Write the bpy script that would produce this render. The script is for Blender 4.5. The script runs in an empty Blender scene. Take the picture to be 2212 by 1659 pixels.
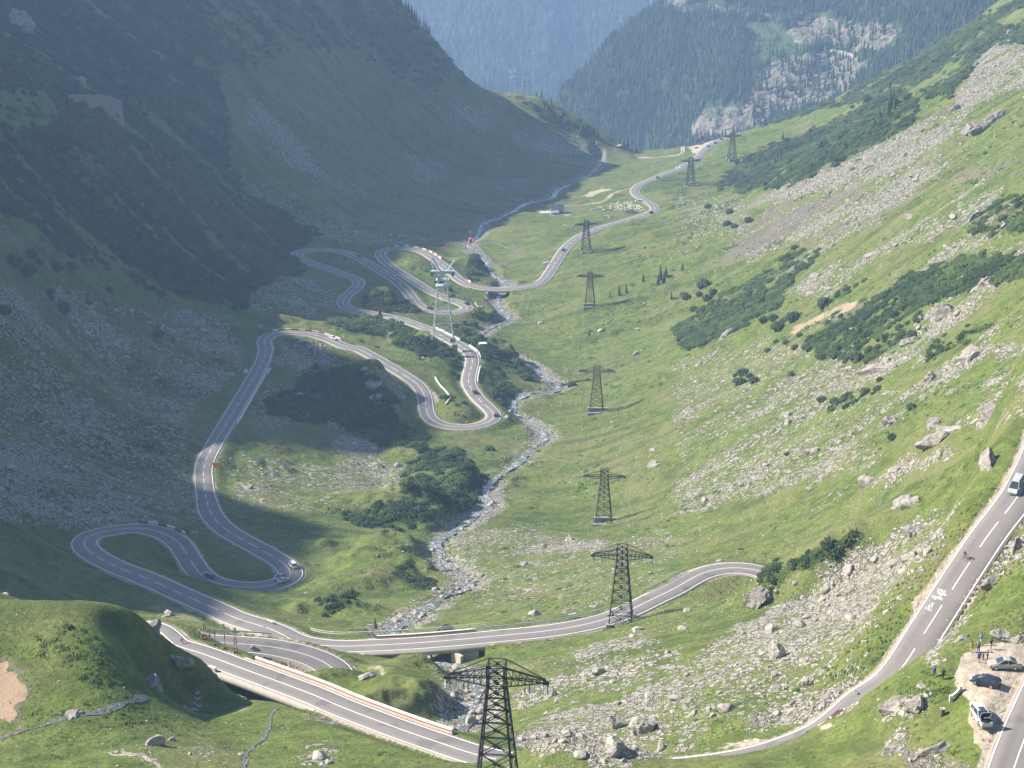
import bpy, bmesh, math, random
import numpy as np
from mathutils import Vector, Matrix, Euler, noise as mnoise
from mathutils.bvhtree import BVHTree
rng = np.random.default_rng(7)
random.seed(7)
R = math.radians
# ------------------------------------------------------------------ camera geometry (survey of the photograph, 2212 px wide)
F, U0, V0, PITCH = 4436.0, 1106.0, 829.5, R(20.0)
CP, SP = math.cos(PITCH), math.sin(PITCH)
SUN_EL, SUN_AZ = R(37.0), R(11.0)          # sun stands left of the valley, a little ahead
SUNH = np.array([math.cos(SUN_AZ), -math.sin(SUN_AZ)])   # plan direction the light travels

def ray(u, v):
    a, b = np.asarray(u, float) - U0, -(np.asarray(v, float) - V0)
    return np.stack([a + 0 * b, F * CP + b * SP, -F * SP + b * CP], -1)

def at_z(u, v, z):
    d = ray(u, v)
    return d * (np.asarray(z) / d[..., 2])[..., None]

def at_y(u, v, y):
    d = ray(u, v)
    return d * (np.asarray(y) / d[..., 1])[..., None]

def project(x, y, z):
    dep = y * CP - z * SP
    up = y * SP + z * CP
    dep = np.maximum(dep, 1e-3)
    return U0 + F * x / dep, V0 - F * up / dep

# crops the survey was read from: (u origin, v origin, scale)
K = .3417
CR = {0: (0, 0, 1), 1: (0, 0, K), 2: (729, 0, K), 3: (1458, 0, K), 4: (0, 540, K), 5: (729, 540, K), 6: (1458, 540, K),
      7: (0, 1092, K), 8: (729, 1092, K), 9: (1458, 1092, K), 10: (615.6, 518.4, .2539)}
def crop(c, pts):
    o = CR[c]
    return [(o[0] + p[0] * o[2], o[1] + p[1] * o[2]) + tuple(p[2:]) for p in pts]

def fillz(pts):
    """(u, v[, z]) list -> (n,3) world points, z interpolated along the pixel length between the given ones"""
    uv = np.array([p[:2] for p in pts], float)
    s = np.r_[0, np.cumsum(np.hypot(*np.diff(uv, axis=0).T))]
    k = [i for i, p in enumerate(pts) if len(p) > 2]
    z = np.interp(s, s[k], [pts[i][2] for i in k])
    return at_z(uv[:, 0], uv[:, 1], z)

def catmull(P, step):
    """smooth a polyline and resample it evenly"""
    P = np.asarray(P, float)
    Q = [P[0]]
    E = np.vstack([2 * P[0] - P[1], P, 2 * P[-1] - P[-2]])
    for i in range(1, len(E) - 2):
        p0, p1, p2, p3 = E[i - 1:i + 3]
        n = max(2, int(np.linalg.norm(p2 - p1) / step * 2))
        d01, d12, d23 = [max(1e-3, np.linalg.norm(b - a)) ** .5 for a, b in ((p0, p1), (p1, p2), (p2, p3))]
        t1, t2, t3 = d01, d01 + d12, d01 + d12 + d23
        for t in np.linspace(t1, t2, n + 1)[1:]:
            a1 = (t1 - t) / t1 * p0 + t / t1 * p1
            a2 = (t2 - t) / d12 * p1 + (t - t1) / d12 * p2
            a3 = (t3 - t) / d23 * p2 + (t - t2) / d23 * p3
            b1 = (t2 - t) / t2 * a1 + t / t2 * a2
            b2 = (t3 - t) / (t3 - t1) * a2 + (t - t1) / (t3 - t1) * a3
            Q.append((t2 - t) / d12 * b1 + (t - t1) / d12 * b2)
    Q = np.array(Q)
    s = np.r_[0, np.cumsum(np.linalg.norm(np.diff(Q, axis=0), axis=1))]
    m = np.arange(0, s[-1], step)
    return np.stack([np.interp(m, s, Q[:, k]) for k in range(3)], 1)

def smooth1(a, n):
    k = np.hanning(2 * n + 3)[1:-1]; k /= k.sum()
    return np.convolve(np.pad(a, n, mode='reflect', reflect_type='odd'), k, 'valid')

# ------------------------------------------------------------------ roads (centre lines)
MAIN = (crop(9, [(610, 560), (640, 500, -231.5), (615, 452), (560, 422), (480, 402), (400, 394), (300, 398), (200, 420), (100, 465)]) +
    crop(8, [(2133, 525), (2000, 588), (1850, 660, -233), (1700, 718), (1500, 766), (1300, 797), (1100, 817), (800, 843, -236), (500, 870), (230, 884), (0, 890, -240)]) +
    crop(7, [(1900, 868), (1720, 786), (1500, 712, -244), (1370, 658), (1250, 604), (1120, 548), (1010, 497), (880, 443), (760, 395, -257), (650, 345), (575, 300), (535, 255), (535, 222), (575, 190, -268),
      (660, 165), (760, 150), (870, 147, -272), (970, 160), (1060, 190), (1130, 237), (1175, 300), (1220, 372, -275), (1275, 440), (1340, 478), (1420, 503), (1510, 516, -277), (1620, 518),
      (1730, 503), (1805, 473), (1838, 436, -279), (1822, 395), (1770, 350), (1680, 297), (1580, 240, -283), (1480, 188), (1400, 130), (1350, 75), (1318, 10, -288)]) +
    crop(4, [(1303, 1560), (1288, 1450, -294), (1288, 1380), (1305, 1320), (1335, 1262), (1390, 1165, -303), (1470, 1035), (1560, 882), (1620, 782, -314), (1665, 690), (1680, 625), (1672, 575, -319),
      (1705, 538), (1775, 522), (1870, 523), (1980, 536, -322), (2080, 565), (2190, 612)]) +
    crop(5, [(120, 622), (220, 672), (330, 735, -326), (430, 796), (510, 855), (550, 925), (560, 1000, -328), (575, 1048), (620, 1088), (700, 1113), (800, 1119, -329), (900, 1107), (970, 1078), (990, 1045, -330), (955, 1000), (900, 950),
      (850, 885, -333), (828, 830), (838, 770), (853, 700, -336), (838, 652), (780, 608), (700, 563), (600, 512, -340), (500, 472), (400, 438), (300, 415), (200, 398, -344), (110, 383), (52, 360), (35, 330, -346), (52, 295),
      (105, 250), (135, 215, -348), (122, 185), (80, 165), (20, 150)]) +
    crop(10, [(440, 270), (330, 228, -351), (230, 198), (140, 162), (98, 130, -352.5), (112, 105), (180, 86), (280, 80), (400, 86, -354), (510, 105), (600, 140), (700, 195), (830, 272, -357), (950, 352), (1030, 425), (1080, 490), (1130, 550, -360),
      (1190, 588), (1260, 605), (1350, 613), (1450, 612, -361), (1530, 597), (1552, 573), (1500, 540), (1400, 505), (1250, 443, -363), (1100, 352), (950, 258), (865, 190), (812, 130, -366), (822, 95), (885, 73), (980, 67), (1080, 77, -368),
      (1180, 105), (1270, 160), (1350, 220), (1420, 282), (1480, 338, -370.5), (1560, 380), (1680, 407), (1800, 418, -371.5), (1900, 415), (2010, 405), (2130, 383, -372), (2195, 345)]) +
    crop(2, [(1380, 1659), (1430, 1582), (1490, 1522, -378), (1570, 1476), (1700, 1430), (1850, 1386, -386), (1960, 1352), (2006, 1326, -390), (1992, 1296), (1940, 1265), (1893, 1235), (1878, 1205, -399), (1908, 1170), (1980, 1138), (2080, 1095, -411), (2180, 1062)]) +
    crop(3, [(30, 1062), (95, 1030), (150, 990, -426), (190, 945), (240, 908), (300, 880), (335, 868, -440)]))
UPPER = (crop(9, [(2560, -1150, -141), (2480, -880), (2410, -630), (2330, -400), (2260, -230), (2175, -90, -145), (2090, 40), (2000, 160), (1910, 290), (1830, 412), (1740, 550), (1650, 692, -158), (1560, 835), (1460, 1000, -163), (1390, 1085), (1300, 1155), (1200, 1225, -167), (1090, 1320), (960, 1420), (800, 1505, -171), (500, 1590), (100, 1650, -174)]) +
    crop(8, [(1900, 1668), (1500, 1670), (1100, 1625), (870, 1572, -180), (650, 1503), (450, 1435), (240, 1358), (0, 1266, -186)]) +
    crop(7, [(2000, 1206), (1750, 1112), (1500, 1020, -190), (1300, 945), (1080, 872, -193)]))
SPUR = crop(7, [(1330, 862, -213), (1500, 875), (1700, 892), (1900, 932, -216), (2050, 992), (2125, 1050), (2138, 1095, -218), (2080, 1140), (1950, 1165), (1750, 1170, -221)])
TOPR = crop(9, [(2900, 380, -135), (2740, 540), (2600, 680), (2500, 790), (2440, 900, -136.5), (2400, 1030), (2335, 1180, -137), (2262, 1350), (2190, 1530, -139), (2140, 1670), (2075, 1900, -141)])
RIVER = (crop(8, [(780, 1450, -199), (815, 1335), (875, 1225), (890, 1140, -212), (820, 1060), (680, 1000), (500, 945, -243), (400, 860), (330, 790, -250), (420, 740), (540, 655), (680, 560, -266), (800, 520), (830, 470), (760, 410, -277), (690, 370),
      (640, 310), (620, 240, -292), (680, 180), (780, 120), (880, 50), (960, 0, -306)]) +
    crop(5, [(940, 1520), (1010, 1430), (1100, 1365, -322), (1180, 1300), (1240, 1240), (1312, 1180, -332), (1280, 1120), (1200, 1080), (1110, 1010, -340), (1135, 940), (1240, 892), (1370, 892), (1400, 850, -348), (1330, 810),
      (1250, 750), (1150, 690), (1080, 640, -358), (900, 545), (985, 478, -366), (1080, 430), (1050, 390), (1012, 340, -374), (1015, 295), (1030, 262), (1065, 215, -377), (980, 150), (960, 100)]) +
    crop(2, [(905, 1610), (830, 1545, -387), (890, 1480), (925, 1410), (1000, 1380), (1100, 1340), (1180, 1290), (1350, 1250, -412), (1390, 1200), (1500, 1150), (1600, 1092), (1660, 1030), (1640, 995, -446)]))
ROADS = {n: catmull(fillz(p), 1.5) for n, p in (('main', MAIN), ('upper', UPPER), ('spur', SPUR), ('top', TOPR))}
# the upper road swings round behind the knoll and comes back as the spur road
ROADS['upper'] = np.vstack([ROADS['upper'], catmull(np.vstack([ROADS['upper'][-1], [[-77, 391, -197], [-87, 398, -201], [-90, 408, -206], [-82, 415, -210], ROADS['spur'][0]]]), 1.5)[1:]])
for n in ROADS:
    P = ROADS[n]
    for k in range(3):
        P[:, k] = smooth1(P[:, k], 12 if k == 2 else 2)
RIV = catmull(fillz(RIVER), 2.0)

# ------------------------------------------------------------------ relief: control points (u, v, z) and world points
CTL = [
  # left flank
  (0, 900, -264), (0, 600, -240), (0, 300, -225), (0, 0, -208), (300, 900, -297), (300, 600, -290), (300, 300, -262), (300, 0, -230), (500, 600, -325), (500, 450, -318), (600, 300, -320), (600, 0, -262), (750, 400, -358), (800, 250, -362), (870, 5, -306),
  (950, 103, -353), (1020, 183, -389), (1070, 204, -397), (1120, 206, -401), (1200, 241, -412), (1300, 301, -434), (1380, 331, -445), (1000, 300, -405), (1000, 400, -398), (1150, 330, -430), (1200, 300, -428), (450, 800, -308), (400, 700, -305), (640, 480, -345),
  (150, 1000, -272), (0, 1100, -246), (150, 1100, -268), (0, 1230, -240), (300, 1020, -290), (150, 750, -278), (380, 1080, -288), (100, 1250, -253), (200, 1300, -254),
  # hills inside the loops
  (700, 770, -325), (650, 850, -321), (800, 870, -326), (830, 830, -323), (700, 960, -319), (560, 1020, -305), (650, 1060, -301), (800, 1030, -313), (950, 1010, -318), (980, 985, -320), (700, 1130, -293), (850, 1130, -297), (800, 1230, -281), (750, 1300, -268), (860, 1290, -266), (650, 1330, -256), (700, 1345, -251),
  (540, 1215, -280), (320, 1190, -269), (1000, 880, -326), (960, 900, -327), (1060, 780, -341), (1100, 800, -345), (880, 735, -333), (800, 730, -330), (720, 700, -333), (930, 760, -333), (600, 680, -329), (860, 650, -352), (880, 565, -363), (720, 565, -350), (950, 690, -356), (1060, 600, -376),
  (620, 600, -338), (560, 560, -330), (900, 500, -381),
  # right bank and right flank
  (1305, 1135, -298), (1290, 900, -334), (1275, 670, -362), (1267, 548, -374), (1200, 1000, -322), (1200, 900, -337), (1150, 680, -370), (1210, 455, -401), (1100, 500, -388), (1280, 400, -418), (1380, 380, -416), (1490, 400, -409), (1580, 345, -414),
  (1480, 310, -446), (1430, 322, -445), (1500, 315, -444), (1390, 334, -445), (1600, 287, -437), (1700, 257, -423), (1900, 172, -380), (2100, 52, -321), (2212, -30, -283),
  (2212, 900, -170), (2212, 600, -203), (2212, 300, -229), (2212, 100, -262), (1800, 600, -285), (1500, 600, -344), (1800, 300, -310), (1700, 380, -365), (2000, 300, -268), (2000, 450, -250), (1500, 900, -297), (1800, 900, -253), (2000, 750, -233), (1650, 750, -296), (1500, 750, -320), (1600, 450, -352),
  (1800, 1130, -227), (1500, 1130, -264), (1300, 1230, -257), (1150, 1150, -291), (1100, 1290, -262), (1200, 1280, -254), (1050, 1330, -250), (1600, 1180, -245), (1340, 1350, -231), (2000, 1130, -183), (1900, 1030, -206), (2212, 1010, -151), (2100, 1100, -169), (2000, 1000, -191), (2212, 950, -160),
  (1700, 1208, -209), (1750, 1180, -207), (1640, 1270, -212), (1600, 1300, -213), (1650, 1400, -181), (1500, 1350, -209), (1400, 1400, -198), (1250, 1420, -203), (1120, 1440, -208), (1500, 1450, -188), (1400, 1540, -183), (1250, 1550, -186), (1130, 1560, -191), (1600, 1560, -174), (1750, 1500, -172), (1800, 1400, -173), (1900, 1300, -173), (900, 1480, -209), (830, 1440, -213), (860, 1540, -199), (960, 1420, -241.5), (990, 1444, -240), (1062, 1402, -236), (1050, 1440, -228),
  # foreground
  (0, 1296, -166.5), (100, 1299, -166.8), (205, 1304, -166.8), (275, 1326, -169.5), (318, 1343, -173), (347, 1368, -177), (376, 1417, -181), (427, 1451, -185), (410, 1507, -189), (171, 1434, -169.6), (0, 1434, -171), (250, 1390, -169.5), (109, 1557, -172.5), (0, 1594, -173), (325, 1505, -182), (330, 1470, -178), (512, 1536, -185), (450, 1560, -182), (240, 1652, -169), (420, 1640, -172.5), (640, 1640, -174), (650, 1570, -182), (820, 1659, -170), (780, 1600, -178.5), (850, 1578, -180), (920, 1600, -176.8), (980, 1628, -173), (950, 1650, -170), (1080, 1665, -164), (1250, 1675, -158),
  (1500, 1672, -154), (1650, 1645, -153), (1700, 1655, -150), (1850, 1600, -148), (1900, 1645, -144), (2000, 1560, -142), (1990, 1440, -138.5), (1930, 1490, -143), (2168, 1437, -137), (2118, 1550, -138), (2212, 1400, -136.5), (2060, 1480, -138.5), (2150, 1380, -137), (2120, 1300, -145), (2212, 1220, -137), (2212, 1330, -135.5), (2050, 1640, -142),
]
WORLD = [(0, 5, -3), (-60, 5, 0), (80, 5, 2), (0, 100, -66), (-80, 100, -58), (90, 100, -58), (0, 180, -122), (-90, 180, -116), (100, 180, -108), (-150, 330, -168), (-200, 250, -150), (-130, 290, -166), (-110, 322, -171), (-62, 235, -148), (-25, 235, -147), (10, 235, -146), (40, 232, -143), (140, 330, -118), (180, 250, -95), (-60, 372, -190), (-90, 372, -184), (-120, 375, -176), (-150, 430, -212),
         (-110, 450, -226), (-80, 450, -228), (-110, 500, -247), (-160, 500, -238), (66, 475, -233), (80, 480, -229), (30, 252, -149), (8, 282, -159),
         (180, 430, -120), (250, 650, -150), (330, 1000, -190), (400, 1400, -220), (480, 1750, -245), (-57, 376, -204), (-38, 383, -203), (-45, 366, -201)]
SIL = at_z(*np.array([c for c in CTL if c in ((870, 5, -306), (950, 103, -353), (1020, 183, -389), (1070, 204, -397), (1120, 206, -401), (1200, 241, -412), (1300, 301, -434), (1380, 331, -445), (1430, 322, -445), (1500, 315, -444), (1600, 287, -437), (1700, 257, -423), (1900, 172, -380), (2100, 52, -321), (2212, -30, -283))], float).T)
SIL = SIL[np.argsort(SIL[:, 0])]
c = np.array(CTL, float)
KN = at_z(np.array([0, 100, 205, 275, 318.]), np.array([1296, 1299, 1304, 1326, 1350.]), np.array([-166.5, -166.8, -166.8, -169.5, -173.5])) * [1.02, 1.022, 1] + [0, 0, -4.6]
PTS = [at_z(c[:, 0], c[:, 1], c[:, 2]), np.array(WORLD, float), KN]
for n in ROADS:
    m = ROADS[n][::18]
    PTS.append(m - [0, 0, .2])
PTS.append(RIV[::12])
PTS = np.vstack(PTS)
SC = 200.0
def tps_kernel(d2):
    return .5 * d2 * np.log(d2 + 1e-9)
def tps_fit(P, lam):
    q = P[:, :2] / SC
    n = len(q)
    A = np.zeros((n + 3, n + 3))
    A[:n, :n] = tps_kernel(((q[:, None] - q[None]) ** 2).sum(-1)) + lam * np.eye(n)
    A[:n, n] = 1; A[:n, n + 1:] = q; A[n, :n] = 1; A[n + 1:, :n] = q.T
    return q, np.linalg.solve(A, np.r_[P[:, 2], 0, 0, 0])
def tps_eval(m, x, y):
    q, w = m
    o = np.empty(x.size)
    xf, yf = x.ravel() / SC, y.ravel() / SC
    for i in range(0, x.size, 20000):
        a, b = xf[i:i + 20000], yf[i:i + 20000]
        d2 = (a[:, None] - q[None, :, 0]) ** 2 + (b[:, None] - q[None, :, 1]) ** 2
        o[i:i + 20000] = tps_kernel(d2) @ w[:-3] + w[-3] + w[-2] * a + w[-1] * b
    return o.reshape(x.shape)
TPS = tps_fit(PTS, 2e-4)
# ------------------------------------------------------------------ value noise on arrays
def _hash(ix, iy, seed):
    h = (ix.astype(np.int64) * 374761393 + iy.astype(np.int64) * 668265263 + seed * 982451653) & 0xffffffff
    h = ((h ^ (h >> 13)) * 1274126177) & 0xffffffff
    return ((h ^ (h >> 16)) & 0xffff).astype(np.float32) / 32767.5 - 1
def vnoise(x, y, seed=0):
    ix, iy = np.floor(x), np.floor(y)
    fx, fy = (x - ix).astype(np.float32), (y - iy).astype(np.float32)
    fx = fx * fx * fx * (fx * (fx * 6 - 15) + 10); fy = fy * fy * fy * (fy * (fy * 6 - 15) + 10)
    a, b, c_, d = _hash(ix, iy, seed), _hash(ix + 1, iy, seed), _hash(ix, iy + 1, seed), _hash(ix + 1, iy + 1, seed)
    return (a + (b - a) * fx) * (1 - fy) + (c_ + (d - c_) * fx) * fy
def fbm(x, y, wl, octs, seed=0, gain=.5):
    o = 0; amp = 1; tot = 0
    for k in range(octs):
        an = .6 + k
        cx, sx = math.cos(an), math.sin(an)
        o = o + amp * vnoise((x * cx - y * sx) / wl + 31.7 * k, (x * sx + y * cx) / wl + 17.3 * k, seed + k); tot += amp
        amp *= gain; wl *= .5
    return o / tot
def sstep(a, b, x):
    t = np.clip((x - a) / (b - a), 0, 1)
    return t * t * (3 - 2 * t)
def pip(u, v, poly):
    P = np.array([p[:2] for p in poly], float)
    res = np.zeros(u.shape, bool)
    bb = (u >= P[:, 0].min()) & (u <= P[:, 0].max()) & (v >= P[:, 1].min()) & (v <= P[:, 1].max())
    uu, vv = u[bb], v[bb]
    ins = np.zeros(uu.shape, bool)
    for (x1, y1), (x2, y2) in zip(P, np.roll(P, -1, 0)):
        if y1 == y2: continue
        cr = (y1 > vv) != (y2 > vv)
        ins ^= cr & (uu < (x2 - x1) * (vv - y1) / (y2 - y1) + x1)
    res[bb] = ins
    return res

# ------------------------------------------------------------------ the valley grid
yy = np.concatenate([np.geomspace(6, 232, 40)[:-1], np.exp(np.arange(math.log(232), math.log(1955), .0016)), np.linspace(1960, 2420, 40)])
SB = .285
ss = np.arange(-SB, SB + 1e-6, .00076)
NL, NRr = 46, 18
tl = np.linspace(1, 0, NL + 1)[:-1] ** 1.3
tr = np.linspace(0, 1, NRr + 1)[1:] ** 1.3
NR_, NC = len(yy), NL + len(ss) + NRr
Y = np.repeat(yy[:, None], NC, 1)
X = np.empty_like(Y)
XC = -760.0
X[:, NL:NL + len(ss)] = yy[:, None] * ss[None]
X[:, :NL] = (-SB * yy)[:, None] * (1 - tl) + (XC - 260) * tl
X[:, NL + len(ss):] = (SB * yy)[:, None] + 320 * tr
Z = tps_eval(TPS, X, Y)

# left flank outside the picture: climbs to the ridge whose broken skyline is shaped to cast the valley's shadow edges
EDGE = [(p[0], p[1], None) for p in
    [(505, 1340), (560, 1315), (649, 1283), (700, 1191)] + [(740, 1150), (600, 1125), (495, 1104), (478, 1080), (458, 1029), (465, 974), (530, 988), (756, 985), (900, 978), (936, 950), (945, 890), (941, 854), (900, 832), (811, 786), (740, 765), (640, 738),
     (590, 722), (547, 708), (512, 683), (560, 660), (780, 690), (902, 645), (935, 620), (900, 597), (860, 567), (900, 548), (933, 536), (1000, 510), (1020, 479), (1071, 441), (1037, 421), (1208, 400), (1140, 369), (1167, 342), (1112, 312), (1098, 294), (1103, 250), (1100, 226), (1085, 208)]]
def surf_at(u, v, fun):
    """march a picture ray onto a height function z = fun(x, y); first hit"""
    d = ray(u, v); d = d / d[1]
    ys = np.exp(np.arange(math.log(245), math.log(2300), .002))
    zz = fun(ys * d[0], ys)
    hit = np.nonzero(ys * d[2] < zz)[0]
    k = hit[0] if len(hit) else len(ys) - 1
    return np.array([ys[k] * d[0], ys[k], ys[k] * d[2]])
cr = []
for (u, v, z) in EDGE:
    P = surf_at(u, v, lambda x, y: tps_eval(TPS, x, y))
    t = (P[0] - XC) / SUNH[0]
    cr.append((P[1] - t * SUNH[1], P[2] + t * math.tan(SUN_EL), P[0]))
cr.sort()
LY = np.array([q[0] for q in cr]); LZ = np.array([q[1] for q in cr])
LY = np.r_[0, 440, 500, LY, LY[-1] + 60, 2600]
LZ = np.r_[-40, -95, -60, LZ, LZ[-1] - 40, LZ[-1] - 60]
def crest(y):
    return np.interp(y, LY, LZ) + 2.2 * vnoise(y / 9., y * 0, 5) + 1.2 * vnoise(y / 4., y * 0, 6)
for_left = np.arange(NL)
zb = Z[:, NL][:, None]
zc = crest(yy)[:, None]
xb = X[:, NL][:, None]
XL = X[:, :NL]
t = np.clip((xb - XL) / (xb - XC), 0, 1)
zin = zb + (zc - zb) * (.72 * t + .28 * t * t)
zout = zc - (XC - XL) * .75
Z[:, :NL] = np.where(XL > XC, zin, zout) + fbm(XL, Y[:, :NL], 90, 4, 3) * 14 * sstep(420, 560, Y[:, :NL]) * np.sin(np.pi * np.clip(t, 0, 1))

# the land drops away behind its skyline
yr = np.interp(X, SIL[:, 0], SIL[:, 1]) + 2
d = np.maximum(Y - yr, 0)
Z -= np.where(X > -220, 1, 0) * (np.where(X < -45, 1.45, .95) * d * sstep(0, np.where(X < -45, 14, 40), d) + .2 * d)
# unseen flank at x < -220, shaped to fall steeply so sun reaches the spur
d2 = np.maximum(Y - 1852, 0)
Z -= np.where(X > -220, 0, 1) * 1.7 * d2 * sstep(0, 14, d2)

near_cap = np.where(Y < 232, 1, np.where(X < 30, 1 - sstep(246, 262, Y), 0))
Z = np.where((near_cap > 0) & (X > -SB * Y - 30), np.minimum(Z, Z * (1 - near_cap) + near_cap * (-.612 * Y - .6)), Z)
# distance to roads / river
def nearest(paths, reach, hold=None):
    D = np.full(X.shape, 1e9, np.float32); H = np.zeros(X.shape, np.float32); I = np.full(X.shape, -1, np.int32)
    n0 = 0
    for P in paths:
        for k, (x, y, z) in enumerate(P):
            r0, r1 = np.searchsorted(yy, (y - reach, y + reach))
            if r1 <= r0: continue
            xs0 = NL + int(np.searchsorted(ss, min((x - reach) / max(y - reach, 30), (x - reach) / (y + reach)))) - 1
            xs1 = NL + int(np.searchsorted(ss, max((x + reach) / max(y - reach, 30), (x + reach) / (y + reach)))) + 1
            if (x - reach) < -SB * (y - reach): xs0 = 0
            if (x + reach) > SB * (y - reach): xs1 = NC
            sl = (slice(r0, r1), slice(max(xs0, 0), xs1))
            q = (X[sl] - x) ** 2 + (Y[sl] - y) ** 2
            m = q < D[sl]
            D[sl] = np.where(m, q, D[sl]); H[sl] = np.where(m, z, H[sl]); I[sl] = np.where(m, n0 + k, I[sl])
        n0 += len(P)
    return np.sqrt(D), H, I
RN = list(ROADS)
DR, HR, IR = nearest([ROADS[n] for n in RN], 26)
allr = np.vstack([ROADS[n] for n in RN]); ru, rv = project(*allr.T)
rid = np.concatenate([np.full(len(ROADS[n]), i) for i, n in enumerate(RN)])
def rspan(name, u0, u1, v0, v1):
    return (rid == RN.index(name)) & (ru > u0) & (ru < u1) & (rv > v0) & (rv < v1)
BR_C = rspan('main', 800, 1046, 1370, 1410)
BR_A = rspan('upper', 505, 705, 1400, 1540)
BR_D = rspan('main', 1062, 1098, 612, 632) 
BRID = BR_C | BR_A | BR_D
HW = np.full(len(allr), 3.3)                # half width of the carriageway
HW[(rid == 0) & (rv > 1085) & (ru < 680)] = 3.9
HW[rid == 2] = 3.9
HW[(rid == 1)] = 3.25
HWs = smooth1(HW, 10)
Zt = Z.copy()
on = IR >= 0
hw = HWs[np.clip(IR, 0, None)]
isb = BRID[np.clip(IR, 0, None)] & on
# relief detail, calmer beside the roads
calm = np.where(on, sstep(2, 16, DR - hw), 1).astype(np.float32)
DV, HV, IV = nearest([RIV], 14)
calmr = np.where(IV >= 0, sstep(1, 9, DV), 1)
zone = ((X > -SB * Y - 40) & (Y > 150)) * (1 - .6 * np.exp(-((X + 80) ** 2 + (Y - 330) ** 2) / 40 ** 2))
Ut, Vt = project(X, Y, Zt)
lot = pip(Ut, Vt, crop(9, [(1830, 960), (1960, 870), (2300, 840), (2300, 1250), (2000, 1600), (1900, 1560), (1860, 1300), (1780, 1130)])) | pip(Ut, Vt, crop(3, [(90, 890), (240, 885), (200, 960), (140, 990), (80, 950)]))
for _ in range(6):
    lot = lot.astype(np.float32); lot[1:-1, 1:-1] = (lot[1:-1, 1:-1] * 2 + lot[2:, 1:-1] + lot[:-2, 1:-1] + lot[1:-1, 2:] + lot[1:-1, :-2]) / 6
calm = calm * (1 - .95 * lot)
big = fbm(X, Y, 75, 2, 11) * 2.4 + fbm(X, Y, 26, 2, 12) * 1.5
fine = fbm(X, Y, 9, 2, 13) * .85 + fbm(X, Y, 3.4, 3, 14, .6) * .42
gull = fbm(X * .22, Y, 17, 3, 15)                     # gullies and ribs that run down the flanks
steep = sstep(25, 140, np.abs(X - np.interp(Y, RIV[:, 1], RIV[:, 0])))
amp = np.clip(Y / 900, .35, 1.5)
Z += calm * calmr * zone * (big * amp * .8 + fine * (.6 + .7 * steep) + gull * steep * 3.2 * amp + steep * 2.6 * amp * (.62 - 1.6 * np.abs(fbm(X * .22, Y - X * .1, 24, 3, 16))))
# hummocks and rock knolls named in the survey: (u, v, radius m, height m, stretch across)
BUMPS = [(968, 1040, 17, 8), (930, 1085, 14, 6), (890, 1118, 14, 6), (815, 1095, 15, 4), (850, 1190, 12, 5.5), (815, 1225, 12, 5), (765, 1272, 14, 5), (720, 1320, 9, 4), (960, 750, 14, 9), (1010, 730, 9, 5), (1085, 770, 12, 7), (830, 640, 16, 6), (790, 850, 17, 10), (840, 815, 11, 6), (700, 880, 13, 4), (640, 900, 11, 3),
         (1030, 575, 13, 6), (1055, 680, 8, 4), (890, 980, 10, 3), (560, 1010, 10, 2), (760, 905, 10, 3), (915, 1520, 9, 4), (640, 1480, 6, 1.5), (925, 1440, 9, 3),
         (1200, 250, 30, 4), (1290, 290, 26, 4), (830, 460, 30, -4), (600, 350, 24, -6), (420, 250, 30, 7), (250, 430, 22, 6), (120, 620, 16, 5), (330, 720, 16, 4)]
for (u, v, r, h) in BUMPS:
    P = surf_at(u, v, lambda x, y: tps_eval(TPS, x, y))
    q = ((X - P[0]) ** 2 + (Y - P[1]) ** 2) / (r * r)
    q = q * (1 + .8 * fbm(X, Y, r * 1.1, 3, 40, .6))
    Z += calm * calmr * h * (1 - sstep(.25, 1.75, np.sqrt(np.maximum(q, 0)))) * (1 + .3 * fbm(X, Y, r * .6, 3, 43))
# the bluff in front of the road bend: a sharp rib with a steep shaded right side
A_, B_ = [surf_at(*p, lambda x, y: tps_eval(TPS, x, y)) for p in ((1628, 1290), (1880, 1172))]
ab = (B_ - A_)[:2]; lb = np.linalg.norm(ab); ab = ab / lb
al = (X - A_[0]) * ab[0] + (Y - A_[1]) * ab[1]; ac = (X - A_[0]) * ab[1] - (Y - A_[1]) * ab[0] + 1.5 * fbm(X, Y, 12, 2, 41)
endw = sstep(-12, 8, al) * (1 - sstep(lb * .6, lb + 12, al))
Z += calm * endw * (5.5 * np.where(ac < 0, np.exp(-(ac / 13) ** 2), np.exp(-(ac / 4.5) ** 2)) - 4.5 * np.exp(-((ac - 11) / 8) ** 2)) * (1 + .3 * fbm(X, Y, 7, 2, 42))
# river bed
w = np.where(IV >= 0, 1 - sstep(2.2, 7.5, DV + fbm(X, Y, 6, 2, 21) * 1.2), 0)
Z = Z * (1 - w) + (HV - 1.0 + fbm(X, Y, 4, 2, 22) * .3) * w
# road bed: cut and fill
dz = np.abs(Z - HR)
w = np.where(on & ~isb, 1 - sstep(hw + 1.0, hw + 3.5 + np.clip(dz * 1.35, 0, 15), DR), 0)
Z = Z * (1 - w) + (HR - .22) * w
# open span under the bridges
dg = np.where(isb, 1 - sstep(hw + .5, hw + 5, DR), 0)
Z = np.where(dg > 0, np.minimum(Z, Z * (1 - dg) + dg * np.minimum(Z, HR - 4.2)), Z)
U, V = project(X, Y, Z)

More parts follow.
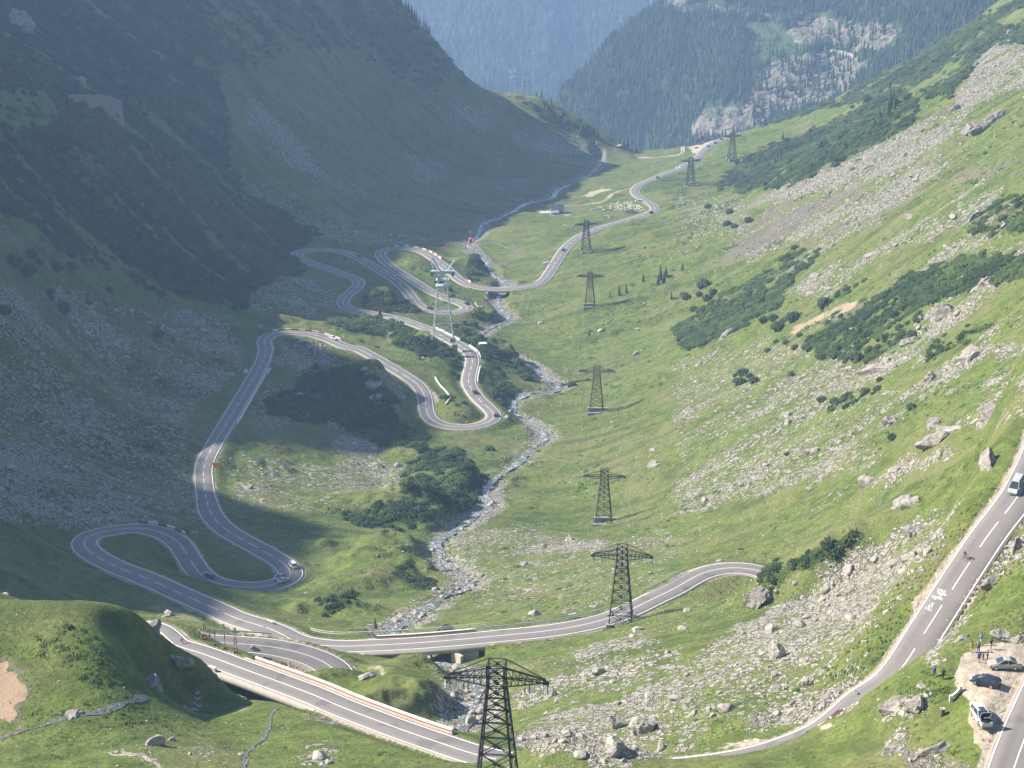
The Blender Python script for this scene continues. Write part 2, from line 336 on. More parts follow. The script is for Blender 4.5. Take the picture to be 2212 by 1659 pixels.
def gsample(x, y):
    """height of the finished ground at plan points (bilinear in the grid)"""
    x, y = np.atleast_1d(np.asarray(x, float)), np.atleast_1d(np.asarray(y, float))
    fr = np.clip(np.interp(y, yy, np.arange(NR_)), 0, NR_ - 1.001); i = fr.astype(int); a = fr - i
    s = x / y
    fc = NL + (s + SB) / .00076
    lo = s < -SB
    if lo.any(): fc[lo] = NL * (1 - np.clip((-SB * y[lo] - x[lo]) / (-SB * y[lo] - (XC - 260)), 0, 1) ** (1 / 1.3))
    fc = np.clip(fc, 0, NC - 1.001); j = fc.astype(int); b = fc - j
    return (Z[i, j] * (1 - a) + Z[i + 1, j] * a) * (1 - b) + (Z[i, j + 1] * (1 - a) + Z[i + 1, j + 1] * a) * b
def gnormal(x, y, h=1.5):
    zx = (gsample(x + h, y) - gsample(x - h, y)) / (2 * h); zy = (gsample(x, y + h) - gsample(x, y - h)) / (2 * h)
    n = np.stack([-zx, -zy, np.ones_like(zx)], -1)
    return n / np.linalg.norm(n, axis=-1, keepdims=True)
def hit(u, v):
    """point of the ground seen at a picture position"""
    return surf_at(u, v, gsample)

# ------------------------------------------------------------------ ground cover zones
ja = np.clip(14000 / np.maximum(Y, 200), 9, 30)
jit = (fbm(X, Y, 22, 4, 51, .65) + .5 * vnoise(X / 2.5, Y / 2.5, 53)) * ja
jit2 = (fbm(X + 500, Y, 22, 4, 52, .65) + .5 * vnoise(X / 2.5, Y / 2.5, 54)) * ja
UJ, VJ = U + jit, V + jit2 * .7
def zone_mask(polys):
    M = np.zeros(X.shape, np.float32)
    for dens, poly in polys:          # cover that reaches the survey's edge goes on beyond it
        poly = [(p[0] - 380 if p[0] <= 6 else p[0] + 320 if p[0] >= 2198 else p[0], p[1] - 150 if p[1] <= 0 else p[1]) for p in poly]
        m = pip(UJ, VJ, poly)
        M = np.maximum(M, m * dens) if dens >= 0 else np.where(m, M * (1 + dens), M)
    return M
LANE_L = fbm(X * .16, Y + X * .1, 13, 3, 61)          # streaks along the fall line
LANE = fbm(X * .2, Y - X * .12, 11, 3, 62)
PINE = [(.85, [(0, -10), (420, -10), (458, 154), (489, 239), (496, 308), (486, 359), (534, 417), (599, 445), (646, 486), (690, 503), (660, 540), (646, 591), (547, 625), (534, 663), (445, 653), (342, 629), (308, 612), (205, 574), (137, 545), (51, 470), (0, 390)]),
        (-.8, [(0, 185), (90, 195), (130, 240), (118, 270), (60, 285), (0, 275)]), (-.5, [(480, 130), (560, 200), (700, 330), (640, 350), (520, 250)]),
        (.4, [(420, -10), (880, -10), (965, 110), (1015, 175), (920, 200), (780, 120), (650, 100), (540, 140), (458, 154)]),
        (.9, [(729, 684), (866, 687), (873, 711), (941, 731), (982, 759), (968, 772), (920, 766), (876, 752), (832, 725), (756, 721)]), (.9, [(690, 690), (760, 680), (800, 700), (740, 712)]),
        (.95, [(790, 643), (821, 625), (859, 639), (907, 670), (893, 680), (838, 680), (797, 667)]), (.85, [(982, 704), (1013, 718), (1057, 738), (1102, 766), (1136, 786), (1133, 824), (1105, 800), (1054, 772), (1033, 759), (990, 725)]),
        (.6, crop(5, [(890, 640), (1000, 690), (1100, 800), (1080, 980), (960, 930), (930, 800)])), (.8, [(1016, 684), (1044, 670), (1085, 687), (1068, 694), (1023, 694)]), (.9, [(1003, 574), (1023, 550), (1057, 574), (1047, 605), (1013, 605)]),
        (.85, [(574, 865), (632, 841), (650, 814), (729, 797), (770, 797), (842, 840), (855, 915), (920, 943), (920, 970), (830, 968), (780, 935), (729, 910), (650, 910), (588, 896)]),
        (.8, [(876, 995), (920, 975), (989, 975), (1030, 1015), (1054, 1036), (1037, 1087), (968, 1107), (873, 1053)]), (.55, [(760, 1080), (940, 1085), (945, 1120), (915, 1145), (830, 1155), (735, 1120)]), (.6, [(860, 1220), (940, 1255), (945, 1285), (890, 1285), (840, 1245)]),
        (.6, [(677, 1310), (757, 1273), (757, 1325), (700, 1330)]), (.5, crop(5, [(630, 620), (740, 640), (820, 700), (800, 860), (720, 800), (660, 720)])), (.45, crop(5, [(650, 880), (720, 900), (830, 1030), (760, 1020)])),
        (.95, crop(3, [(240, 1190), (420, 1010), (700, 900), (900, 820), (1100, 720), (1230, 640), (1380, 560), (1500, 590), (1530, 690), (1500, 790), (1340, 880), (1100, 990), (900, 1100), (700, 1180), (520, 1205), (400, 1230), (380, 1150), (300, 1210)])),
        (.9, crop(3, [(500, 815), (700, 715), (1000, 625), (1030, 665), (950, 700), (700, 755)])), (.75, crop(3, [(1030, 650), (1200, 500), (1500, 380), (1750, 220), (1900, 120), (2300, -60), (2300, 0), (2000, 150), (1850, 330), (1700, 440), (1500, 560), (1400, 520), (1240, 620), (1100, 665)])),
        (.8, crop(3, [(1900, 180), (2250, 20), (2250, 130), (2000, 300), (1880, 440), (1740, 620), (1560, 640), (1560, 560), (1700, 520), (1800, 430)])),
        (.92, crop(6, [(0, 500), (120, 420), (300, 300), (550, 150), (760, 20), (940, 0), (700, 240), (690, 340), (500, 440), (330, 560), (240, 580), (100, 640), (20, 590)])), (-.9, crop(6, [(540, 180), (590, 105), (660, 110), (600, 180)])),
        (.95, crop(6, [(810, 570), (1000, 430), (1100, 400), (1300, 260), (1500, 140), (1800, 60), (2250, 0), (2250, 130), (2060, 190), (1850, 250), (1700, 340), (1550, 460), (1450, 560), (1380, 620), (1230, 690), (1080, 700), (900, 680), (830, 640)])),
        (.55, crop(6, [(900, 330), (1220, 190), (1180, 260), (950, 370)])), (.6, crop(3, [(1850, 1450), (2050, 1250), (2250, 1150), (2250, 1350), (1950, 1480), (1750, 1540)])), (.85, crop(3, [(1650, 1680), (2250, 1460), (2250, 1680)])), (.6, crop(6, [(610, 500), (700, 440), (800, 420), (780, 480), (680, 530)])),
        (.35, crop(6, [(1130, 680), (1500, 520), (1560, 560), (1250, 700)])), (.45, crop(6, [(1560, 640), (1900, 450), (2000, 470), (1700, 640), (1560, 720)])), (.5, crop(6, [(900, 1000), (1300, 870), (1260, 930), (1000, 1010)])), (.9, crop(9, [(540, 430), (900, 280), (1230, 170), (1250, 225), (1000, 330), (760, 430), (620, 540), (470, 610)])),
        (.6, [(1120, 225), (1160, 215), (1330, 310), (1330, 318), (1230, 285), (1170, 260)])]
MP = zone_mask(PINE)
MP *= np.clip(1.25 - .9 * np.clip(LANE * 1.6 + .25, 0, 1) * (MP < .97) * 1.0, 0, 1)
left = U < 1000
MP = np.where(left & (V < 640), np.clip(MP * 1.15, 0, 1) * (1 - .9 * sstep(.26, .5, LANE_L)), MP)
SCREE = [(.8, crop(3, [(1000, 1060), (1250, 930), (1500, 830), (1750, 700), (1900, 400), (2000, 300), (2250, 210), (2250, 340), (2000, 600), (1800, 760), (1700, 1000), (1500, 1100), (1200, 1150), (700, 1250), (450, 1310), (700, 1170)])), (.25, crop(3, [(0, 1250), (400, 1220), (500, 1480), (0, 1520)])),
         (.5, crop(3, [(400, 1450), (700, 1300), (1300, 1160), (1750, 1000), (1500, 1250), (900, 1480), (500, 1640), (250, 1659)])), (.4, crop(3, [(850, 1520), (1250, 1330), (1300, 1400), (950, 1560)])), (.7, crop(3, [(1180, 1620), (1450, 1470), (1800, 1280), (2100, 1180), (1900, 1400), (1500, 1560), (1200, 1659)])),
         (.24, crop(6, [(0, 700), (600, 560), (1100, 720), (1300, 800), (1450, 950), (1200, 1150), (1300, 1350), (900, 1500), (0, 1659)])), (.42, crop(6, [(0, 1420), (500, 1300), (1100, 1180), (1250, 1330), (700, 1500), (300, 1620), (0, 1659)])), (.75, crop(6, [(720, 260), (900, 150), (1200, 40), (1350, -40), (1300, 60), (1100, 200), (900, 300), (810, 300)])),
         (.8, crop(6, [(1640, 440), (1830, 310), (1900, 360), (1750, 480), (1550, 560), (1540, 520)])), (.6, crop(6, [(1160, 790), (1400, 640), (1560, 620), (1600, 680), (1400, 760), (1170, 810)])), (.8, crop(6, [(1510, 900), (1700, 770), (1900, 620), (2206, 520), (2206, 600), (1950, 690), (1640, 900), (1560, 910)])),
         (.6, crop(6, [(1580, 960), (1950, 800), (2206, 640), (2206, 760), (1900, 880), (1650, 960)])), (.6, crop(6, [(1330, 1110), (1450, 1050), (1470, 1100), (1350, 1150)])), (.4, crop(6, [(1600, 1100), (2206, 820), (2206, 980), (1850, 1090)])), (.7, crop(6, [(1190, 1480), (1450, 1370), (1700, 1230), (1800, 1290), (1500, 1400), (1300, 1490)])),
         (.88, crop(9, [(0, 1060), (300, 820), (600, 700), (900, 560), (1000, 420), (1100, 330), (1300, 230), (1500, 120), (1750, -20), (1800, 40), (1700, 250), (1500, 480), (1400, 600), (1330, 800), (1270, 950), (1120, 1160), (1080, 1290), (800, 1380), (400, 1430), (0, 1560)])), (-.85, crop(9, [(150, 1210), (400, 1080), (600, 960), (650, 990), (350, 1150), (200, 1230)])), (-.7, crop(9, [(1500, 560), (1620, 460), (1560, 660), (1350, 1000), (1200, 1100), (1180, 980), (1350, 700)])), (-.7, crop(9, [(600, 760), (850, 640), (880, 680), (640, 800)])),
         (.95, crop(8, [(1200, 1400), (1400, 1300), (1700, 1250), (2212, 1040), (2212, 1600), (1900, 1620), (1300, 1570), (1120, 1500)])), (.55, crop(8, [(1480, 900), (1900, 830), (2180, 860), (2120, 1040), (1800, 1150), (1500, 1180), (1250, 1260), (1120, 1300), (1080, 1200), (1350, 1100), (1550, 1060)])),
         (.45, crop(8, [(680, 200), (850, 130), (1200, 130), (1500, 200), (1800, 230), (1500, 290), (1000, 300), (800, 400), (740, 300)])), (.14, crop(8, [(700, 420), (1500, 300), (2100, 150), (2212, 350), (1700, 660), (900, 740), (800, 560)])),
         (.42, crop(4, [(0, 200), (400, 250), (800, 350), (1400, 420), (1560, 700), (1250, 1000), (1200, 1300), (1210, 1680), (0, 1680)])), (.95, crop(4, [(0, 1230), (350, 1330), (500, 1430), (900, 1580), (900, 1720), (300, 1740), (0, 1660)])), (.8, crop(7, [(0, 0), (810, 0), (820, 80), (500, 100), (200, 90), (0, 60)])), (.4, crop(7, [(820, 70), (1230, 60), (1230, 110), (900, 120)])),
         (.5, crop(4, [(1650, 200), (1900, 160), (2200, 330), (1980, 420), (1560, 380)])), (.75, crop(4, [(1750, 720), (1800, 600), (2000, 600), (2150, 690), (1950, 760)])), (.65, crop(4, [(1600, 1010), (1700, 850), (2000, 890), (2212, 1100), (2000, 1130), (1600, 1120)])), (.6, crop(5, [(0, 790), (300, 740), (420, 860), (380, 1080), (200, 1020), (0, 960)])),
         (.35, crop(5, [(0, 1300), (400, 1330), (450, 1500), (100, 1520), (0, 1560)])), (.3, crop(4, [(1420, 1290), (1700, 1330), (2212, 1380), (2212, 1659), (1500, 1620)])), (.65, crop(5, [(0, 1130), (170, 1180), (280, 1290), (150, 1290), (0, 1250)])),
         (.45, [(540, 215), (640, 300), (690, 360), (800, 420), (760, 430), (620, 350), (520, 260)]), (.35, [(690, 490), (840, 500), (980, 520), (800, 528), (690, 520)]), (.4, [(870, 330), (960, 355), (955, 395), (900, 390)]), (.3, [(500, 380), (640, 420), (780, 480), (700, 505), (600, 440)]), (.6, [(940, 220), (1050, 245), (1070, 280), (1020, 275), (950, 250)]),
         (.75, [(1100, 285), (1180, 300), (1280, 308), (1290, 325), (1200, 330), (1110, 310)]), (.5, [(1065, 390), (1130, 380), (1130, 410), (1070, 408)]), (.5, [(0, 30), (40, 20), (90, 70), (85, 100), (20, 60)]), (.5, [(150, 150), (180, 150), (195, 190), (160, 185)]), (.5, [(125, 185), (150, 190), (270, 240), (265, 270), (140, 215)]),
         (.55, crop(7, [(1190, 1230), (1290, 1240), (1260, 1290), (1150, 1290)])), (.35, crop(7, [(520, 1490), (640, 1520), (1000, 1580), (1010, 1659), (960, 1640), (850, 1580), (600, 1560)])), (.3, crop(7, [(1180, 1480), (1350, 1480), (1380, 1600), (1230, 1600)])), (.3, crop(7, [(1880, 1540), (2100, 1530), (2100, 1640), (1900, 1620)])), (.6, crop(7, [(2030, 1280), (2212, 1330), (2212, 1390), (2000, 1340)])),
         (.85, crop(9, [(1390, 1200), (1500, 1190), (1620, 1220), (1540, 1300), (1250, 1370), (1200, 1420), (1300, 1280)])), (.7, crop(9, [(1300, 1480), (1480, 1400), (1480, 1560), (1350, 1600)])), (.75, crop(9, [(1440, 1560), (1700, 1560), (1840, 1640), (1500, 1680)])), (.75, crop(9, [(1560, 1000), (1700, 700), (1850, 500), (2050, 220), (2206, 80), (2206, 300), (2000, 420), (1900, 520), (1830, 640), (1700, 900), (1640, 1000)])), (.7, crop(9, [(2080, 830), (2206, 740), (2206, 820), (2100, 860)]))]
MS = zone_mask(SCREE)
MS *= np.clip(1 + LANE * 1.1, .15, 1.5)
def soften(A, n):
    for _ in range(n):
        A = A.copy(); A[1:-1, 1:-1] = (A[1:-1, 1:-1] * 2 + A[2:, 1:-1] + A[:-2, 1:-1] + A[1:-1, 2:] + A[1:-1, :-2]) / 6
    return A
MS = soften(MS, 14); MS *= np.clip(.95 + 1.1 * fbm(X, Y, 30, 3, 66), .1, 1.6)
rib = sstep(.22, .5, fbm(X * .22, Y - X * .1, 16, 3, 68)) * ((UJ > 1480) & (VJ > 380) & (VJ < 1120)) * (X > .055 * Y) * sstep(1480, 1750, U)
MS = np.maximum(MS, .55 * soften(rib, 4))
# stony river banks
bank = np.where(IV >= 0, 1 - sstep(3, 9, DV + 2.5 * fbm(X, Y, 12, 2, 71)), 0) * np.clip(.75 + .9 * fbm(X, Y, 40, 2, 72), 0, 1)
MS = np.maximum(MS, bank * .9)
DIRT = [(1, crop(9, [(1830, 950), (1960, 880), (2250, 850), (2250, 1150), (2160, 1260), (2090, 1390), (2000, 1580), (1910, 1580), (1850, 1480), (1860, 1360), (1840, 1230), (1780, 1140), (1720, 1060)])), (.8, crop(9, [(1500, 580), (1640, 450), (1690, 450), (1580, 620), (1530, 640)])), (.9, crop(9, [(100, 1570), (420, 1490), (830, 1420), (1010, 1360), (1060, 1330), (1000, 1380), (830, 1450), (400, 1540)])),
        (.95, crop(7, [(-40, 980), (40, 1010), (120, 1090), (190, 1180), (170, 1220), (100, 1260), (110, 1340), (50, 1380), (-40, 1350)])), (.9, crop(7, [(1440, 770), (1620, 772), (1800, 800), (1960, 850), (1880, 862), (1640, 826), (1470, 800)])), (.6, crop(7, [(1330, 1270), (1560, 1260), (1640, 1280), (1540, 1300), (1340, 1300)])), (.9, crop(7, [(600, 1560), (760, 1560), (900, 1570), (960, 1600), (1010, 1640), (990, 1680), (960, 1650), (880, 1590), (700, 1570)])),
        (1, crop(3, [(-20, 880), (90, 895), (120, 905), (190, 895), (260, 885), (230, 905), (190, 930), (165, 960), (145, 985), (110, 960), (95, 930)])), (.8, [(1180, 462), (1200, 455), (1245, 458), (1235, 466), (1190, 468)]), (.9, crop(2, [(1540, 1235), (1620, 1190), (1730, 1180), (1700, 1210), (1600, 1245)])), (.5, crop(2, [(1100, 1520), (1250, 1490), (1310, 1510), (1200, 1540)])),
        (.7, crop(5, [(600, 860), (650, 900), (660, 960), (625, 985), (615, 930)])), (.6, crop(5, [(1010, 1130), (1060, 1120), (1040, 1200), (990, 1220)])), (.7, crop(5, [(1270, 140), (1310, 120), (1330, 130), (1290, 180)])), (.8, crop(6, [(760, 500), (900, 440), (1090, 340), (1190, 330), (1080, 390), (900, 480), (770, 540), (690, 560)])), (.6, crop(8, [(160, 1030), (240, 1015), (300, 1050), (300, 1100), (200, 1110)])),
        (.5, crop(7, [(900, 640), (1020, 720), (1200, 740), (1400, 760), (1460, 740), (1380, 700), (1240, 660)])), (.55, crop(4, [(480, 1000), (520, 1000), (570, 1200), (580, 1400), (480, 1659), (460, 1659), (540, 1350)])), (.6, crop(5, [(1420, 760), (1470, 740), (1440, 800)])), (.5, crop(8, [(1480, 760), (1560, 720), (1640, 740), (1560, 780)]))]
MD = zone_mask(DIRT)
MH = zone_mask([(.75, crop(3, [(350, 1580), (600, 1300), (1000, 1240), (1100, 1180), (1250, 1220), (900, 1360), (600, 1540), (300, 1659)])), (.7, crop(3, [(750, 1520), (1000, 1440), (1400, 1280), (1900, 1030), (2206, 940), (2206, 990), (1700, 1180), (1250, 1380), (800, 1560)])), (.6, crop(3, [(1150, 930), (1500, 780), (1800, 640), (1750, 720), (1450, 830)])),
                (.6, crop(6, [(100, 100), (400, 10), (550, -60), (700, -60), (500, 60), (180, 140)])), (.6, crop(6, [(680, 240), (860, 90), (1000, -10), (980, 60), (760, 230)]))]) * np.clip(1 + 1.6 * LANE, .05, .8)
MH = np.maximum(MH, zone_mask([(.8, crop(7, [(-60, 940), (60, 980), (230, 1180), (220, 1240), (140, 1290), (140, 1380), (-60, 1400)])), (.7, crop(6, [(740, 510), (900, 420), (1200, 310), (1200, 360), (900, 500), (690, 580)])), (.6, crop(9, [(1400, 1540), (1800, 1560), (1860, 1680), (1500, 1690)]))]))
MP[DR < hw + 2.5] = 0; MS = np.where(on & (DR < hw + 1.2), .25, MS)
verge = np.where(on & ~isb, (1 - sstep(hw + .4, hw + 1.8, DR + .8 * fbm(X, Y, 7, 2, 81))), 0)
MD = np.maximum(MD, verge * .75)
MP *= (DV > 4); MP *= .4 + .6 * sstep(-.5, -.2, fbm(X, Y, 13, 3, 69, .6)); MP = soften(MP, 5)
MD = soften(MD, 5)
MPs = np.clip(MP, 0, 1); MS = np.clip(MS, 0, 1); MD = np.clip(MD, 0, 1)
FLAT = (MD > .9) & (U > 1990) & (V > 1380)
# ------------------------------------------------------------------ Blender scene basics
sc = bpy.context.scene
COL = sc.collection
def tag(o, label=None, cat=None, group=None, kind=None):
    if label: o['label'] = label
    if cat: o['category'] = cat
    if group: o['group'] = group
    if kind: o['kind'] = kind
    return o
def mesh_np(name, V_, faces, mat=None, smooth=False, mats=None, midx=None):
    """mesh from an (n,3) array and an (m,k) face array (or a list of such arrays)"""
    me = bpy.data.meshes.new(name)
    fl = faces if isinstance(faces, list) else [faces]
    fl = [np.asarray(f, np.int32) for f in fl if len(f)]
    V_ = np.asarray(V_, np.float32)
    me.vertices.add(len(V_)); me.vertices.foreach_set('co', V_.ravel())
    nl = sum(f.size for f in fl); npol = sum(len(f) for f in fl)
    me.loops.add(nl); me.loops.foreach_set('vertex_index', np.concatenate([f.ravel() for f in fl]))
    tot = np.concatenate([np.full(len(f), f.shape[1], np.int32) for f in fl])
    me.polygons.add(npol)
    me.polygons.foreach_set('loop_start', np.r_[0, np.cumsum(tot)[:-1]].astype(np.int32))
    if smooth: me.polygons.foreach_set('use_smooth', np.ones(npol, bool))
    for m in (mats or ([mat] if mat else [])): me.materials.append(m)
    if midx is not None: me.polygons.foreach_set('material_index', np.asarray(midx, np.int32))
    me.update(calc_edges=True); me.validate()
    return me
def link(name, me, parent=None, loc=None, rot=None):
    o = bpy.data.objects.new(name, me); COL.objects.link(o)
    if parent: o.parent = parent
    if loc is not None: o.location = loc
    if rot is not None: o.rotation_euler = rot
    return o
def empty(name, loc=(0, 0, 0), rz=0, label=None, cat=None, group=None):
    o = bpy.data.objects.new(name, None); COL.objects.link(o); o.location = loc; o.rotation_euler = (0, 0, rz)
    return tag(o, label, cat, group)
def copy_tree(o, parent=None):
    c_ = o.copy(); COL.objects.link(c_)
    if parent: c_.parent = parent
    for ch in o.children: copy_tree(ch, c_)
    return c_

# ------------------------------------------------------------------ materials
class NT:
    def __init__(s, name):
        s.m = bpy.data.materials.new(name); s.m.use_nodes = True
        s.t = s.m.node_tree; s.t.nodes.clear()
        s.out = s.n('ShaderNodeOutputMaterial'); s.b = s.n('ShaderNodeBsdfPrincipled')
        s.t.links.new(s.b.outputs[0], s.out.inputs[0])
    def n(s, t, **kw):
        nd = s.t.nodes.new(t)
        for k, v in kw.items(): setattr(nd, k, v)
        return nd
    def l(s, a, b): s.t.links.new(a, b)
    def val(s, sock, v):
        if hasattr(v, 'is_output'): s.l(v, sock)
        else: sock.default_value = v
    def coord(s):
        if not hasattr(s, '_c'): s._c = s.n('ShaderNodeTexCoord').outputs['Object']
        return s._c
    def mapped(s, scale):
        mp = s.n('ShaderNodeMapping'); s.l(s.coord(), mp.inputs['Vector']); mp.inputs['Scale'].default_value = scale
        return mp.outputs[0]
    def noise(s, scale, detail=3, rough=.55, vec=None, dist=0):
        nd = s.n('ShaderNodeTexNoise'); s.l(vec or s.coord(), nd.inputs['Vector'])
        nd.inputs['Scale'].default_value = scale; nd.inputs['Detail'].default_value = detail; nd.inputs['Roughness'].default_value = rough; nd.inputs['Distortion'].default_value = dist
        return nd.outputs['Fac']
    def vor(s, scale, feature='F1', out='Distance', vec=None, rand=1):
        nd = s.n('ShaderNodeTexVoronoi', feature=feature); s.l(vec or s.coord(), nd.inputs['Vector']); nd.inputs['Scale'].default_value = scale
        nd.inputs['Randomness'].default_value = rand
        return nd.outputs[out]
    def ramp(s, f, a, b, ca=0., cb=1.):
        r = s.n('ShaderNodeMapRange', interpolation_type='SMOOTHSTEP'); s.val(r.inputs[0], f); r.inputs[1].default_value = a; r.inputs[2].default_value = b
        r.inputs[3].default_value = ca; r.inputs[4].default_value = cb
        return r.outputs[0]
    def math(s, op, a, b=0.):
        m_ = s.n('ShaderNodeMath', operation=op); s.val(m_.inputs[0], a); s.val(m_.inputs[1], b)
        return m_.outputs[0]
    def mix(s, f, a, b, mode='MIX'):
        m_ = s.n('ShaderNodeMix', data_type='RGBA', blend_type=mode); s.val(m_.inputs[0], f)
        for k, v in ((6, a), (7, b)): s.val(m_.inputs[k], v if hasattr(v, 'is_output') else (*v[:3], 1))
        return m_.outputs[2]
    def attr(s, name):
        a = s.n('ShaderNodeAttribute', attribute_name=name); return a
    def finish(s, col, rough=.9, bump=None, bstr=.5, bdist=1., spec=.2, metal=0):
        s.val(s.b.inputs['Base Color'], col if hasattr(col, 'is_output') else (*col[:3], 1)); s.val(s.b.inputs['Roughness'], rough); s.b.inputs['Specular IOR Level'].default_value = spec
        s.b.inputs['Metallic'].default_value = metal
        if bump is not None:
            bp = s.n('ShaderNodeBump'); bp.inputs['Strength'].default_value = bstr; bp.inputs['Distance'].default_value = bdist
            s.l(bump, bp.inputs['Height']); s.l(bp.outputs[0], s.b.inputs['Normal'])
        return s.m
def flat(name, col, rough=.6, var=.12, scale=3., metal=0, spec=.4):
    """paint / metal / cloth with slight uneven wear"""
    t = NT(name)
    c2 = tuple(max(0, k * (1 - 2 * var)) for k in col)
    return t.finish(t.mix(t.noise(scale, 4), c2, tuple(min(1, k * (1 + var)) for k in col)), rough, spec=spec, metal=metal)
ROCK_A, ROCK_B = (.235, .215, .18), (.39, .365, .325)
def m_ground():
    t = NT('mountain_ground')
    A = t.attr('cover'); sep = t.n('ShaderNodeSeparateColor'); t.l(A.outputs['Color'], sep.inputs[0])
    scree, pine, dirt = sep.outputs; heath = A.outputs['Alpha']
    n1, n2, n3 = t.noise(.035, 4), t.noise(.22, 4), t.noise(1.1, 4, .65)
    n4 = t.noise(.09, 5, .6)
    g = t.mix(t.ramp(n2, .3, .72), (.066, .098, .020), (.136, .174, .040))
    g = t.mix(t.ramp(n1, .46, .66, 0, .75), g, (.165, .158, .066))          # drier turf
    g = t.mix(t.ramp(n4, .52, .68, 0, .6), g, (.042, .064, .020))           # bilberry and rank grass
    stk = t.noise(.055, 4, .6, vec=t.mapped((.16, 1.2, .16)))
    g = t.mix(t.ramp(stk, .54, .68, 0, .55), g, (.030, .052, .015))
    g = t.mix(t.ramp(stk, .46, .32, 0, .4), g, (.175, .165, .07))
    g = t.mix(t.ramp(n3, .36, .66, 0, .5), g, (.032, .045, .016))
    g = t.mix(t.ramp(t.noise(.5, 5, .7), .6, .74, 0, .5), g, (.19, .17, .085))
    g = t.mix(t.ramp(t.noise(2.6, 5, .75), .5, .72, 0, .55), g, (.175, .185, .065))
    g = t.mix(t.ramp(t.noise(1.6, 6, .78, vec=t.mapped((.45, 1, 1))), .56, .66, 0, .6), g, (.030, .042, .015))
    # stone: blocks with dark gaps, two sizes
    pv = t.n('ShaderNodeVectorMath', operation='ADD')
    dn = t.n('ShaderNodeTexNoise'); t.l(t.coord(), dn.inputs['Vector']); dn.inputs['Scale'].default_value = .6; dn.inputs['Detail'].default_value = 3
    sc_ = t.n('ShaderNodeVectorMath', operation='SCALE'); t.l(dn.outputs['Color'], sc_.inputs[0]); sc_.inputs[3].default_value = 1.6
    t.l(t.coord(), pv.inputs[0]); t.l(sc_.outputs[0], pv.inputs[1])
    v1 = t.n('ShaderNodeTexVoronoi', feature='F1'); t.l(pv.outputs[0], v1.inputs['Vector']); v1.inputs['Scale'].default_value = .55
    v2 = t.n('ShaderNodeTexVoronoi', feature='F1'); t.l(pv.outputs[0], v2.inputs['Vector']); v2.inputs['Scale'].default_value = 1.3
    e1 = t.vor(.55, 'DISTANCE_TO_EDGE', vec=pv.outputs[0])
    e2 = t.vor(1.3, 'DISTANCE_TO_EDGE', vec=pv.outputs[0])
    r1 = t.n('ShaderNodeSeparateColor'); t.l(v1.outputs['Color'], r1.inputs[0])
    r2 = t.n('ShaderNodeSeparateColor'); t.l(v2.outputs['Color'], r2.inputs[0])
    stone = t.mix(t.math('MULTIPLY', t.math('ADD', r1.outputs[0], r2.outputs[1]), .5), ROCK_A, ROCK_B)
    stone = t.mix(t.ramp(t.noise(.3, 4), .5, .7, 0, .5), stone, (.33, .30, .235))
    gap = t.math('MULTIPLY', t.ramp(e1, .02, .10), t.ramp(e2, .01, .07, .35, 1))
    stone = t.mix(gap, (.085, .08, .066), stone)
    # which blocks lie bare: a random draw per block against the cover share
    has = t.math('MAXIMUM', t.ramp(t.math('SUBTRACT', scree, r1.outputs[1]), -.02, .06), t.ramp(t.math('SUBTRACT', t.math('MULTIPLY', scree, .8), r2.outputs[2]), -.02, .05))
    has = t.math('MULTIPLY', has, t.ramp(t.math('ADD', scree, t.math('MULTIPLY', t.noise(.14, 4), .5)), .22, .42))
    col = t.mix(has, g, stone)
    hn = t.ramp(t.math('ADD', t.math('MULTIPLY', heath, t.math('SUBTRACT', 1., dirt)), t.math('SUBTRACT', n3, .5)), .35, .7, 0, .85)
    col = t.mix(hn, col, (.135, .11, .10))
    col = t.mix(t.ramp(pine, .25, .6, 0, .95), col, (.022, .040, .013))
    dc = t.mix(t.ramp(t.noise(.8, 5, .7), .3, .7), (.24, .195, .145), (.40, .35, .285))
    dc = t.mix(t.ramp(t.vor(3.5), .0, .25, .6, 0), dc, (.47, .43, .37))
    col = t.mix(t.ramp(t.math('ADD', dirt, t.math('MULTIPLY', t.math('SUBTRACT', n3, .5), .5)), .4, .7), col, dc)
    col = t.mix(t.math('MULTIPLY', t.ramp(t.math('ADD', dirt, t.math('MULTIPLY', t.math('SUBTRACT', n3, .5), .5)), .4, .7), t.ramp(heath, .4, .8, 0, .8)), col, t.mix(t.noise(.9, 4, .7), (.19, .12, .07), (.32, .23, .15)))
    hgt = t.math('ADD', t.math('MULTIPLY', n3, .35), t.math('MULTIPLY', t.math('MULTIPLY', has, gap), .6))
    hgt = t.math('ADD', hgt, t.math('MULTIPLY', t.noise(3.2, 3, .7), .12))
    return t.finish(col, .95, hgt, .75, .9, .12)
def m_rock(name='granite', a=ROCK_A, b=ROCK_B, sc_=1.):
    t = NT(name)
    n = t.noise(.9 * sc_, 6, .65); st = t.noise(1.1 * sc_, 4, .6, vec=t.mapped((.5, .9, 4.)))
    oi = t.n('ShaderNodeObjectInfo')
    c_ = t.mix(t.ramp(n, .3, .7), a, b)
    c_ = t.mix(t.ramp(st, .5, .68, 0, .45), c_, (.17, .16, .14))
    c_ = t.mix(t.ramp(t.noise(2.2 * sc_, 4, .7), .58, .7, 0, .5), c_, (.24, .235, .13))
    return t.finish(c_, .92, t.math('ADD', n, t.math('MULTIPLY', st, .7)), .6, .5 / sc_, .15)
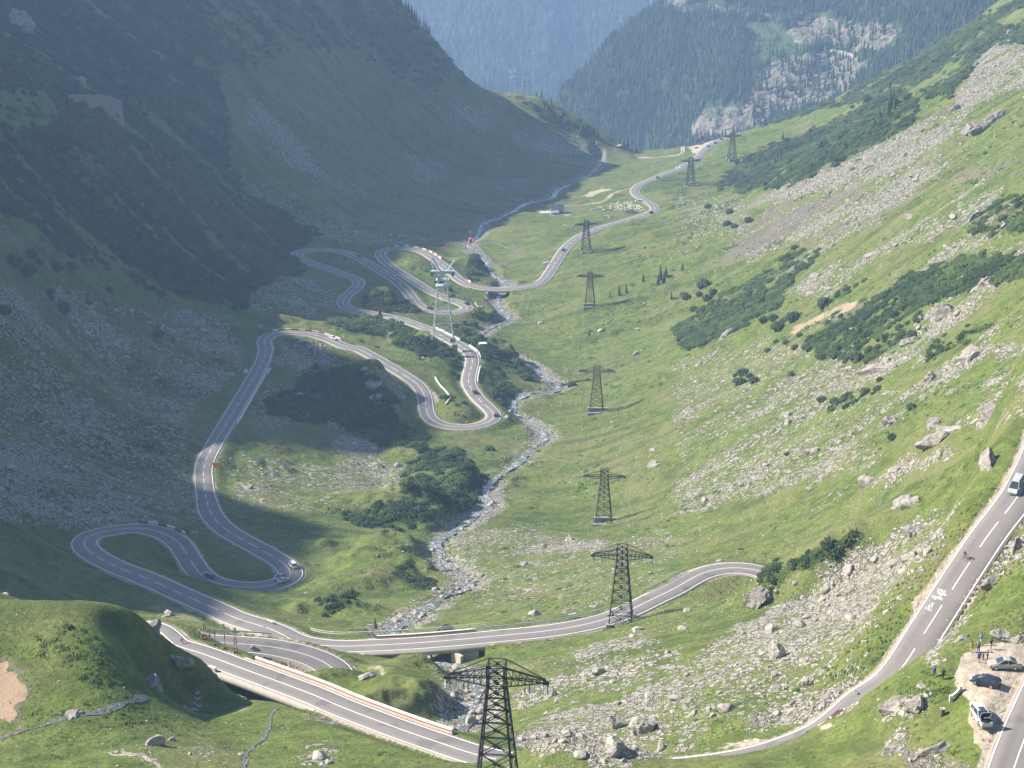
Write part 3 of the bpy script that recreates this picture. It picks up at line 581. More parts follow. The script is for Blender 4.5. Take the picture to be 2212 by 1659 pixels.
def m_asphalt():
    t = NT('worn_asphalt')
    n, p = t.noise(.25, 5, .6), t.noise(9, 3, .7)
    c_ = t.mix(n, (.150, .134, .128), (.205, .186, .178))
    c_ = t.mix(t.ramp(p, .3, .7, 0, .4), c_, (.13, .118, .115))
    c_ = t.mix(t.ramp(t.noise(.16, 2, .4), .62, .66, 0, .6), c_, (.10, .093, .092))       # tar patches
    la = t.attr('lat').outputs['Fac']; tr = t.math('MULTIPLY', t.ramp(t.math('ABSOLUTE', t.math('SUBTRACT', t.math('ABSOLUTE', la), .5)), .08, .26, 1, 0), t.ramp(t.noise(.12, 4), .3, .7, .1, .5))
    c_ = t.mix(tr, c_, (.125, .115, .112))
    c_ = t.mix(t.ramp(t.math('ADD', t.math('ABSOLUTE', la), t.math('MULTIPLY', t.noise(.9, 4, .7), .25)), 1.10, 1.22), c_, (.27, .235, .19))
    return t.finish(c_, .85, p, .2, .05, .3)
def m_paint(name, col, wear=.35):
    t = NT(name)
    n = t.noise(1.7, 5, .75)
    c_ = t.mix(t.ramp(n, .60, .74, 0, wear), col, (.25, .23, .21))
    return t.finish(c_, .7, n, .1, .02, .3)
def m_water():
    t = NT('mountain_stream')
    n = t.noise(.55, 6, .72, dist=.8); n2 = t.noise(2.2, 4, .7)
    f = t.ramp(t.math('ADD', n, t.math('MULTIPLY', t.math('SUBTRACT', n2, .5), .7)), .52, .66)
    c_ = t.mix(f, (.13, .135, .125), (.74, .76, .77))
    m_ = t.finish(c_, t.ramp(f, 0, 1, .12, .6), t.math('ADD', n, n2), .7, .5, .5)
    return m_
M = {}
def mat(k, f):
    if k not in M: M[k] = f()
    return M[k]
M['ground'] = m_ground(); M['rock'] = m_rock(); M['asphalt'] = m_asphalt(); M['white_line'] = m_paint('road_paint', (.74, .73, .69), .5); M['water'] = m_water()

# ------------------------------------------------------------------ ground
idx = np.arange(NR_ * NC, dtype=np.int32).reshape(NR_, NC)
q = np.stack([idx[:-1, :-1], idx[:-1, 1:], idx[1:, 1:], idx[1:, :-1]], -1).reshape(-1, 4)
gme = mesh_np('ground', np.stack([X, Y, Z], -1).reshape(-1, 3), q, M['ground'], True)
ca = gme.attributes.new('cover', 'FLOAT_COLOR', 'POINT')
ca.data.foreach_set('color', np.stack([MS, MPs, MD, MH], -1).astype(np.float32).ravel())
GROUND = tag(link('ground', gme), kind='structure')

# ------------------------------------------------------------------ roads, lines, river as sheets
def strip(P, offs, lift, cuts=None, z_off=None):
    """ribbon along P between lateral offsets; returns verts, quads"""
    T = np.gradient(P[:, :2], axis=0); T /= np.linalg.norm(T, axis=1, keepdims=True)
    N = np.stack([T[:, 1], -T[:, 0]], 1)          # to the right of travel
    n, m = len(P), len(offs)
    V_ = np.empty((n, m, 3))
    for k, o in enumerate(offs):
        o = np.broadcast_to(o, n)
        V_[:, k, :2] = P[:, :2] + N * o[:, None]; V_[:, k, 2] = P[:, 2] + (lift[k] if np.ndim(lift) else lift)
    ix = np.arange(n * m).reshape(n, m)
    ok = np.ones(n - 1, bool) if cuts is None else cuts[:-1] & cuts[1:]
    qd = np.stack([ix[:-1, :-1], ix[:-1, 1:], ix[1:, 1:], ix[1:, :-1]], -1)[ok].reshape(-1, 4)
    return V_.reshape(-1, 3), qd
def join(parts):
    vs, fs, o = [], [], 0
    for v, f in parts:
        vs.append(v); fs.append(np.asarray(f) + o); o += len(v)
    k = {f.shape[1] for f in fs}
    return np.vstack(vs), ([np.vstack([f for f in fs if f.shape[1] == kk]) for kk in k])
def road_hw(n):
    i = RN.index(n); return HWs[rid == i]
road_names = {'main': 'valley_road', 'upper': 'upper_road', 'spur': 'hairpin_road', 'top': 'parking_road'}
LINES = []
for n in RN:
    P, h = ROADS[n], road_hw(n)
    e = h + .45
    v, f = strip(P, [-e - .35, -e, -h * .5, 0 * h, h * .5, e, e + .35], [-.75, -.06, 0.02, .05, .02, -.06, -.75])
    rme = mesh_np(road_names[n], v, f, M['asphalt'], True); la = rme.attributes.new('lat', 'FLOAT', 'POINT'); la.data.foreach_set('value', np.tile([-1.25, -1.12, -.5, 0, .5, 1.12, 1.25], len(P)).astype(np.float32))
    tag(link(road_names[n], rme), kind='structure')
    s = np.arange(len(P)) * 1.5
    T = np.gradient(P[:, :2], axis=0); ang = np.unwrap(np.arctan2(T[:, 1], T[:, 0])); curv = np.abs(smooth1(np.gradient(ang), 6)) / 1.5
    pu_, pv_ = project(*P.T); solid = (curv > .012) | ((n == 'upper') & (pu_ < 1000)) | ((n == 'main') & (pu_ > 680) & (pv_ > 1085)) | (n in ('spur', 'top'))
    i = RN.index(n); br = BRID[rid == i]
    Pf = np.stack([np.interp(np.arange(0, s[-1], .5), s, P[:, k]) for k in range(3)], 1); sf = np.arange(0, s[-1], .5); hf = np.interp(sf, s, h)
    for side in (-1, 1):
        o = side * (hf - .12)
        LINES.append(strip(Pf, sorted([o - .10, o + .10], key=lambda a: a[0]), -.012 + .03))
    cu = (np.interp(sf, s, solid.astype(float)) > .5) | ((sf % 11) < 7.4)
    LINES.append(strip(Pf, [-.08, .08], .05 + .028, cu))
v, f = join(LINES)
tag(link('road_markings', mesh_np('road_markings', v, f, M['white_line'])), kind='structure')
# water: follows the carved bed
P = RIV.copy(); P[:, 2] = P[:, 2] - .72
wv = 1.35 + .8 * vnoise(np.arange(len(P)) / 6., np.zeros(len(P)), 91) + .6 * vnoise(np.arange(len(P)) / 2., np.zeros(len(P)), 92)
offs = np.linspace(-1, 1, 9)
v, f = strip(P, [o * wv + .5 * vnoise(np.arange(len(P)) / 5., np.zeros(len(P)), 93) for o in offs], 0.)
v[:, 2] += .22 * vnoise(v[:, 0] / 1.1, v[:, 1] / 1.1, 94) + .3 * vnoise(v[:, 0] / 4, v[:, 1] / 4, 95)
tag(link('river', mesh_np('river', v, f, M['water'], True)), kind='structure')

# ------------------------------------------------------------------ camera, light, air
cam = bpy.data.cameras.new('camera'); cam.sensor_width = 36; cam.lens = F * 36 / 2212; cam.clip_end = 20000; cam.clip_start = 1
co = bpy.data.objects.new('camera', cam); COL.objects.link(co); co.rotation_euler = (math.pi / 2 - PITCH, 0, 0)
sc.camera = co
w = bpy.data.worlds.new('World'); sc.world = w; w.use_nodes = True
sky = w.node_tree.nodes.new('ShaderNodeTexSky'); sky.sky_type = 'NISHITA'; sky.sun_disc = False; sky.sun_elevation = SUN_EL
ldir = Vector((SUNH[0] * math.cos(SUN_EL), SUNH[1] * math.cos(SUN_EL), -math.sin(SUN_EL)))      # way the light travels
sky.sun_rotation = math.atan2(-ldir.x, -ldir.y); sky.altitude = 2000
bg = w.node_tree.nodes['Background']; w.node_tree.links.new(sky.outputs[0], bg.inputs[0]); bg.inputs[1].default_value = .10
sun = bpy.data.lights.new('sun', 'SUN'); sun.energy = 5.0; sun.angle = R(.53); sun.color = (1, .92, .78)
so = bpy.data.objects.new('sun', sun); COL.objects.link(so); so.rotation_euler = ldir.to_track_quat('-Z', 'Y').to_euler()
sc.view_settings.view_transform = 'Standard'; sc.view_settings.look = 'None'; sc.view_settings.exposure = 1.46; sc.view_settings.gamma = 1
# ------------------------------------------------------------------ instancing into one mesh (for what nobody could count)
def inst(protos, pos, scl, yaw, nrm=None, tint=None, name='stuff', material=None, smooth=False, pick=None):
    n = len(pos)
    pick = rng.integers(0, len(protos), n) if pick is None else pick
    scl = np.broadcast_to(np.asarray(scl, float).reshape(n, -1), (n, 3))
    z = np.tile([0., 0, 1], (n, 1)) if nrm is None else nrm
    a = np.stack([np.cos(yaw), np.sin(yaw), 0 * yaw], 1)
    x = a - (a * z).sum(1, keepdims=True) * z; x /= np.linalg.norm(x, axis=1, keepdims=True)
    y = np.cross(z, x)
    Vs, Fs, Ts, off = [], [], [], 0
    for k, (pv, pf) in enumerate(protos):
        m = pick == k
        if not m.any(): continue
        q_ = pv[None] * scl[m][:, None]
        W = pos[m][:, None] + q_[..., :1] * x[m][:, None] + q_[..., 1:2] * y[m][:, None] + q_[..., 2:] * z[m][:, None]
        nv = len(pv); c_ = m.sum()
        Vs.append(W.reshape(-1, 3)); Fs.append((pf[None] + (np.arange(c_) * nv)[:, None, None]).reshape(-1, pf.shape[1]) + off); off += nv * c_
        if tint is not None: Ts.append(np.repeat(tint[m], nv))
    me = mesh_np(name, np.vstack(Vs), np.vstack(Fs), material, smooth)
    if tint is not None:
        at = me.attributes.new('tint', 'FLOAT', 'POINT'); at.data.foreach_set('value', np.concatenate(Ts).astype(np.float32))
    return me
def m_leaf(name, dark, light, rough=.85):
    t = NT(name)
    a = t.attr('tint').outputs['Fac']
    c_ = t.mix(a, dark, light)
    c_ = t.mix(t.ramp(t.noise(2.5, 3, .6), .35, .7, 0, .35), c_, tuple(k * .6 for k in dark))
    return t.finish(c_, rough, spec=.15)
def spruce_proto(seed, tiers=4, sides=7, spread=.17):
    """conifer: ragged drooping tiers of branches round a thin stem, height 1"""
    r_ = random.Random(seed); V_, Fc = [], []
    for t_ in range(tiers):
        z0 = .08 + .86 * t_ / tiers; z1 = min(1, z0 + 1.5 / tiers); rad = spread * (1 - t_ / tiers) ** .85 + .015
        b = len(V_); V_.append((r_.uniform(-.01, .01), r_.uniform(-.01, .01), z1))
        m = sides * 2
        for i in range(m):
            an = i / m * 2 * math.pi + r_.uniform(-.15, .15); rr = rad * (r_.uniform(.8, 1.15) if i % 2 == 0 else r_.uniform(.4, .62))
            V_.append((rr * math.cos(an), rr * math.sin(an), z0 - (.03 if i % 2 == 0 else -.03)))
        Fc += [(b, b + 1 + i, b + 1 + (i + 1) % m) for i in range(m)]
    return np.array(V_), np.array(Fc)
M['spruce'] = m_leaf('spruce_needles', (.012, .029, .013), (.055, .088, .032))
M['bark'] = flat('bark', (.12, .09, .065), .9)

# ------------------------------------------------------------------ far slopes beyond the valley step
def grid_surface(name, ctl, x0, x1, y0, y1, nx, ny, rough_amp, wl, seed, lam=1e-3):
    c_ = np.array(ctl, float)
    P = np.stack([(c_[:, 0] - U0) / F, 0 * c_[:, 0], 0 * c_[:, 0]], 1)
    W = at_y(c_[:, 0], c_[:, 1], c_[:, 2])
    m = tps_fit(W, lam)
    gx, gy = np.meshgrid(np.linspace(x0, x1, nx), np.linspace(y0, y1, ny))
    gz = tps_eval(m, gx, gy)
    gz = gz + rough_amp * (fbm(gx, gy, wl, 5, seed, .52) - .6 * np.abs(fbm(gx * 1.4, gy * .8, wl * .6, 3, seed + 9)))
    return gx, gy, gz
def grid_mesh(name, gx, gy, gz, material, attrs=None):
    ny, nx = gx.shape; ix = np.arange(nx * ny).reshape(ny, nx)
    f_ = np.stack([ix[:-1, :-1], ix[:-1, 1:], ix[1:, 1:], ix[1:, :-1]], -1).reshape(-1, 4)
    me = mesh_np(name, np.stack([gx, gy, gz], -1).reshape(-1, 3), f_, material, True)
    if attrs is not None:
        ca_ = me.attributes.new('cover', 'FLOAT_COLOR', 'POINT'); ca_.data.foreach_set('color', attrs.astype(np.float32).ravel())
    return tag(link(name, me), kind='structure')
def m_far():
    t = NT('far_slope')
    A = t.attr('cover'); sep = t.n('ShaderNodeSeparateColor'); t.l(A.outputs['Color'], sep.inputs[0])
    rock, meadow, track = sep.outputs
    n = t.noise(.03, 5, .65); n2 = t.noise(.16, 4, .65)
    c_ = t.mix(n, (.022, .042, .016), (.045, .078, .028))
    c_ = t.mix(t.ramp(t.math('ADD', meadow, t.math('SUBTRACT', n2, .5)), .3, .7), c_, (.050, .082, .028))
    rk = t.mix(t.ramp(t.noise(.11, 6, .7, vec=t.mapped((1, 1, .25))), .35, .65), (.075, .068, .056), (.235, .19, .15))
    c_ = t.mix(t.ramp(t.math('ADD', rock, t.math('MULTIPLY', t.math('SUBTRACT', n2, .5), 1.2)), .45, .65), c_, rk)
    c_ = t.mix(track, c_, (.50, .46, .40))
    return t.finish(c_, .95, t.math('ADD', n2, n), .8, 3, .1)
M['far'] = m_far()
FC = [(1210, 208, 3000), (1240, 175, 3020), (1330, 100, 3060), (1400, 45, 3110), (1440, 8, 3140), (1480, -20, 3160), (1390, 330, 2880), (1300, 290, 2930), (1250, 250, 2960), (1600, 285, 2740), (1600, 100, 2900), (1600, 0, 3010), (1800, 235, 2640), (1800, 50, 2860), (2000, 120, 2540), (2000, 0, 2720), (2200, -60, 2580), (2200, 60, 2440), (1500, 200, 2870),
      (1500, 330, 2760), (1500, 420, 2690), (1350, 400, 2850), (1250, 330, 2930), (1200, 290, 2980), (1700, 350, 2600), (1900, 300, 2500), (1900, -40, 2850), (2100, 200, 2380), (1700, -60, 3040)]
gx, gy, gz = grid_surface('far', FC, 60, 950, 2360, 3220, 340, 340, 34, 150, 201)
# the ridge towards the gorge: ground falls away to the left and behind
rx = [60, 70, 150, 205, 240, 270, 330, 500, 950]; rb = [2985, 3000, 3060, 3110, 3140, 3165, 3200, 3230, 3300]
dd = np.maximum(gy - np.interp(gx, rx, rb), 0); gz -= .9 * dd * sstep(0, 50, dd)
dl = np.maximum(72 + .02 * (gy - 3000) - gx, 0); gz -= dl * 1.2
fu, fv = project(gx, gy, gz)
fj = fbm(gx, gy, 40, 4, 210, .6) * 16
fuj, fvj = fu + fj, fv + fbm(gx + 90, gy, 40, 4, 211, .6) * 12
def fmask(polys):
    m = np.zeros(gx.shape)
    for d_, p_ in polys: m = np.maximum(m, pip(fuj, fvj, p_) * d_)
    return m
frock = fmask([(.62, crop(3, [(690, 200), (760, 140), (1000, 100), (1200, 150), (1350, 140), (1430, 200), (1360, 300), (1260, 335), (1150, 345), (900, 285), (720, 245)])), (.62, crop(3, [(860, 330), (1150, 360), (1230, 400), (1130, 540), (1000, 640), (700, 720), (560, 780), (400, 870), (100, 900), (190, 690), (450, 650), (500, 480), (700, 330)])),
               (.8, crop(3, [(100, 800), (180, 770), (240, 880), (120, 890)])), (.6, crop(3, [(440, 380), (540, 260), (510, 250), (420, 370)])), (.7, crop(3, [(0, 60), (300, 40), (500, 70), (700, 100), (690, 130), (400, 95), (0, 90)])), (.8, [(1435, -5), (1500, -5), (1470, 15), (1440, 25)])])
fmead = fmask([(.8, crop(3, [(380, 130), (650, 150), (900, 300), (700, 330), (600, 380), (540, 430), (520, 250), (400, 180)])), (.8, crop(3, [(690, 130), (900, 90), (1000, 110), (760, 160)])), (.5, crop(3, [(0, 30), (350, 20), (360, 70), (0, 80)])), (.5, crop(3, [(1240, 240), (1420, 210), (1500, 250), (1250, 420)]))])
ftrk = np.zeros(gx.shape)
FARROAD = [tuple(p) for p in crop(3, [(760, 255), (905, 292), (980, 312), (1060, 322), (1120, 338), (1155, 356)])]
tags_ = np.stack([frock, fmead, ftrk, 0 * frock], -1)
grid_mesh('far_slope', gx, gy, gz, M['far'], tags_)
def fsample(g, x, y):
    gx_, gy_, gz_ = g
    i = np.clip((y - gy_[0, 0]) / (gy_[1, 0] - gy_[0, 0]), 0, gy_.shape[0] - 1.001); j = np.clip((x - gx_[0, 0]) / (gx_[0, 1] - gx_[0, 0]), 0, gx_.shape[1] - 1.001)
    i0, j0 = i.astype(int), j.astype(int); a, b = i - i0, j - j0
    return (gz_[i0, j0] * (1 - a) + gz_[i0 + 1, j0] * a) * (1 - b) + (gz_[i0, j0 + 1] * (1 - a) + gz_[i0 + 1, j0 + 1] * a) * b
GF = (gx, gy, gz)
SPR = [spruce_proto(s) for s in range(5)]
SPR_LO = [spruce_proto(s + 20, 3, 4, .15) for s in range(4)]
n = 46000
px, py = rng.uniform(62, 930, n), rng.uniform(2400, 3190, n)
pz = fsample(GF, px, py)
i_ = np.clip(((py - 2360) / 860 * 339).astype(int), 0, 339); j_ = np.clip(((px - 60) / 890 * 339).astype(int), 0, 339)
keep = (rng.random(n) > np.maximum(frock[i_, j_] * 1.15, fmead[i_, j_] * .95) + .22 * (vnoise(px / 60, py / 60, 230) > .35))
pu, pv_ = project(px, py, pz)
keep &= (pu > 1150) & (pu < 2330) & (pv_ < 420)
px, py, pz = px[keep], py[keep], pz[keep]; n = len(px)
hgt = rng.uniform(8, 17, n) * np.where(fmead[i_, j_][keep] > .3, .5, 1)
me = inst(SPR_LO, np.stack([px, py, pz - .5], 1), hgt, rng.uniform(0, 6.3, n), None, np.clip(rng.normal(.4, .28, n), 0, 1), 'spruce_forest', M['spruce'])
tag(link('spruce_forest', me), kind='stuff')
# track cut into the far slope
fp = []
for (u, v) in FARROAD:
    d_ = ray(u, v); d_ = d_ / d_[1]
    ys = np.arange(2400, 3150, 2.)
    k = np.nonzero(ys * d_[2] < fsample(GF, ys * d_[0], ys))[0]
    k = k[0] if len(k) else 0
    fp.append([ys[k] * d_[0], ys[k], ys[k] * d_[2]])
fp = np.array(fp); fp[:, 2] = smooth1(fp[:, 2], 1); fp = catmull(fp, 4)
for k in range(3): fp[:, k] = smooth1(fp[:, k], 5)
v, f = strip(fp, [-4, -3, 3, 4], [-4, .8, .8, -4])
tag(link('far_road', mesh_np('far_road', v, f, flat('pale_road', (.24, .225, .21), .85, .08), True)), kind='structure')
FARROADP = fp
# blue mountainside closing the view, wooded
BC = [(u, v, y) for u, v, y in [(800, -60, 5200), (1100, -60, 5250), (1400, -60, 5300), (1700, -60, 5200), (800, 60, 4850), (1100, 50, 4900), (1400, 60, 4950), (1700, 40, 4900), (900, 160, 4600), (1150, 160, 4620), (1350, 160, 4700), (1000, 260, 4380), (1250, 260, 4400), (1400, 260, 4450), (1100, 420, 4150), (1300, 420, 4150), (700, 250, 4400), (700, 420, 4150), (1600, 250, 4450), (1600, 420, 4150), (2200, 100, 4700), (2200, -60, 5100), (300, 0, 5000), (300, 300, 4400)]]
bx, by, bz = grid_surface('blue', BC, -900, 1500, 4000, 5900, 200, 170, 90, 420, 301)
brk = np.zeros(bx.shape); bu, bv = project(bx, by, bz)
brk = sstep(.2, .5, fbm(bx, by, 160, 4, 310)) * .55
brk = np.maximum(brk, .9 * pip(bu + 12 * fbm(bx, by, 90, 3, 311), bv, [(1030, 40), (1080, 30), (1120, 60), (1090, 85), (1040, 75)]))
grid_mesh('distant_mountainside', bx, by, bz, M['far'], np.stack([brk, 0 * brk, 0 * brk, 0 * brk], -1))
n = 26000
px, py = rng.uniform(-420, 800, n), rng.uniform(4080, 5500, n)
pz = fsample((bx, by, bz), px, py)
keep = rng.random(n) > .12 + .6 * sstep(.2, .6, vnoise(px / 130, py / 130, 320))
px, py, pz = px[keep], py[keep], pz[keep]; n = len(px)
BL = [spruce_proto(s + 40, 1, 4, .26) for s in range(3)]
me = inst(BL, np.stack([px, py, pz - 1], 1), rng.uniform(14, 30, n), rng.uniform(0, 6.3, n), None, np.clip(rng.normal(.4, .25, n), 0, 1), 'distant_forest', M['spruce'])
tag(link('distant_forest', me), kind='stuff')
# gorge floor between the step and the far slopes
gxx, gyy = np.meshgrid(np.linspace(-2400, 2400, 40), np.linspace(1900, 7000, 50))
tag(link('gorge_floor', mesh_np('gorge_floor', np.stack([gxx, gyy, -1330 + 25 * fbm(gxx, gyy, 500, 3, 330)], -1).reshape(-1, 3), (lambda ix: np.stack([ix[:-1, :-1], ix[:-1, 1:], ix[1:, 1:], ix[1:, :-1]], -1).reshape(-1, 4))(np.arange(2000).reshape(50, 40)), M['far'], True)), kind='structure')
# ------------------------------------------------------------------ stones, dwarf pine, shrubs on the ground
def hull_rock(seed, n=15, flat_=.62):
    r_ = np.random.default_rng(seed)
    p = r_.normal(size=(n, 3)); p /= np.linalg.norm(p, axis=1, keepdims=True)
    p *= r_.uniform(.72, 1.0, (n, 1)); p *= [.5, .5 * r_.uniform(.6, .95), .5 * flat_ * r_.uniform(.75, 1.3)]
    p[:, 2] += .12
    bm = bmesh.new()
    for a in p: bm.verts.new(a)
    h = bmesh.ops.convex_hull(bm, input=bm.verts)
    bmesh.ops.delete(bm, geom=[g for g in set(h['geom_interior'] + h['geom_unused']) if isinstance(g, bmesh.types.BMVert) and g.is_valid], context='VERTS')
    bmesh.ops.triangulate(bm, faces=bm.faces)
    bm.verts.index_update()
    V_ = np.array([v.co[:] for v in bm.verts]); Fc = np.array([[v.index for v in f.verts] for f in bm.faces]); bm.free()
    return V_, Fc
ROCKS = [hull_rock(s) for s in range(12)]
# picture area of every ground cell decides how many stones show there
dU1, dV1 = U[1:, :-1] - U[:-1, :-1], V[1:, :-1] - V[:-1, :-1]
dU2, dV2 = U[:-1, 1:] - U[:-1, :-1], V[:-1, 1:] - V[:-1, :-1]
PXA = np.clip(dU2 * -dV1 + dU1 * dV2, 0, 40)          # facing the viewer only
inside = (U[:-1, :-1] > -90) & (U[:-1, :-1] < 2300) & (V[:-1, :-1] > -60) & (V[:-1, :-1] < 1740) & (Y[:-1, :-1] > 235) & (Y[:-1, :-1] < 1960)
PXA = PXA * inside
WA = np.maximum((X[:-1, 1:] - X[:-1, :-1]) * (Y[1:, :-1] - Y[:-1, :-1]), 0) * inside
droad = np.where(on, DR - hw, 99)[:-1, :-1]
clearing = (droad > 1.6) & ~isb[:-1, :-1]
def sample(dens):
    """random plan points with `dens` expected per grid cell"""
    k = rng.poisson(np.clip(dens, 0, 50)).ravel(); nz = np.repeat(np.nonzero(k)[0], k[k > 0])
    i, j = np.divmod(nz, NC - 1)
    a, b = rng.random(len(nz)), rng.random(len(nz))
    x = (X[i, j] * (1 - b) + X[i, j + 1] * b) * (1 - a) + (X[i + 1, j] * (1 - b) + X[i + 1, j + 1] * b) * a
    y = Y[i, j] * (1 - a) + Y[i + 1, j] * a
    return x, y, i, j
cl = lambda A: A[:-1, :-1]
riverpart = np.where(cl(IV) >= 0, (1 - sstep(1.5, 6, cl(DV))), 0)
# the turf itself carries single stones almost everywhere, more on the right flank
turf = np.clip(.35 + 1.5 * fbm(X, Y, 55, 3, 401), .03, 1.6)[:-1, :-1] * np.where(cl(U) > 1080, 1.3, .5) * (1 - cl(MPs))
calmland = np.where((cl(V) > 430) & (cl(V) < 640) & (cl(U) > 1050) & (cl(U) < 1420), .25, 1) * np.where((cl(V) > 1300) & (cl(U) < 1080), .5, 1)
dens = PXA / 4.66 * (cl(MS) ** 1.1 * .42 + turf * calmland * .075 + riverpart * .16) * clearing * (1 - .93 * cl(MD))
sx, sy, si, sj = sample(dens)
n = len(sx)
inr = riverpart[si, sj] > .3
dist = np.sqrt(sx ** 2 + sy ** 2 + gsample(sx, sy) ** 2)
m2 = dist / 2053                                   # metres per picture pixel at that range
sm = MS[si, sj]
d_px = np.where(sm > .2, 1.35, 1.6) * np.exp(rng.normal(0, .42, n)) * (1 + .25 * sm) + (rng.random(n) < .035 * (sm + .25)) * rng.exponential(2.2, n)
size = np.clip(d_px * m2 * (m2 / .3) ** -.25, .22, 3.3)
size = np.where(inr, np.clip(size, .3, 2.4), size)
sz_ = gsample(sx, sy)
# stones stay off each other's road and the water line keeps its own
nr = gnormal(sx, sy)
nr = nr * .6 + np.array([0, 0, .4]) + rng.normal(0, .16, (n, 3)); nr /= np.linalg.norm(nr, axis=1, keepdims=True)
order = np.argsort(-(size / m2))
vis = (cl(U)[si, sj] > 5) & (cl(U)[si, sj] < 2207) & (cl(V)[si, sj] > 5) & (cl(V)[si, sj] < 1650)
big_ = np.zeros(n, bool); big_[[k for k in order if vis[k]][:286]] = True
me = inst(ROCKS, np.stack([sx, sy, sz_ - .16 * size], 1)[~big_], (size[:, None] * np.stack([rng.uniform(.9, 1.5, n), rng.uniform(.8, 1.1, n), rng.uniform(.6, 1.1, n)], 1))[~big_], rng.uniform(0, 6.3, n)[~big_], nr[~big_], None, 'loose_stones', M['rock'])
tag(link('loose_stones', me), kind='stuff')
print('stones', n)
# the largest ones stand for themselves
def boulder_mesh(seed, flat_=.7, sub=2):
    r_ = random.Random(seed)
    bm = bmesh.new(); bmesh.ops.create_icosphere(bm, subdivisions=3, radius=.5)
    cuts = []
    for _ in range(9):
        nn = Vector((r_.gauss(0, 1), r_.gauss(0, 1), r_.gauss(0, .8))).normalized(); cuts.append((nn, r_.uniform(.27, .43)))
    sh = Vector((r_.uniform(.85, 1.3), r_.uniform(.7, 1.0), flat_ * r_.uniform(.75, 1.2)))
    for v in bm.verts:
        for nn, dd in cuts:
            k = v.co.dot(nn)
            if k > dd: v.co -= nn * (k - dd) * .93
        v.co += v.co.normalized() * (mnoise.noise(v.co * 3.1 + Vector((seed, 0, 0))) * .05 + mnoise.noise(v.co * 8 + Vector((0, seed, 0))) * .025)
        v.co = Vector((v.co.x * sh.x, v.co.y * sh.y, v.co.z * sh.z))
    me = bpy.data.meshes.new('boulder'); bm.to_mesh(me); bm.free(); me.materials.append(M['rock'])
    return me
BM = [boulder_mesh(s) for s in range(14)]
ZONES = [  # first match wins: test on picture position -> label, group
 (lambda u, v, r: r, 'wet grey boulder lying in the bed of the mountain stream', 'boulders in the stream bed'),
 (lambda u, v, r: u < 1080 and v > 1290, 'weathered grey boulder on the bright turf below the grassy knoll', 'boulders on the turf around the knoll'),
 (lambda u, v, r: u < 470 and v < 1290, 'grey boulder on the shaded scree left of the valley road', 'boulders on the shaded left scree'),
 (lambda u, v, r: u < 1000 and 960 < v < 1290, 'pale boulder on the sunlit hummock between road and stream', 'boulders on the sunlit hummock'),
 (lambda u, v, r: u < 1040 and 640 < v <= 960, 'grey boulder inside the upper loops of the valley road', 'boulders inside the road loops'),
 (lambda u, v, r: u < 1300 and v <= 640, 'grey boulder on the far valley floor and its shaded flank', 'boulders on the far valley floor'),
 (lambda u, v, r: u > 1900 and v > 1350, 'sandy boulder on the bank beside the gravel parking place', 'boulders by the parking place'),
 (lambda u, v, r: v > 1330, 'pale angular boulder in the scree fan below the upper road', 'boulders in the lower scree fan'),
 (lambda u, v, r: u > 1500 and v < 760, 'pale boulder high on the sunlit right mountainside', 'boulders high on the right mountainside'),
 (lambda u, v, r: v < 1000, 'pale boulder scattered over the upper pasture right of the stream', 'boulders on the upper right pasture'),
 (lambda u, v, r: True, 'pale boulder scattered over the lower pasture right of the stream', 'boulders on the lower right pasture')]
for k in np.nonzero(big_)[0]:
    o = link('boulder', BM[k % len(BM)])
    s_ = size[k] * 1.12
    o.scale = (s_ * rng.uniform(.9, 1.3), s_, s_ * rng.uniform(.75, 1.1)); o.rotation_euler = (rng.normal(0, .18), rng.normal(0, .18), rng.uniform(0, 6.28)); o.location = (sx[k], sy[k], sz_[k] + .08 * s_)
    for fn, lab, grp in ZONES:
        if fn(U[si[k], sj[k]], V[si[k], sj[k]], inr[k]): tag(o, lab, 'boulder', grp); break

# dwarf pine thicket
def bush_proto(seed, nt=15):
    r_ = random.Random(seed); V_, Fc = [], []
    for k in range(nt):
        an = k * 2.4 + r_.uniform(-.4, .4); rr = .5 * math.sqrt((k + .3) / nt)
        bx_, by_ = rr * math.cos(an), rr * math.sin(an); h = .62 * (1 - (rr / .56) ** 2) + r_.uniform(.02, .2); wd = r_.uniform(.10, .17)
        tip = (bx_ * 1.25 + r_.uniform(-.07, .07), by_ * 1.25 + r_.uniform(-.07, .07), h + .14)
        b = len(V_); a0 = r_.uniform(0, 2)
        V_.append(tip)
        for i in range(4):
            a_ = a0 + i * math.pi / 2
            V_.append((bx_ + wd * math.cos(a_), by_ + wd * math.sin(a_), h - .30 + r_.uniform(-.06, .06)))
        Fc += [(b, b + 1 + i, b + 1 + (i + 1) % 4) for i in range(4)]
    b = len(V_); V_.append((0, 0, .5)); m = 9
    for i in range(m): V_.append((.5 * math.cos(i / m * 6.283) * r_.uniform(.85, 1.1), .5 * math.sin(i / m * 6.283) * r_.uniform(.85, 1.1), -.15))
    Fc += [(b, b + 1 + i, b + 1 + (i + 1) % m) for i in range(m)]
    return np.array(V_), np.array(Fc)
BUSH = [bush_proto(s) for s in range(8)]
M['pine'] = m_leaf('dwarf_pine_needles', (.017, .034, .013), (.068, .100, .030))
M['shrub'] = m_leaf('low_shrub_leaves', (.035, .066, .014), (.095, .150, .030))
rngd = np.sqrt(X ** 2 + Y ** 2 + Z ** 2)[:-1, :-1]
sp = np.clip(rngd / 1000 * 2.1, 1.2, 3.0)
dens = WA * np.clip(cl(MPs) * 1.25, 0, 1) ** 1.4 / sp ** 2 * .85 * clearing * (PXA > 0)
bx_, by_, bi, bj = sample(dens)
n = len(bx_); s_ = sp[bi, bj] * np.exp(rng.normal(0, .34, n)) * 1.6
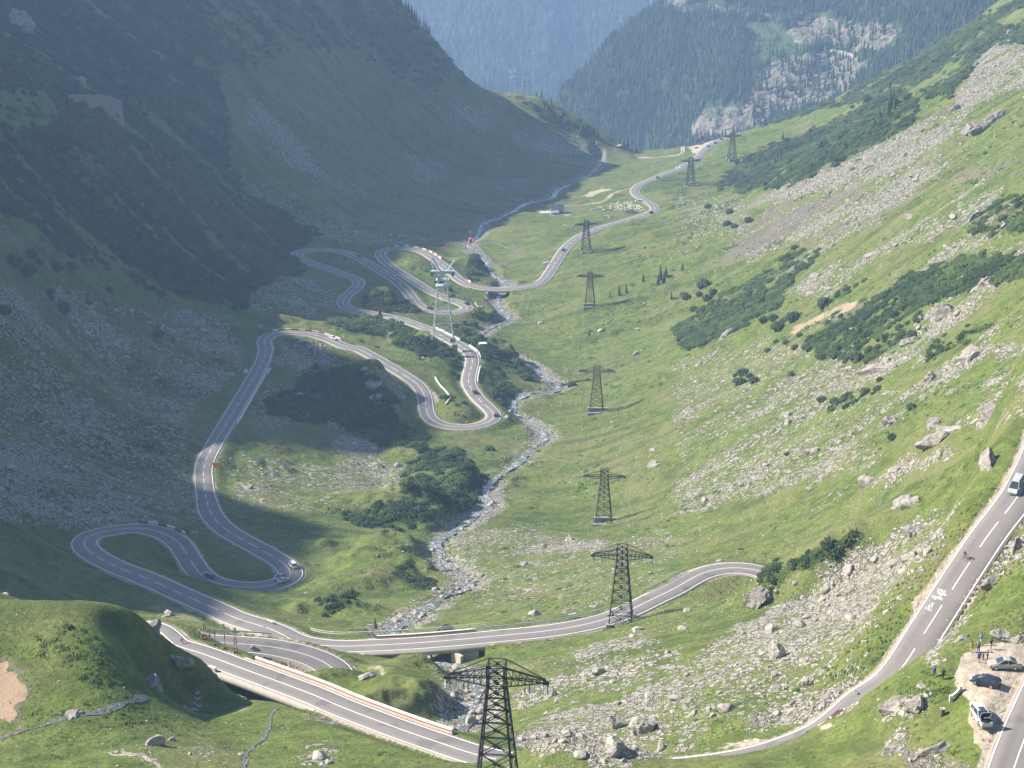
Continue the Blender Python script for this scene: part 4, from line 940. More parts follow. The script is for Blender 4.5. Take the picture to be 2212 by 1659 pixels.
tn = np.clip(.34 + .45 * fbm(bx_, by_, 22, 2, 420) + rng.normal(0, .24, n), 0, 1)
nn = gnormal(bx_, by_) * .5 + [0, 0, .5]; nn /= np.linalg.norm(nn, axis=1, keepdims=True)
me = inst(BUSH, np.stack([bx_, by_, gsample(bx_, by_) - .05], 1), np.stack([s_, s_, np.clip(s_ * .55, .8, 2.0)], 1), rng.uniform(0, 6.3, n), nn, tn, 'dwarf_pine_thicket', M['pine'])
tag(link('dwarf_pine_thicket', me), kind='stuff')
print('pines', n)
# tussocks of coarse grass over the pastures
dens = PXA / 4.66 * .075 * (1 - cl(MPs)) * (1 - .97 * cl(MD)) * (1 - .5 * cl(MS)) * np.clip(1 + 1.4 * cl(fbm(X, Y, 20, 3, 450)), .1, 2) * clearing * (cl(Y) < 1250) * (1 - riverpart)
tx, ty, ti, tj = sample(dens); n = len(tx); d_ = np.sqrt(tx ** 2 + ty ** 2 + gsample(tx, ty) ** 2)
s_ = np.clip(d_ / 2053 * 2.6 * np.exp(rng.normal(0, .3, n)), .45, 1.9)
M['tussock'] = m_leaf('tussock_grass', (.045, .066, .018), (.165, .190, .055))
me = inst([bush_proto(s + 70, 4) for s in range(5)], np.stack([tx, ty, gsample(tx, ty) - .03], 1), np.stack([s_, s_, s_ * .38], 1), rng.uniform(0, 6.3, n), gnormal(tx, ty), np.clip(.5 + .6 * fbm(tx, ty, 30, 3, 451) + rng.normal(0, .22, n), 0, 1), 'grass_tussocks', M['tussock'])
tag(link('grass_tussocks', me), kind='stuff')
print('tussocks', n)
# low shrubs and rank tussocks: bilberry, alpenrose
SHR = np.clip(fbm(X, Y, 28, 4, 430, .6) * 1.6 - .25, 0, 1)[:-1, :-1] * (1 - cl(MPs)) * (1 - cl(MD)) * (1 - .6 * cl(MS))
near_k = [(.9, crop(7, [(330, 760), (560, 780), (900, 740), (1000, 800), (1100, 930), (1240, 1080), (1240, 1220), (900, 1180), (700, 1170), (600, 1190), (430, 1040), (200, 960), (150, 860)])), (.9, crop(7, [(130, 1280), (400, 1300), (700, 1250), (850, 1190), (860, 1300), (600, 1310), (380, 1340), (140, 1340)])), (.8, crop(7, [(330, 1400), (800, 1330), (980, 1280), (700, 1430), (440, 1470), (380, 1600), (200, 1600)])), (.8, crop(8, [(500, 1170), (640, 1200), (740, 1300), (700, 1420), (560, 1340)])),
          (.7, crop(8, [(200, 900), (500, 950), (800, 1060), (700, 1110), (400, 1000)])), (.8, crop(9, [(1300, 1180), (1500, 1080), (1800, 1160), (1720, 1260), (1500, 1200)])), (.8, crop(9, [(560, 400), (900, 300), (1230, 190), (1250, 220), (900, 420), (640, 540), (480, 620), (430, 600)])), (.6, crop(6, [(1700, 640), (2206, 300), (2206, 480), (1750, 700)])), (.6, crop(6, [(1400, 1080), (1700, 900), (2206, 700), (2206, 760), (1700, 1020)])), (.6, crop(6, [(1650, 1450), (2000, 1200), (2100, 1250), (1850, 1450), (1500, 1640), (1400, 1640)]))]
for d_, p_ in near_k: SHR = np.maximum(SHR, pip(cl(UJ), cl(VJ), p_) * d_)
dens = PXA / 4.66 * SHR * .055 * clearing * (cl(Y) < 1300)
hx, hy, hi_, hj = sample(dens)
n = len(hx); d_ = np.sqrt(hx ** 2 + hy ** 2 + gsample(hx, hy) ** 2)
s_ = np.clip(d_ / 2053 * 4.2 * np.exp(rng.normal(0, .35, n)), .7, 3.2)
nn = gnormal(hx, hy)
me = inst([bush_proto(s + 50, 9) for s in range(6)], np.stack([hx, hy, gsample(hx, hy) - .08], 1), np.stack([s_, s_ * .9, s_ * .42], 1), rng.uniform(0, 6.3, n), nn, np.clip(.5 + .5 * fbm(hx, hy, 18, 2, 440) + rng.normal(0, .15, n), 0, 1), 'low_shrubs', M['shrub'])
tag(link('low_shrubs', me), kind='stuff')
print('shrubs', n)
# ------------------------------------------------------------------ mesh builder for made things
class MB:
    def __init__(s): s.v, s.f, s.mi, s.cur = [], [], [], 0
    def add(s, vs, fs):
        b = len(s.v); s.v += [tuple(v) for v in vs]; s.f += [tuple(i + b for i in f) for f in fs]; s.mi += [s.cur] * len(fs); return s
    def box(s, c_, d, rz=0, tilt=None):
        m = Matrix.Rotation(rz, 3, 'Z') if tilt is None else tilt
        P = [Vector(c_) + m @ Vector((x * d[0] / 2, y * d[1] / 2, z * d[2] / 2)) for z in (-1, 1) for x, y in ((-1, -1), (1, -1), (1, 1), (-1, 1))]
        return s.add(P, [(3, 2, 1, 0), (4, 5, 6, 7), (0, 1, 5, 4), (1, 2, 6, 5), (2, 3, 7, 6), (3, 0, 4, 7)])
    def bar(s, a, b, r, n=4, r2=None):
        a, b = Vector(a), Vector(b); d = b - a
        if d.length < 1e-6: return s
        q_ = d.to_track_quat('Z', 'Y'); r2 = r if r2 is None else r2
        P = [a + q_ @ Vector((r * math.cos(t * 2 * math.pi / n + .785), r * math.sin(t * 2 * math.pi / n + .785), 0)) for t in range(n)] + [b + q_ @ Vector((r2 * math.cos(t * 2 * math.pi / n + .785), r2 * math.sin(t * 2 * math.pi / n + .785), 0)) for t in range(n)]
        return s.add(P, [(i, (i + 1) % n, n + (i + 1) % n, n + i) for i in range(n)] + [tuple(range(n))[::-1], tuple(range(n, 2 * n))])
    def tube(s, pts, r, n=5):
        for a, b in zip(pts[:-1], pts[1:]): s.bar(a, b, r, n)
        return s
    def loft(s, rings, cap=True):
        n = len(rings[0]); P = [p for r in rings for p in r]
        fs = [(k * n + i, k * n + (i + 1) % n, (k + 1) * n + (i + 1) % n, (k + 1) * n + i) for k in range(len(rings) - 1) for i in range(n)]
        if cap: fs += [tuple(range(n))[::-1], tuple(range((len(rings) - 1) * n, len(rings) * n))]
        return s.add(P, fs)
    def lathe(s, prof, c_=(0, 0, 0), axis='Z', n=12):
        R_ = []
        for r, h in prof:
            ring = []
            for i in range(n):
                a = i / n * 2 * math.pi; x, y = r * math.cos(a), r * math.sin(a)
                ring.append((c_[0] + x, c_[1] + y, c_[2] + h) if axis == 'Z' else ((c_[0] + x, c_[1] + h, c_[2] + y) if axis == 'Y' else (c_[0] + h, c_[1] + x, c_[2] + y)))
            R_.append(ring)
        return s.loft(R_)
    def m(s, k): s.cur = k; return s
    def mesh(s, name, mats, smooth=False):
        me = bpy.data.meshes.new(name); me.from_pydata([tuple(v) for v in s.v], [], s.f)
        for m_ in (mats if isinstance(mats, (list, tuple)) else [mats]): me.materials.append(m_)
        me.polygons.foreach_set('material_index', s.mi)
        bm = bmesh.new(); bm.from_mesh(me); bmesh.ops.recalc_face_normals(bm, faces=bm.faces); bm.to_mesh(me); bm.free()
        if smooth: me.polygons.foreach_set('use_smooth', np.ones(len(me.polygons), bool))
        me.update(); return me
    def build(s, name, mats, parent=None, smooth=False, loc=None, rot=None):
        return link(name, s.mesh(name, mats, smooth), parent, loc, rot)
def ground(x, y): return float(gsample(x, y)[0])
def nearest_road(P, names=None):
    best = None
    for n in (names or RN):
        d = np.hypot(ROADS[n][:, 0] - P[0], ROADS[n][:, 1] - P[1]); k = int(d.argmin())
        if best is None or d[k] < best[0]: best = (d[k], n, k)
    return best
def tangent(n, k):
    P = ROADS[n]; a, b = P[max(0, k - 2)], P[min(len(P) - 1, k + 2)]
    t = np.array([b[0] - a[0], b[1] - a[1]]); return t / np.linalg.norm(t)

# paints and materials
M['steel'] = flat('dark_painted_steel', (.045, .052, .045), .6, .3, 1.2, .3)
M['rust'] = flat('rusty_steel', (.15, .07, .04), .85, .3, 1.5)
M['rustmix'] = flat('rust_streaked_steel', (.085, .055, .042), .8, .4, .7)
M['galv'] = flat('galvanised_steel', (.46, .48, .49), .45, .15, 2, .6)
M['tower'] = flat('pale_grey_steel', (.60, .62, .63), .5, .1, 1.5, .2)
M['insul'] = flat('insulator_glass', (.24, .36, .36), .25, .1, 4, 0, .6)
M['concrete'] = flat('concrete', (.33, .31, .28), .9, .18, .8)
M['tanconcrete'] = flat('pale_concrete', (.46, .41, .34), .9, .15, .6)
M['white'] = flat('chalky_white_paint', (.64, .635, .60), .8, .2, .9)
M['red'] = flat('faded_red_paint', (.32, .085, .06), .7, .2, 1.2)
M['rubber'] = flat('rubber', (.02, .02, .021), .8)
M['glass'] = flat('car_glass', (.035, .045, .055), .08, .05, 1, 0, .8)
M['wood'] = flat('weathered_wood', (.23, .145, .085), .85, .3, 2.5)
M['slate'] = flat('slate_roof', (.115, .125, .145), .6, .2, 1.5)
M['wall_stone'] = flat('masonry', (.20, .18, .165), .95, .25, .9)
M['chrome'] = flat('alloy_rim', (.55, .56, .57), .3, .1, 3, .8)
M['lamp_red'] = flat('red_lamp', (.45, .02, .02), .25)
M['lamp_clear'] = flat('clear_lamp', (.75, .77, .78), .15, .05, 2, 0, .7)
M['plate'] = flat('number_plate', (.75, .75, .72), .5)
M['black'] = flat('black_plastic', (.018, .018, .02), .5)
M['orange'] = flat('orange_sign_face', (.78, .33, .02), .5)
M['skin'] = flat('skin', (.52, .32, .235), .6)

# ------------------------------------------------------------------ power line pylons
def pylon(P, H, yaw, label, foot, steel, detail=True, peak=1.0):
    t = empty('lattice_pylon', P, yaw, label, 'pylon', 'pylons of the power line')
    b, tw = H * .142, H * .062
    hw_ = lambda h: (b + (tw - b) * min(1, h / (.84 * H))) if h < .84 * H else tw
    r = .105 * H / 20 * (1 if detail else 1.35)
    body = MB()
    lev = [0, .17, .32, .45, .565, .665, .755, .84, .92, 1.0]
    cor = lambda h: [Vector((sx_ * hw_(h * H), sy_ * hw_(h * H), h * H)) for sx_, sy_ in ((-1, -1), (1, -1), (1, 1), (-1, 1))]
    for l0, l1 in zip(lev[:-1], lev[1:]):
        A, B = cor(l0), cor(l1)
        for i in range(4):
            body.bar(A[i], B[i], r * 1.5)
            body.bar(A[i], B[(i + 1) % 4], r * .7); body.bar(A[(i + 1) % 4], B[i], r * .7)
            if l1 > .5 or l0 == 0 or detail: body.bar(B[i], B[(i + 1) % 4], r * .7)
            mid = (A[i] + B[(i + 1) % 4] + A[(i + 1) % 4] + B[i]) / 4
            body.box(mid, (.42, .42, .42))
    body.build('lattice_body', steel, t)
    arm = MB(); L = H * .357
    for sg in (-1, 1):
        tip = Vector((sg * L, 0, .86 * H))
        for sy_ in (-1, 1):
            lo = Vector((sg * tw, sy_ * tw, .84 * H)); up = Vector((sg * tw, sy_ * tw, (.92 if peak == 1 else .885) * H)); tp = Vector((sg * tw, sy_ * tw, peak * H))
            arm.bar(lo, tip, r); arm.bar(up, tip + Vector((0, 0, .02 * H)), r); arm.bar(tp, tip + Vector((0, 0, .025 * H)), r * .8)
            for k in range(1, 6):
                f0, f1 = k / 6, (k - 1) / 6
                arm.bar(lo.lerp(tip, f0), up.lerp(tip, f0), r * .6); arm.bar(lo.lerp(tip, f0), up.lerp(tip, f1), r * .6)
        for k in range(0, 6):
            f0 = k / 6
            a, b_ = Vector((sg * tw, -tw, .84 * H)).lerp(tip, f0), Vector((sg * tw, tw, .84 * H)).lerp(tip, f0)
            arm.bar(a, b_, r * .6)
        arm.box(tip, (.9, .5, .45))
    arm.build('crossarm', steel, t)
    for sg in (-1, 1):
        for fx in (.985, .62):
            ins = MB()
            for dx in ((-.35, .35) if detail else (0,)):
                x = sg * fx * L + dx; z0 = .855 * H; L2 = .085 * H
                nd = 8 if detail else 4
                prof = []
                for k in range(nd): prof += [(.06, z0 - L2 * k / nd), (.15, z0 - L2 * (k + .3) / nd), (.06, z0 - L2 * (k + .9) / nd)]
                ins.lathe(prof, (x, 0, 0), n=7)
            ins.build('insulator', M['insul'], t)
    if foot == 'plinth':
        for sy_ in (-1, 1):
            MB().box((b * .25, sy_ * b, -.9), (b * 3.0, 1.3, 2.6)).build('concrete_footing', M['concrete'], t)
    else:
        for sx_, sy_ in ((-1, -1), (1, -1), (1, 1), (-1, 1)): MB().box((sx_ * b, sy_ * b, -.35), (1.2, 1.2, 1.5)).build('concrete_footing', M['concrete'], t)
    return t
PY = [(1073, 1700, 20.3, -7, 'dark lattice pylon standing closest, in front of the lower bridge and stream', 'pads', 'steel'),
      (1341, 1343, 20.6, -5, 'dark pylon beside the road bend, the one with the road running behind its legs', 'pads', 'steel'),
      (1304, 1133, 20.3, -4, 'slim dark pylon on a concrete plinth in the lower pasture', 'plinth', 'steel'),
      (1288, 893, 22.4, -3, 'rust brown pylon on a two part concrete plinth, casting a long shadow', 'plinth', 'rustmix'),
      (1274, 666, 20.5, -3, 'dark pylon on a stepped concrete plinth below the small spruces', 'plinth', 'steel'),
      (1266, 545, 20.0, 10, 'dark pylon beside the straight of the valley road, near the sheep pasture', 'pads', 'steel'),
      (1491, 402, 21.5, 12, 'distant pylon just right of the valley road below the lay-by', 'plinth', 'steel'),
      (1581, 345, 21.5, 14, 'farthest pylon, standing on the grass right of where the road leaves the valley', 'plinth', 'steel')]
TIPS = []
for i, (u, v, H, yw, lab, ft, stl) in enumerate(PY):
    P = hit(u, v)
    P[2] = ground(P[0], P[1]) + (.3 if ft == 'pads' else .9)
    pylon(P, H, R(yw), lab, ft, M[stl], i < 4, 1.0 if i < 2 else .93)
    L = H * .357; row = []
    for fx in (-.985, -.62, .62, .985):
        row.append((P[0] + fx * L * math.cos(R(yw)), P[1] + fx * L * math.sin(R(yw)), P[2] + .77 * H))
    TIPS.append(row)
CABN = ['left outer', 'left inner', 'right inner', 'right outer']
for k in range(4):
    wire = MB(); pts = [r[k] for r in TIPS]; pts = pts + [(pts[-1][0] + 20, pts[-1][1] + 260, pts[-1][2] - 70)]
    for a, b in zip(pts[:-1], pts[1:]):
        n_ = 14; sag = .022 * math.dist(a, b)
        wire.tube([(a[0] + (b[0] - a[0]) * t / n_, a[1] + (b[1] - a[1]) * t / n_, a[2] + (b[2] - a[2]) * t / n_ - sag * 4 * (t / n_) * (1 - t / n_)) for t in range(n_ + 1)], .022, 3)
    tag(wire.build('power_cable', M['galv']), 'thin power cable hung from the %s insulators of the pylon row' % CABN[k], 'cable', 'cables of the power line')

# ------------------------------------------------------------------ cable car towers, rope and cabins
def ropeway_tower(Pl, Hh, bw, label, head):
    t = empty('cable_car_tower', Pl, 0, label, 'tower')
    r = .15 * Hh / 44 + .05
    body = MB(); lev = [0, .1, .2, .3, .4, .5, .6, .7, .8, .86]
    wd = lambda h: bw / 2 + (1.9 * Hh / 44 - bw / 2) * h / .86
    cor = lambda h: [Vector((sx_ * wd(h), sy_ * wd(h) , h * Hh)) for sx_, sy_ in ((-1, -.7), (1, -.9), (.8, .9), (-.9, .8))]
    for l0, l1 in zip(lev[:-1], lev[1:]):
        A, B = cor(l0), cor(l1)
        for i in range(4):
            body.bar(A[i], B[i], r * (1.7 if i == 1 else 1.25), 6)
            body.bar(A[i], B[(i + 1) % 4], r * .62); body.bar(B[i], B[(i + 1) % 4], r * .6)
    body.build('lattice_body', M['tower'], t)
    pf = MB()
    for h in (.72, .79): pf.box((0, 0, h * Hh), (7.2 * Hh / 44, 4.5 * Hh / 44, .28)); 
    for sx_ in (-1, 1): pf.bar((sx_ * 3.6 * Hh / 44, -2.2 * Hh / 44, .81 * Hh), (sx_ * 3.6 * Hh / 44, 2.2 * Hh / 44, .81 * Hh), .12)
    pf.build('platform', M['tower'], t)
    hd = MB(); s_ = Hh / 44
    hd.box((0, 0, .885 * Hh), (12.5 * s_, 1.6 * s_, 1.5 * s_))
    for sx_ in (-1, 1):
        hd.bar((sx_ * 2.2 * s_, 0, .89 * Hh), (sx_ * 6.4 * s_, 1.5 * s_, 1.03 * Hh), .22 * s_ + .05)
        hd.bar((sx_ * 4.5 * s_, 0, .89 * Hh), (sx_ * 6.4 * s_, 1.5 * s_, 1.03 * Hh), .14 * s_ + .04)
    hd.bar((-1.2 * s_, -.5, .9 * Hh), (-5.6 * s_, .8, 1.06 * Hh), .55 * s_, 6)
    hd.build('head_frame', M['tower'], t)
    for sx_ in (-1, 1): MB().box((sx_ * 5.6 * s_, 0, .872 * Hh), (1.3 * s_, 5.2 * s_, 1.5 * s_)).build('rope_saddle', M['steel'], t)
    for i, c_ in enumerate(cor(0)):
        MB().box((c_.x, c_.y, -1.5 if i == 1 else -.6), (2.4 * s_ + .4, 2.4 * s_ + .4, 4.6 if i == 1 else 2.2)).build('concrete_footing', M['concrete'], t)
    return t
Pa = hit(958, 742); Pa[2] = ground(Pa[0], Pa[1]) + .8
ropeway_tower(Pa, 41, 11.5, 'tall pale grey cable car tower standing over the road loops', 0)
Pb = hit(1107, 208); Pb[2] = ground(Pb[0], Pb[1]) + .4
ropeway_tower(Pb, 23.5, 6.4, 'small white cable car tower on top of the distant grassy spur', 0)
for sg, off in ((-1, 'left'), (1, 'right')):
    a = Vector((Pa[0] + sg * 5.3, Pa[1], Pa[2] + 36)); b = Vector((Pb[0] + sg * 3, Pb[1], Pb[2] + 20.6))
    g1 = Vector(at_y(1015 + 4 * sg, 500, 1225)); g2 = Vector(at_y(1088 + 4 * sg, 314, 1610)); rp2 = catmull(np.array([a, g1, g2, b]), 25)
    tag(MB().tube([tuple(p) for p in rp2] + [tuple(b)], .05, 4).build('track_rope', M['steel']), '%s steel rope of the cable car running between the two towers' % off, 'rope', 'ropes of the cable car')
M['cabin'] = flat('red_cabin_paint', (.62, .10, .05), .4, .1, 1)
def cabin(P, label):
    t = empty('cable_car_cabin', P, .2, label, 'cabin', 'red cable car cabins')
    MB().loft([[(x * 1.0, y * 1.5, z) for x, y in ((-1, -.8), (-.8, -1), (.8, -1), (1, -.8), (1, .8), (.8, 1), (-.8, 1), (-1, .8))] for z in (0, .2, 2.5)] + [[(x * .8, y * 1.2, 2.8) for x, y in ((-1, -.8), (-.8, -1), (.8, -1), (1, -.8), (1, .8), (.8, 1), (-.8, 1), (-1, .8))]]).build('cabin_body', M['cabin'], t)
    for sx_ in (-1, 1): MB().box((sx_ * 1.01, 0, 1.75), (.04, 2.0, .9)).build('window', M['glass'], t)
    for sy_ in (-1, 1): MB().box((0, sy_ * 1.51, 1.75), (1.3, .04, .9)).build('window', M['glass'], t)
    MB().tube([(0, 0, 2.8), (0, 0, 6.6)], .13, 6).box((0, 0, 6.7), (.5, 2.6, .35)).build('hanger', M['cabin'], t)
cabin(Vector(at_y(1016, 524, 1225)), 'red cable car cabin hanging over the stream bend')
cabin(Vector(at_y(1089, 331, 1610)), 'red cable car cabin higher up, against the shaded mountainside')
# H-frame pole and distant masts
P = hit(1138, 206); P[2] = ground(P[0], P[1])
t = empty('h_frame_pylon', P, 0, 'dark H shaped twin post pylon on the distant spur', 'pylon')
m_ = MB()
for sx_ in (-2.4, 2.4):
    for q_ in (-.35, .35): m_.bar((sx_ + q_, 0, -1), (sx_ + q_ * .7, 0, 13), .11)
    for k in range(8): m_.bar((sx_ - .35, 0, k * 1.6), (sx_ + .33, 0, k * 1.6 + 1.5), .06)
m_.build('post', M['steel'], t)
MB().box((0, 0, 13), (6.4, .35, .4)).bar((-2.4, 0, 8.2), (2.4, 0, 8.2), .12).bar((-2.4, 0, 8.2), (2.4, 0, 12.9), .07).bar((2.4, 0, 8.2), (-2.4, 0, 12.9), .07).build('crossarm', M['steel'], t)
for u, lab in ((1402, 'thin pale lattice mast on the wooded ridge, left of the pair'), (1411, 'thin pale lattice mast on the wooded ridge, right of the pair')):
    x = (u - U0) / F * 3160; y = 3125.; z = float(fsample(GF, np.array([x]), np.array([y]))[0])
    mm = MB(); Hh = 30
    for k in range(10):
        f0, f1 = k / 10, (k + 1) / 10; c_ = lambda f_: [(x + sx_ * 1.5 * (1 - .6 * f_), y + sy_ * 1.5 * (1 - .6 * f_), z - 1 + Hh * f_) for sx_, sy_ in ((-1, -1), (1, -1), (1, 1), (-1, 1))]
        A, B = c_(f0), c_(f1)
        for i in range(4): mm.bar(A[i], B[i], .2); mm.bar(A[i], B[(i + 1) % 4], .12)
    mm.bar((x - 3.2, y, z + 27), (x + 3.2, y, z + 27), .22)
    tag(mm.build('lattice_mast', M['tower']), lab, 'mast', 'masts on the wooded ridge')

# ------------------------------------------------------------------ guard rails, parapets, railings
def along(pix, name=None, off=None, step=2.0, side=None):
    """line beside a road between the road stations nearest to the picture points, on its outer edge"""
    hp = [hit(*p) for p in pix]
    nm = name or nearest_road(hp[0])[1]
    Rp = ROADS[nm]; im = len(hp) // 2
    km = int(np.hypot(Rp[:, 0] - hp[im][0], Rp[:, 1] - hp[im][1]).argmin()); ks = []
    for h in hp:
        d = np.hypot(Rp[:, 0] - h[0], Rp[:, 1] - h[1]); wn = int(np.linalg.norm(h - hp[im]) * 1.35 / 1.5) + 4
        d[:max(0, km - wn)] = 1e9; d[km + wn + 1:] = 1e9; ks.append(int(d.argmin()))
    tg = tangent(nm, km)
    if side is None: side = 1 if ((hp[im][0] - Rp[km][0]) * tg[1] - (hp[im][1] - Rp[km][1]) * tg[0]) > 0 else -1
    k0, k1 = min(ks), max(max(ks), min(ks) + 2)
    Pm = Rp[k0:k1 + 1]; T = np.gradient(Pm[:, :2], axis=0); T /= np.linalg.norm(T, axis=1, keepdims=True)
    o = (road_hw(nm)[k0:k1 + 1] + (off if off is not None else .95)) * side
    Q = Pm.copy(); Q[:, 0] += T[:, 1] * o; Q[:, 1] -= T[:, 0] * o
    return catmull(Q, step)
def ongr(pix, step=2.0):
    Q = catmull(np.array([hit(*p) for p in pix]), step); Q[:, 2] = gsample(Q[:, 0], Q[:, 1]); return Q
def seg_boxes(mb, Q, w_, h_, z0):
    """one continuous bar of rectangular section along Q"""
    Q = np.asarray(Q, float); T = np.gradient(Q[:, :2], axis=0); T /= np.maximum(np.linalg.norm(T, axis=1, keepdims=True), 1e-6)
    N = np.stack([T[:, 1], -T[:, 0]], 1) * w_ / 2
    mb.loft([[(q_[0] - n_[0], q_[1] - n_[1], q_[2] + z0), (q_[0] + n_[0], q_[1] + n_[1], q_[2] + z0), (q_[0] + n_[0], q_[1] + n_[1], q_[2] + z0 + h_), (q_[0] - n_[0], q_[1] - n_[1], q_[2] + z0 + h_)] for q_, n_ in zip(Q, N)])
def guardrail(Q, label):
    o0 = Q[0].copy(); t = empty('guard_rail', o0, 0, label, 'guard rail', 'steel guard rails'); Q = Q - o0
    r = MB()
    for a, b in zip(Q[:-1], Q[1:]):
        for zz in (.62, .80): r.bar(a + [0, 0, zz], b + [0, 0, zz], .11)
    r.build('rail', M['galv'], t)
    for k in range(0, len(Q), 2): MB().box(Q[k] + [0, 0, .25], (.12, .12, 1.3)).build('post', M['galv'], t)
def parapet(Q, label, h=.75, w_=.45, cols=('red', 'white'), blk=2, cat='parapet', grp='red and white parapets', gap=0):
    o0 = Q[0].copy(); t = empty('parapet', o0, 0, label, cat, grp); Q = Q - o0
    k = 0; i = 0
    while i + 1 < len(Q):
        j = min(i + blk, len(Q) - 1); c_ = cols[k % len(cols)]
        if c_:
            mb = MB(); seg_boxes(mb, Q[i:j + 1], w_, h + .3, -.3); mb.build('block', M[c_], t)
        i = j; k += 1
parapet(along(crop(7, [(840, 105), (1000, 115), (1180, 182)]), 'main', .9, 1.6), 'red and white parapet round the lowest left hairpin of the valley road', blk=2)
parapet(along([(567, 719), (650, 708), (752, 738)], 'main', .7, 1.7), 'red and white parapet along the sunlit upper left hairpin', blk=2)
parapet(along(crop(10, [(550, 82), (700, 148), (842, 236)]), 'main', .9, 1.6), 'broken white block parapet beside the shaded double hairpin', cols=('white', None), grp='white block parapets')
parapet(along(crop(10, [(855, 50), (1050, 44), (1370, 175)]), 'main', .9, 1.6), 'white and red block parapet round the hairpin above the small bridge', blk=2)
parapet(along(crop(10, [(1525, 338), (1592, 375)]), 'main', .9, 1.4), 'short red and white parapet on the approach to the small bridge', blk=3)
parapet(ongr(crop(10, [(1618, 542), (1650, 585)]), 1.4), 'short white and red barrier on the outside of the middle hairpin', cols=('white', 'red'))
parapet(along(crop(5, [(820, 602), (895, 660), (905, 695)]), 'main', .9, 1.5), 'white wall on the outer edge of the road below the cable car tower', cols=('white',), grp='white roadside walls', cat='wall', h=.7)
parapet(along(crop(5, [(900, 745), (878, 800), (873, 845)]), 'main', 1.1, 1.5), 'white wall with a bend above the steep bushy bank', cols=('white',), grp='white roadside walls', cat='wall', h=.7)
parapet(along(crop(5, [(595, 494), (760, 578)]), 'main', .9, 1.5), 'low white wall along the road behind the cable car tower', cols=('white',), grp='white roadside walls', cat='wall', h=.65)
parapet(ongr(crop(5, [(617, 815), (650, 865), (690, 908), (715, 942)]), 1.5), 'broken white wall on the sunny verge inside the hairpin', cols=('white',), blk=3, grp='white roadside walls', cat='wall', h=.8)
parapet(ongr(crop(5, [(713, 945), (682, 988)]), 1.5), 'short white wall turning back from the broken one on the sunny verge', cols=('white',), grp='white roadside walls', cat='wall', h=.8)
parapet(along(crop(4, [(1672, 792), (1600, 920), (1490, 1108)]), 'main', 1.2, 1.6), 'crooked white wall on the right edge of the shaded straight', cols=('white',), grp='white roadside walls', cat='wall', h=.6)
parapet(along(crop(4, [(1692, 752), (1676, 792)]), 'main', 2.0, 1.6), 'short white wall piece at the top of the shaded straight', cols=('white',), grp='white roadside walls', cat='wall', h=.6)
guardrail(along(crop(7, [(1330, 785), (1500, 810), (1790, 868)]), 'spur', 1.2), 'steel guard rail between the hairpin road and the gravel pull-off')
guardrail(along(crop(8, [(850, 800), (1200, 760), (1690, 655)]), 'main', .8), 'steel guard rail on the far edge of the road right of the concrete bridge')
guardrail(along(crop(8, [(1925, 555), (2100, 470), (2212, 425)]), 'main', .9), 'steel guard rail climbing behind the pylon at the road bend')
guardrail(along(crop(8, [(1120, 1555), (1500, 1600), (2010, 1612)]), 'upper', 1.0), 'steel guard rail behind the grass at the foot of the scree')
guardrail(ongr(crop(9, [(1905, 1655), (1920, 1600), (1932, 1548)]), 1.2), 'short steel guard rail at the edge of the parking place')
def post_rail(Q, label, h=.9, posts=True, mat_='white', cat='barrier', n=2):
    o0 = Q[0].copy(); t = empty('barrier', o0, 0, label, cat); Q = Q - o0
    mb = MB(); seg_boxes(mb, Q, .28, .42, h - .5); mb.build('beam', M[mat_], t)
    for k in range(0, len(Q), n): MB().box(Q[k] + [0, 0, h / 2 - .3], (.42, .42, h + .6)).build('post', M[mat_], t)
post_rail(ongr(crop(9, [(1742, 1250), (1782, 1205), (1818, 1163)]), 1.1), 'white beam barrier on stub posts at the grass edge of the parking place')
post_rail(ongr(crop(7, [(1688, 740), (1748, 768)]), 1.4), 'white concrete barrier with four posts beside the lowest straight', 1.0, n=1)
post_rail(along(crop(8, [(1405, 722), (1500, 708)]), 'main', 1.8, 1.5), 'white concrete stub fence behind the guard rail near the pylon', 1.0, n=1)
def railing(Q, label, mat_='white'):
    o0 = Q[0].copy(); t = empty('railing', o0, 0, label, 'railing'); Q = Q - o0
    mb = MB()
    for zz in (.55, 1.05): mb.tube([tuple(p + [0, 0, zz]) for p in Q], .06, 5)
    mb.build('rail', M[mat_], t)
    for k in range(0, len(Q), 2): MB().bar(Q[k] + [0, 0, -.2], Q[k] + [0, 0, 1.05], .07, 5).build('post', M[mat_], t)

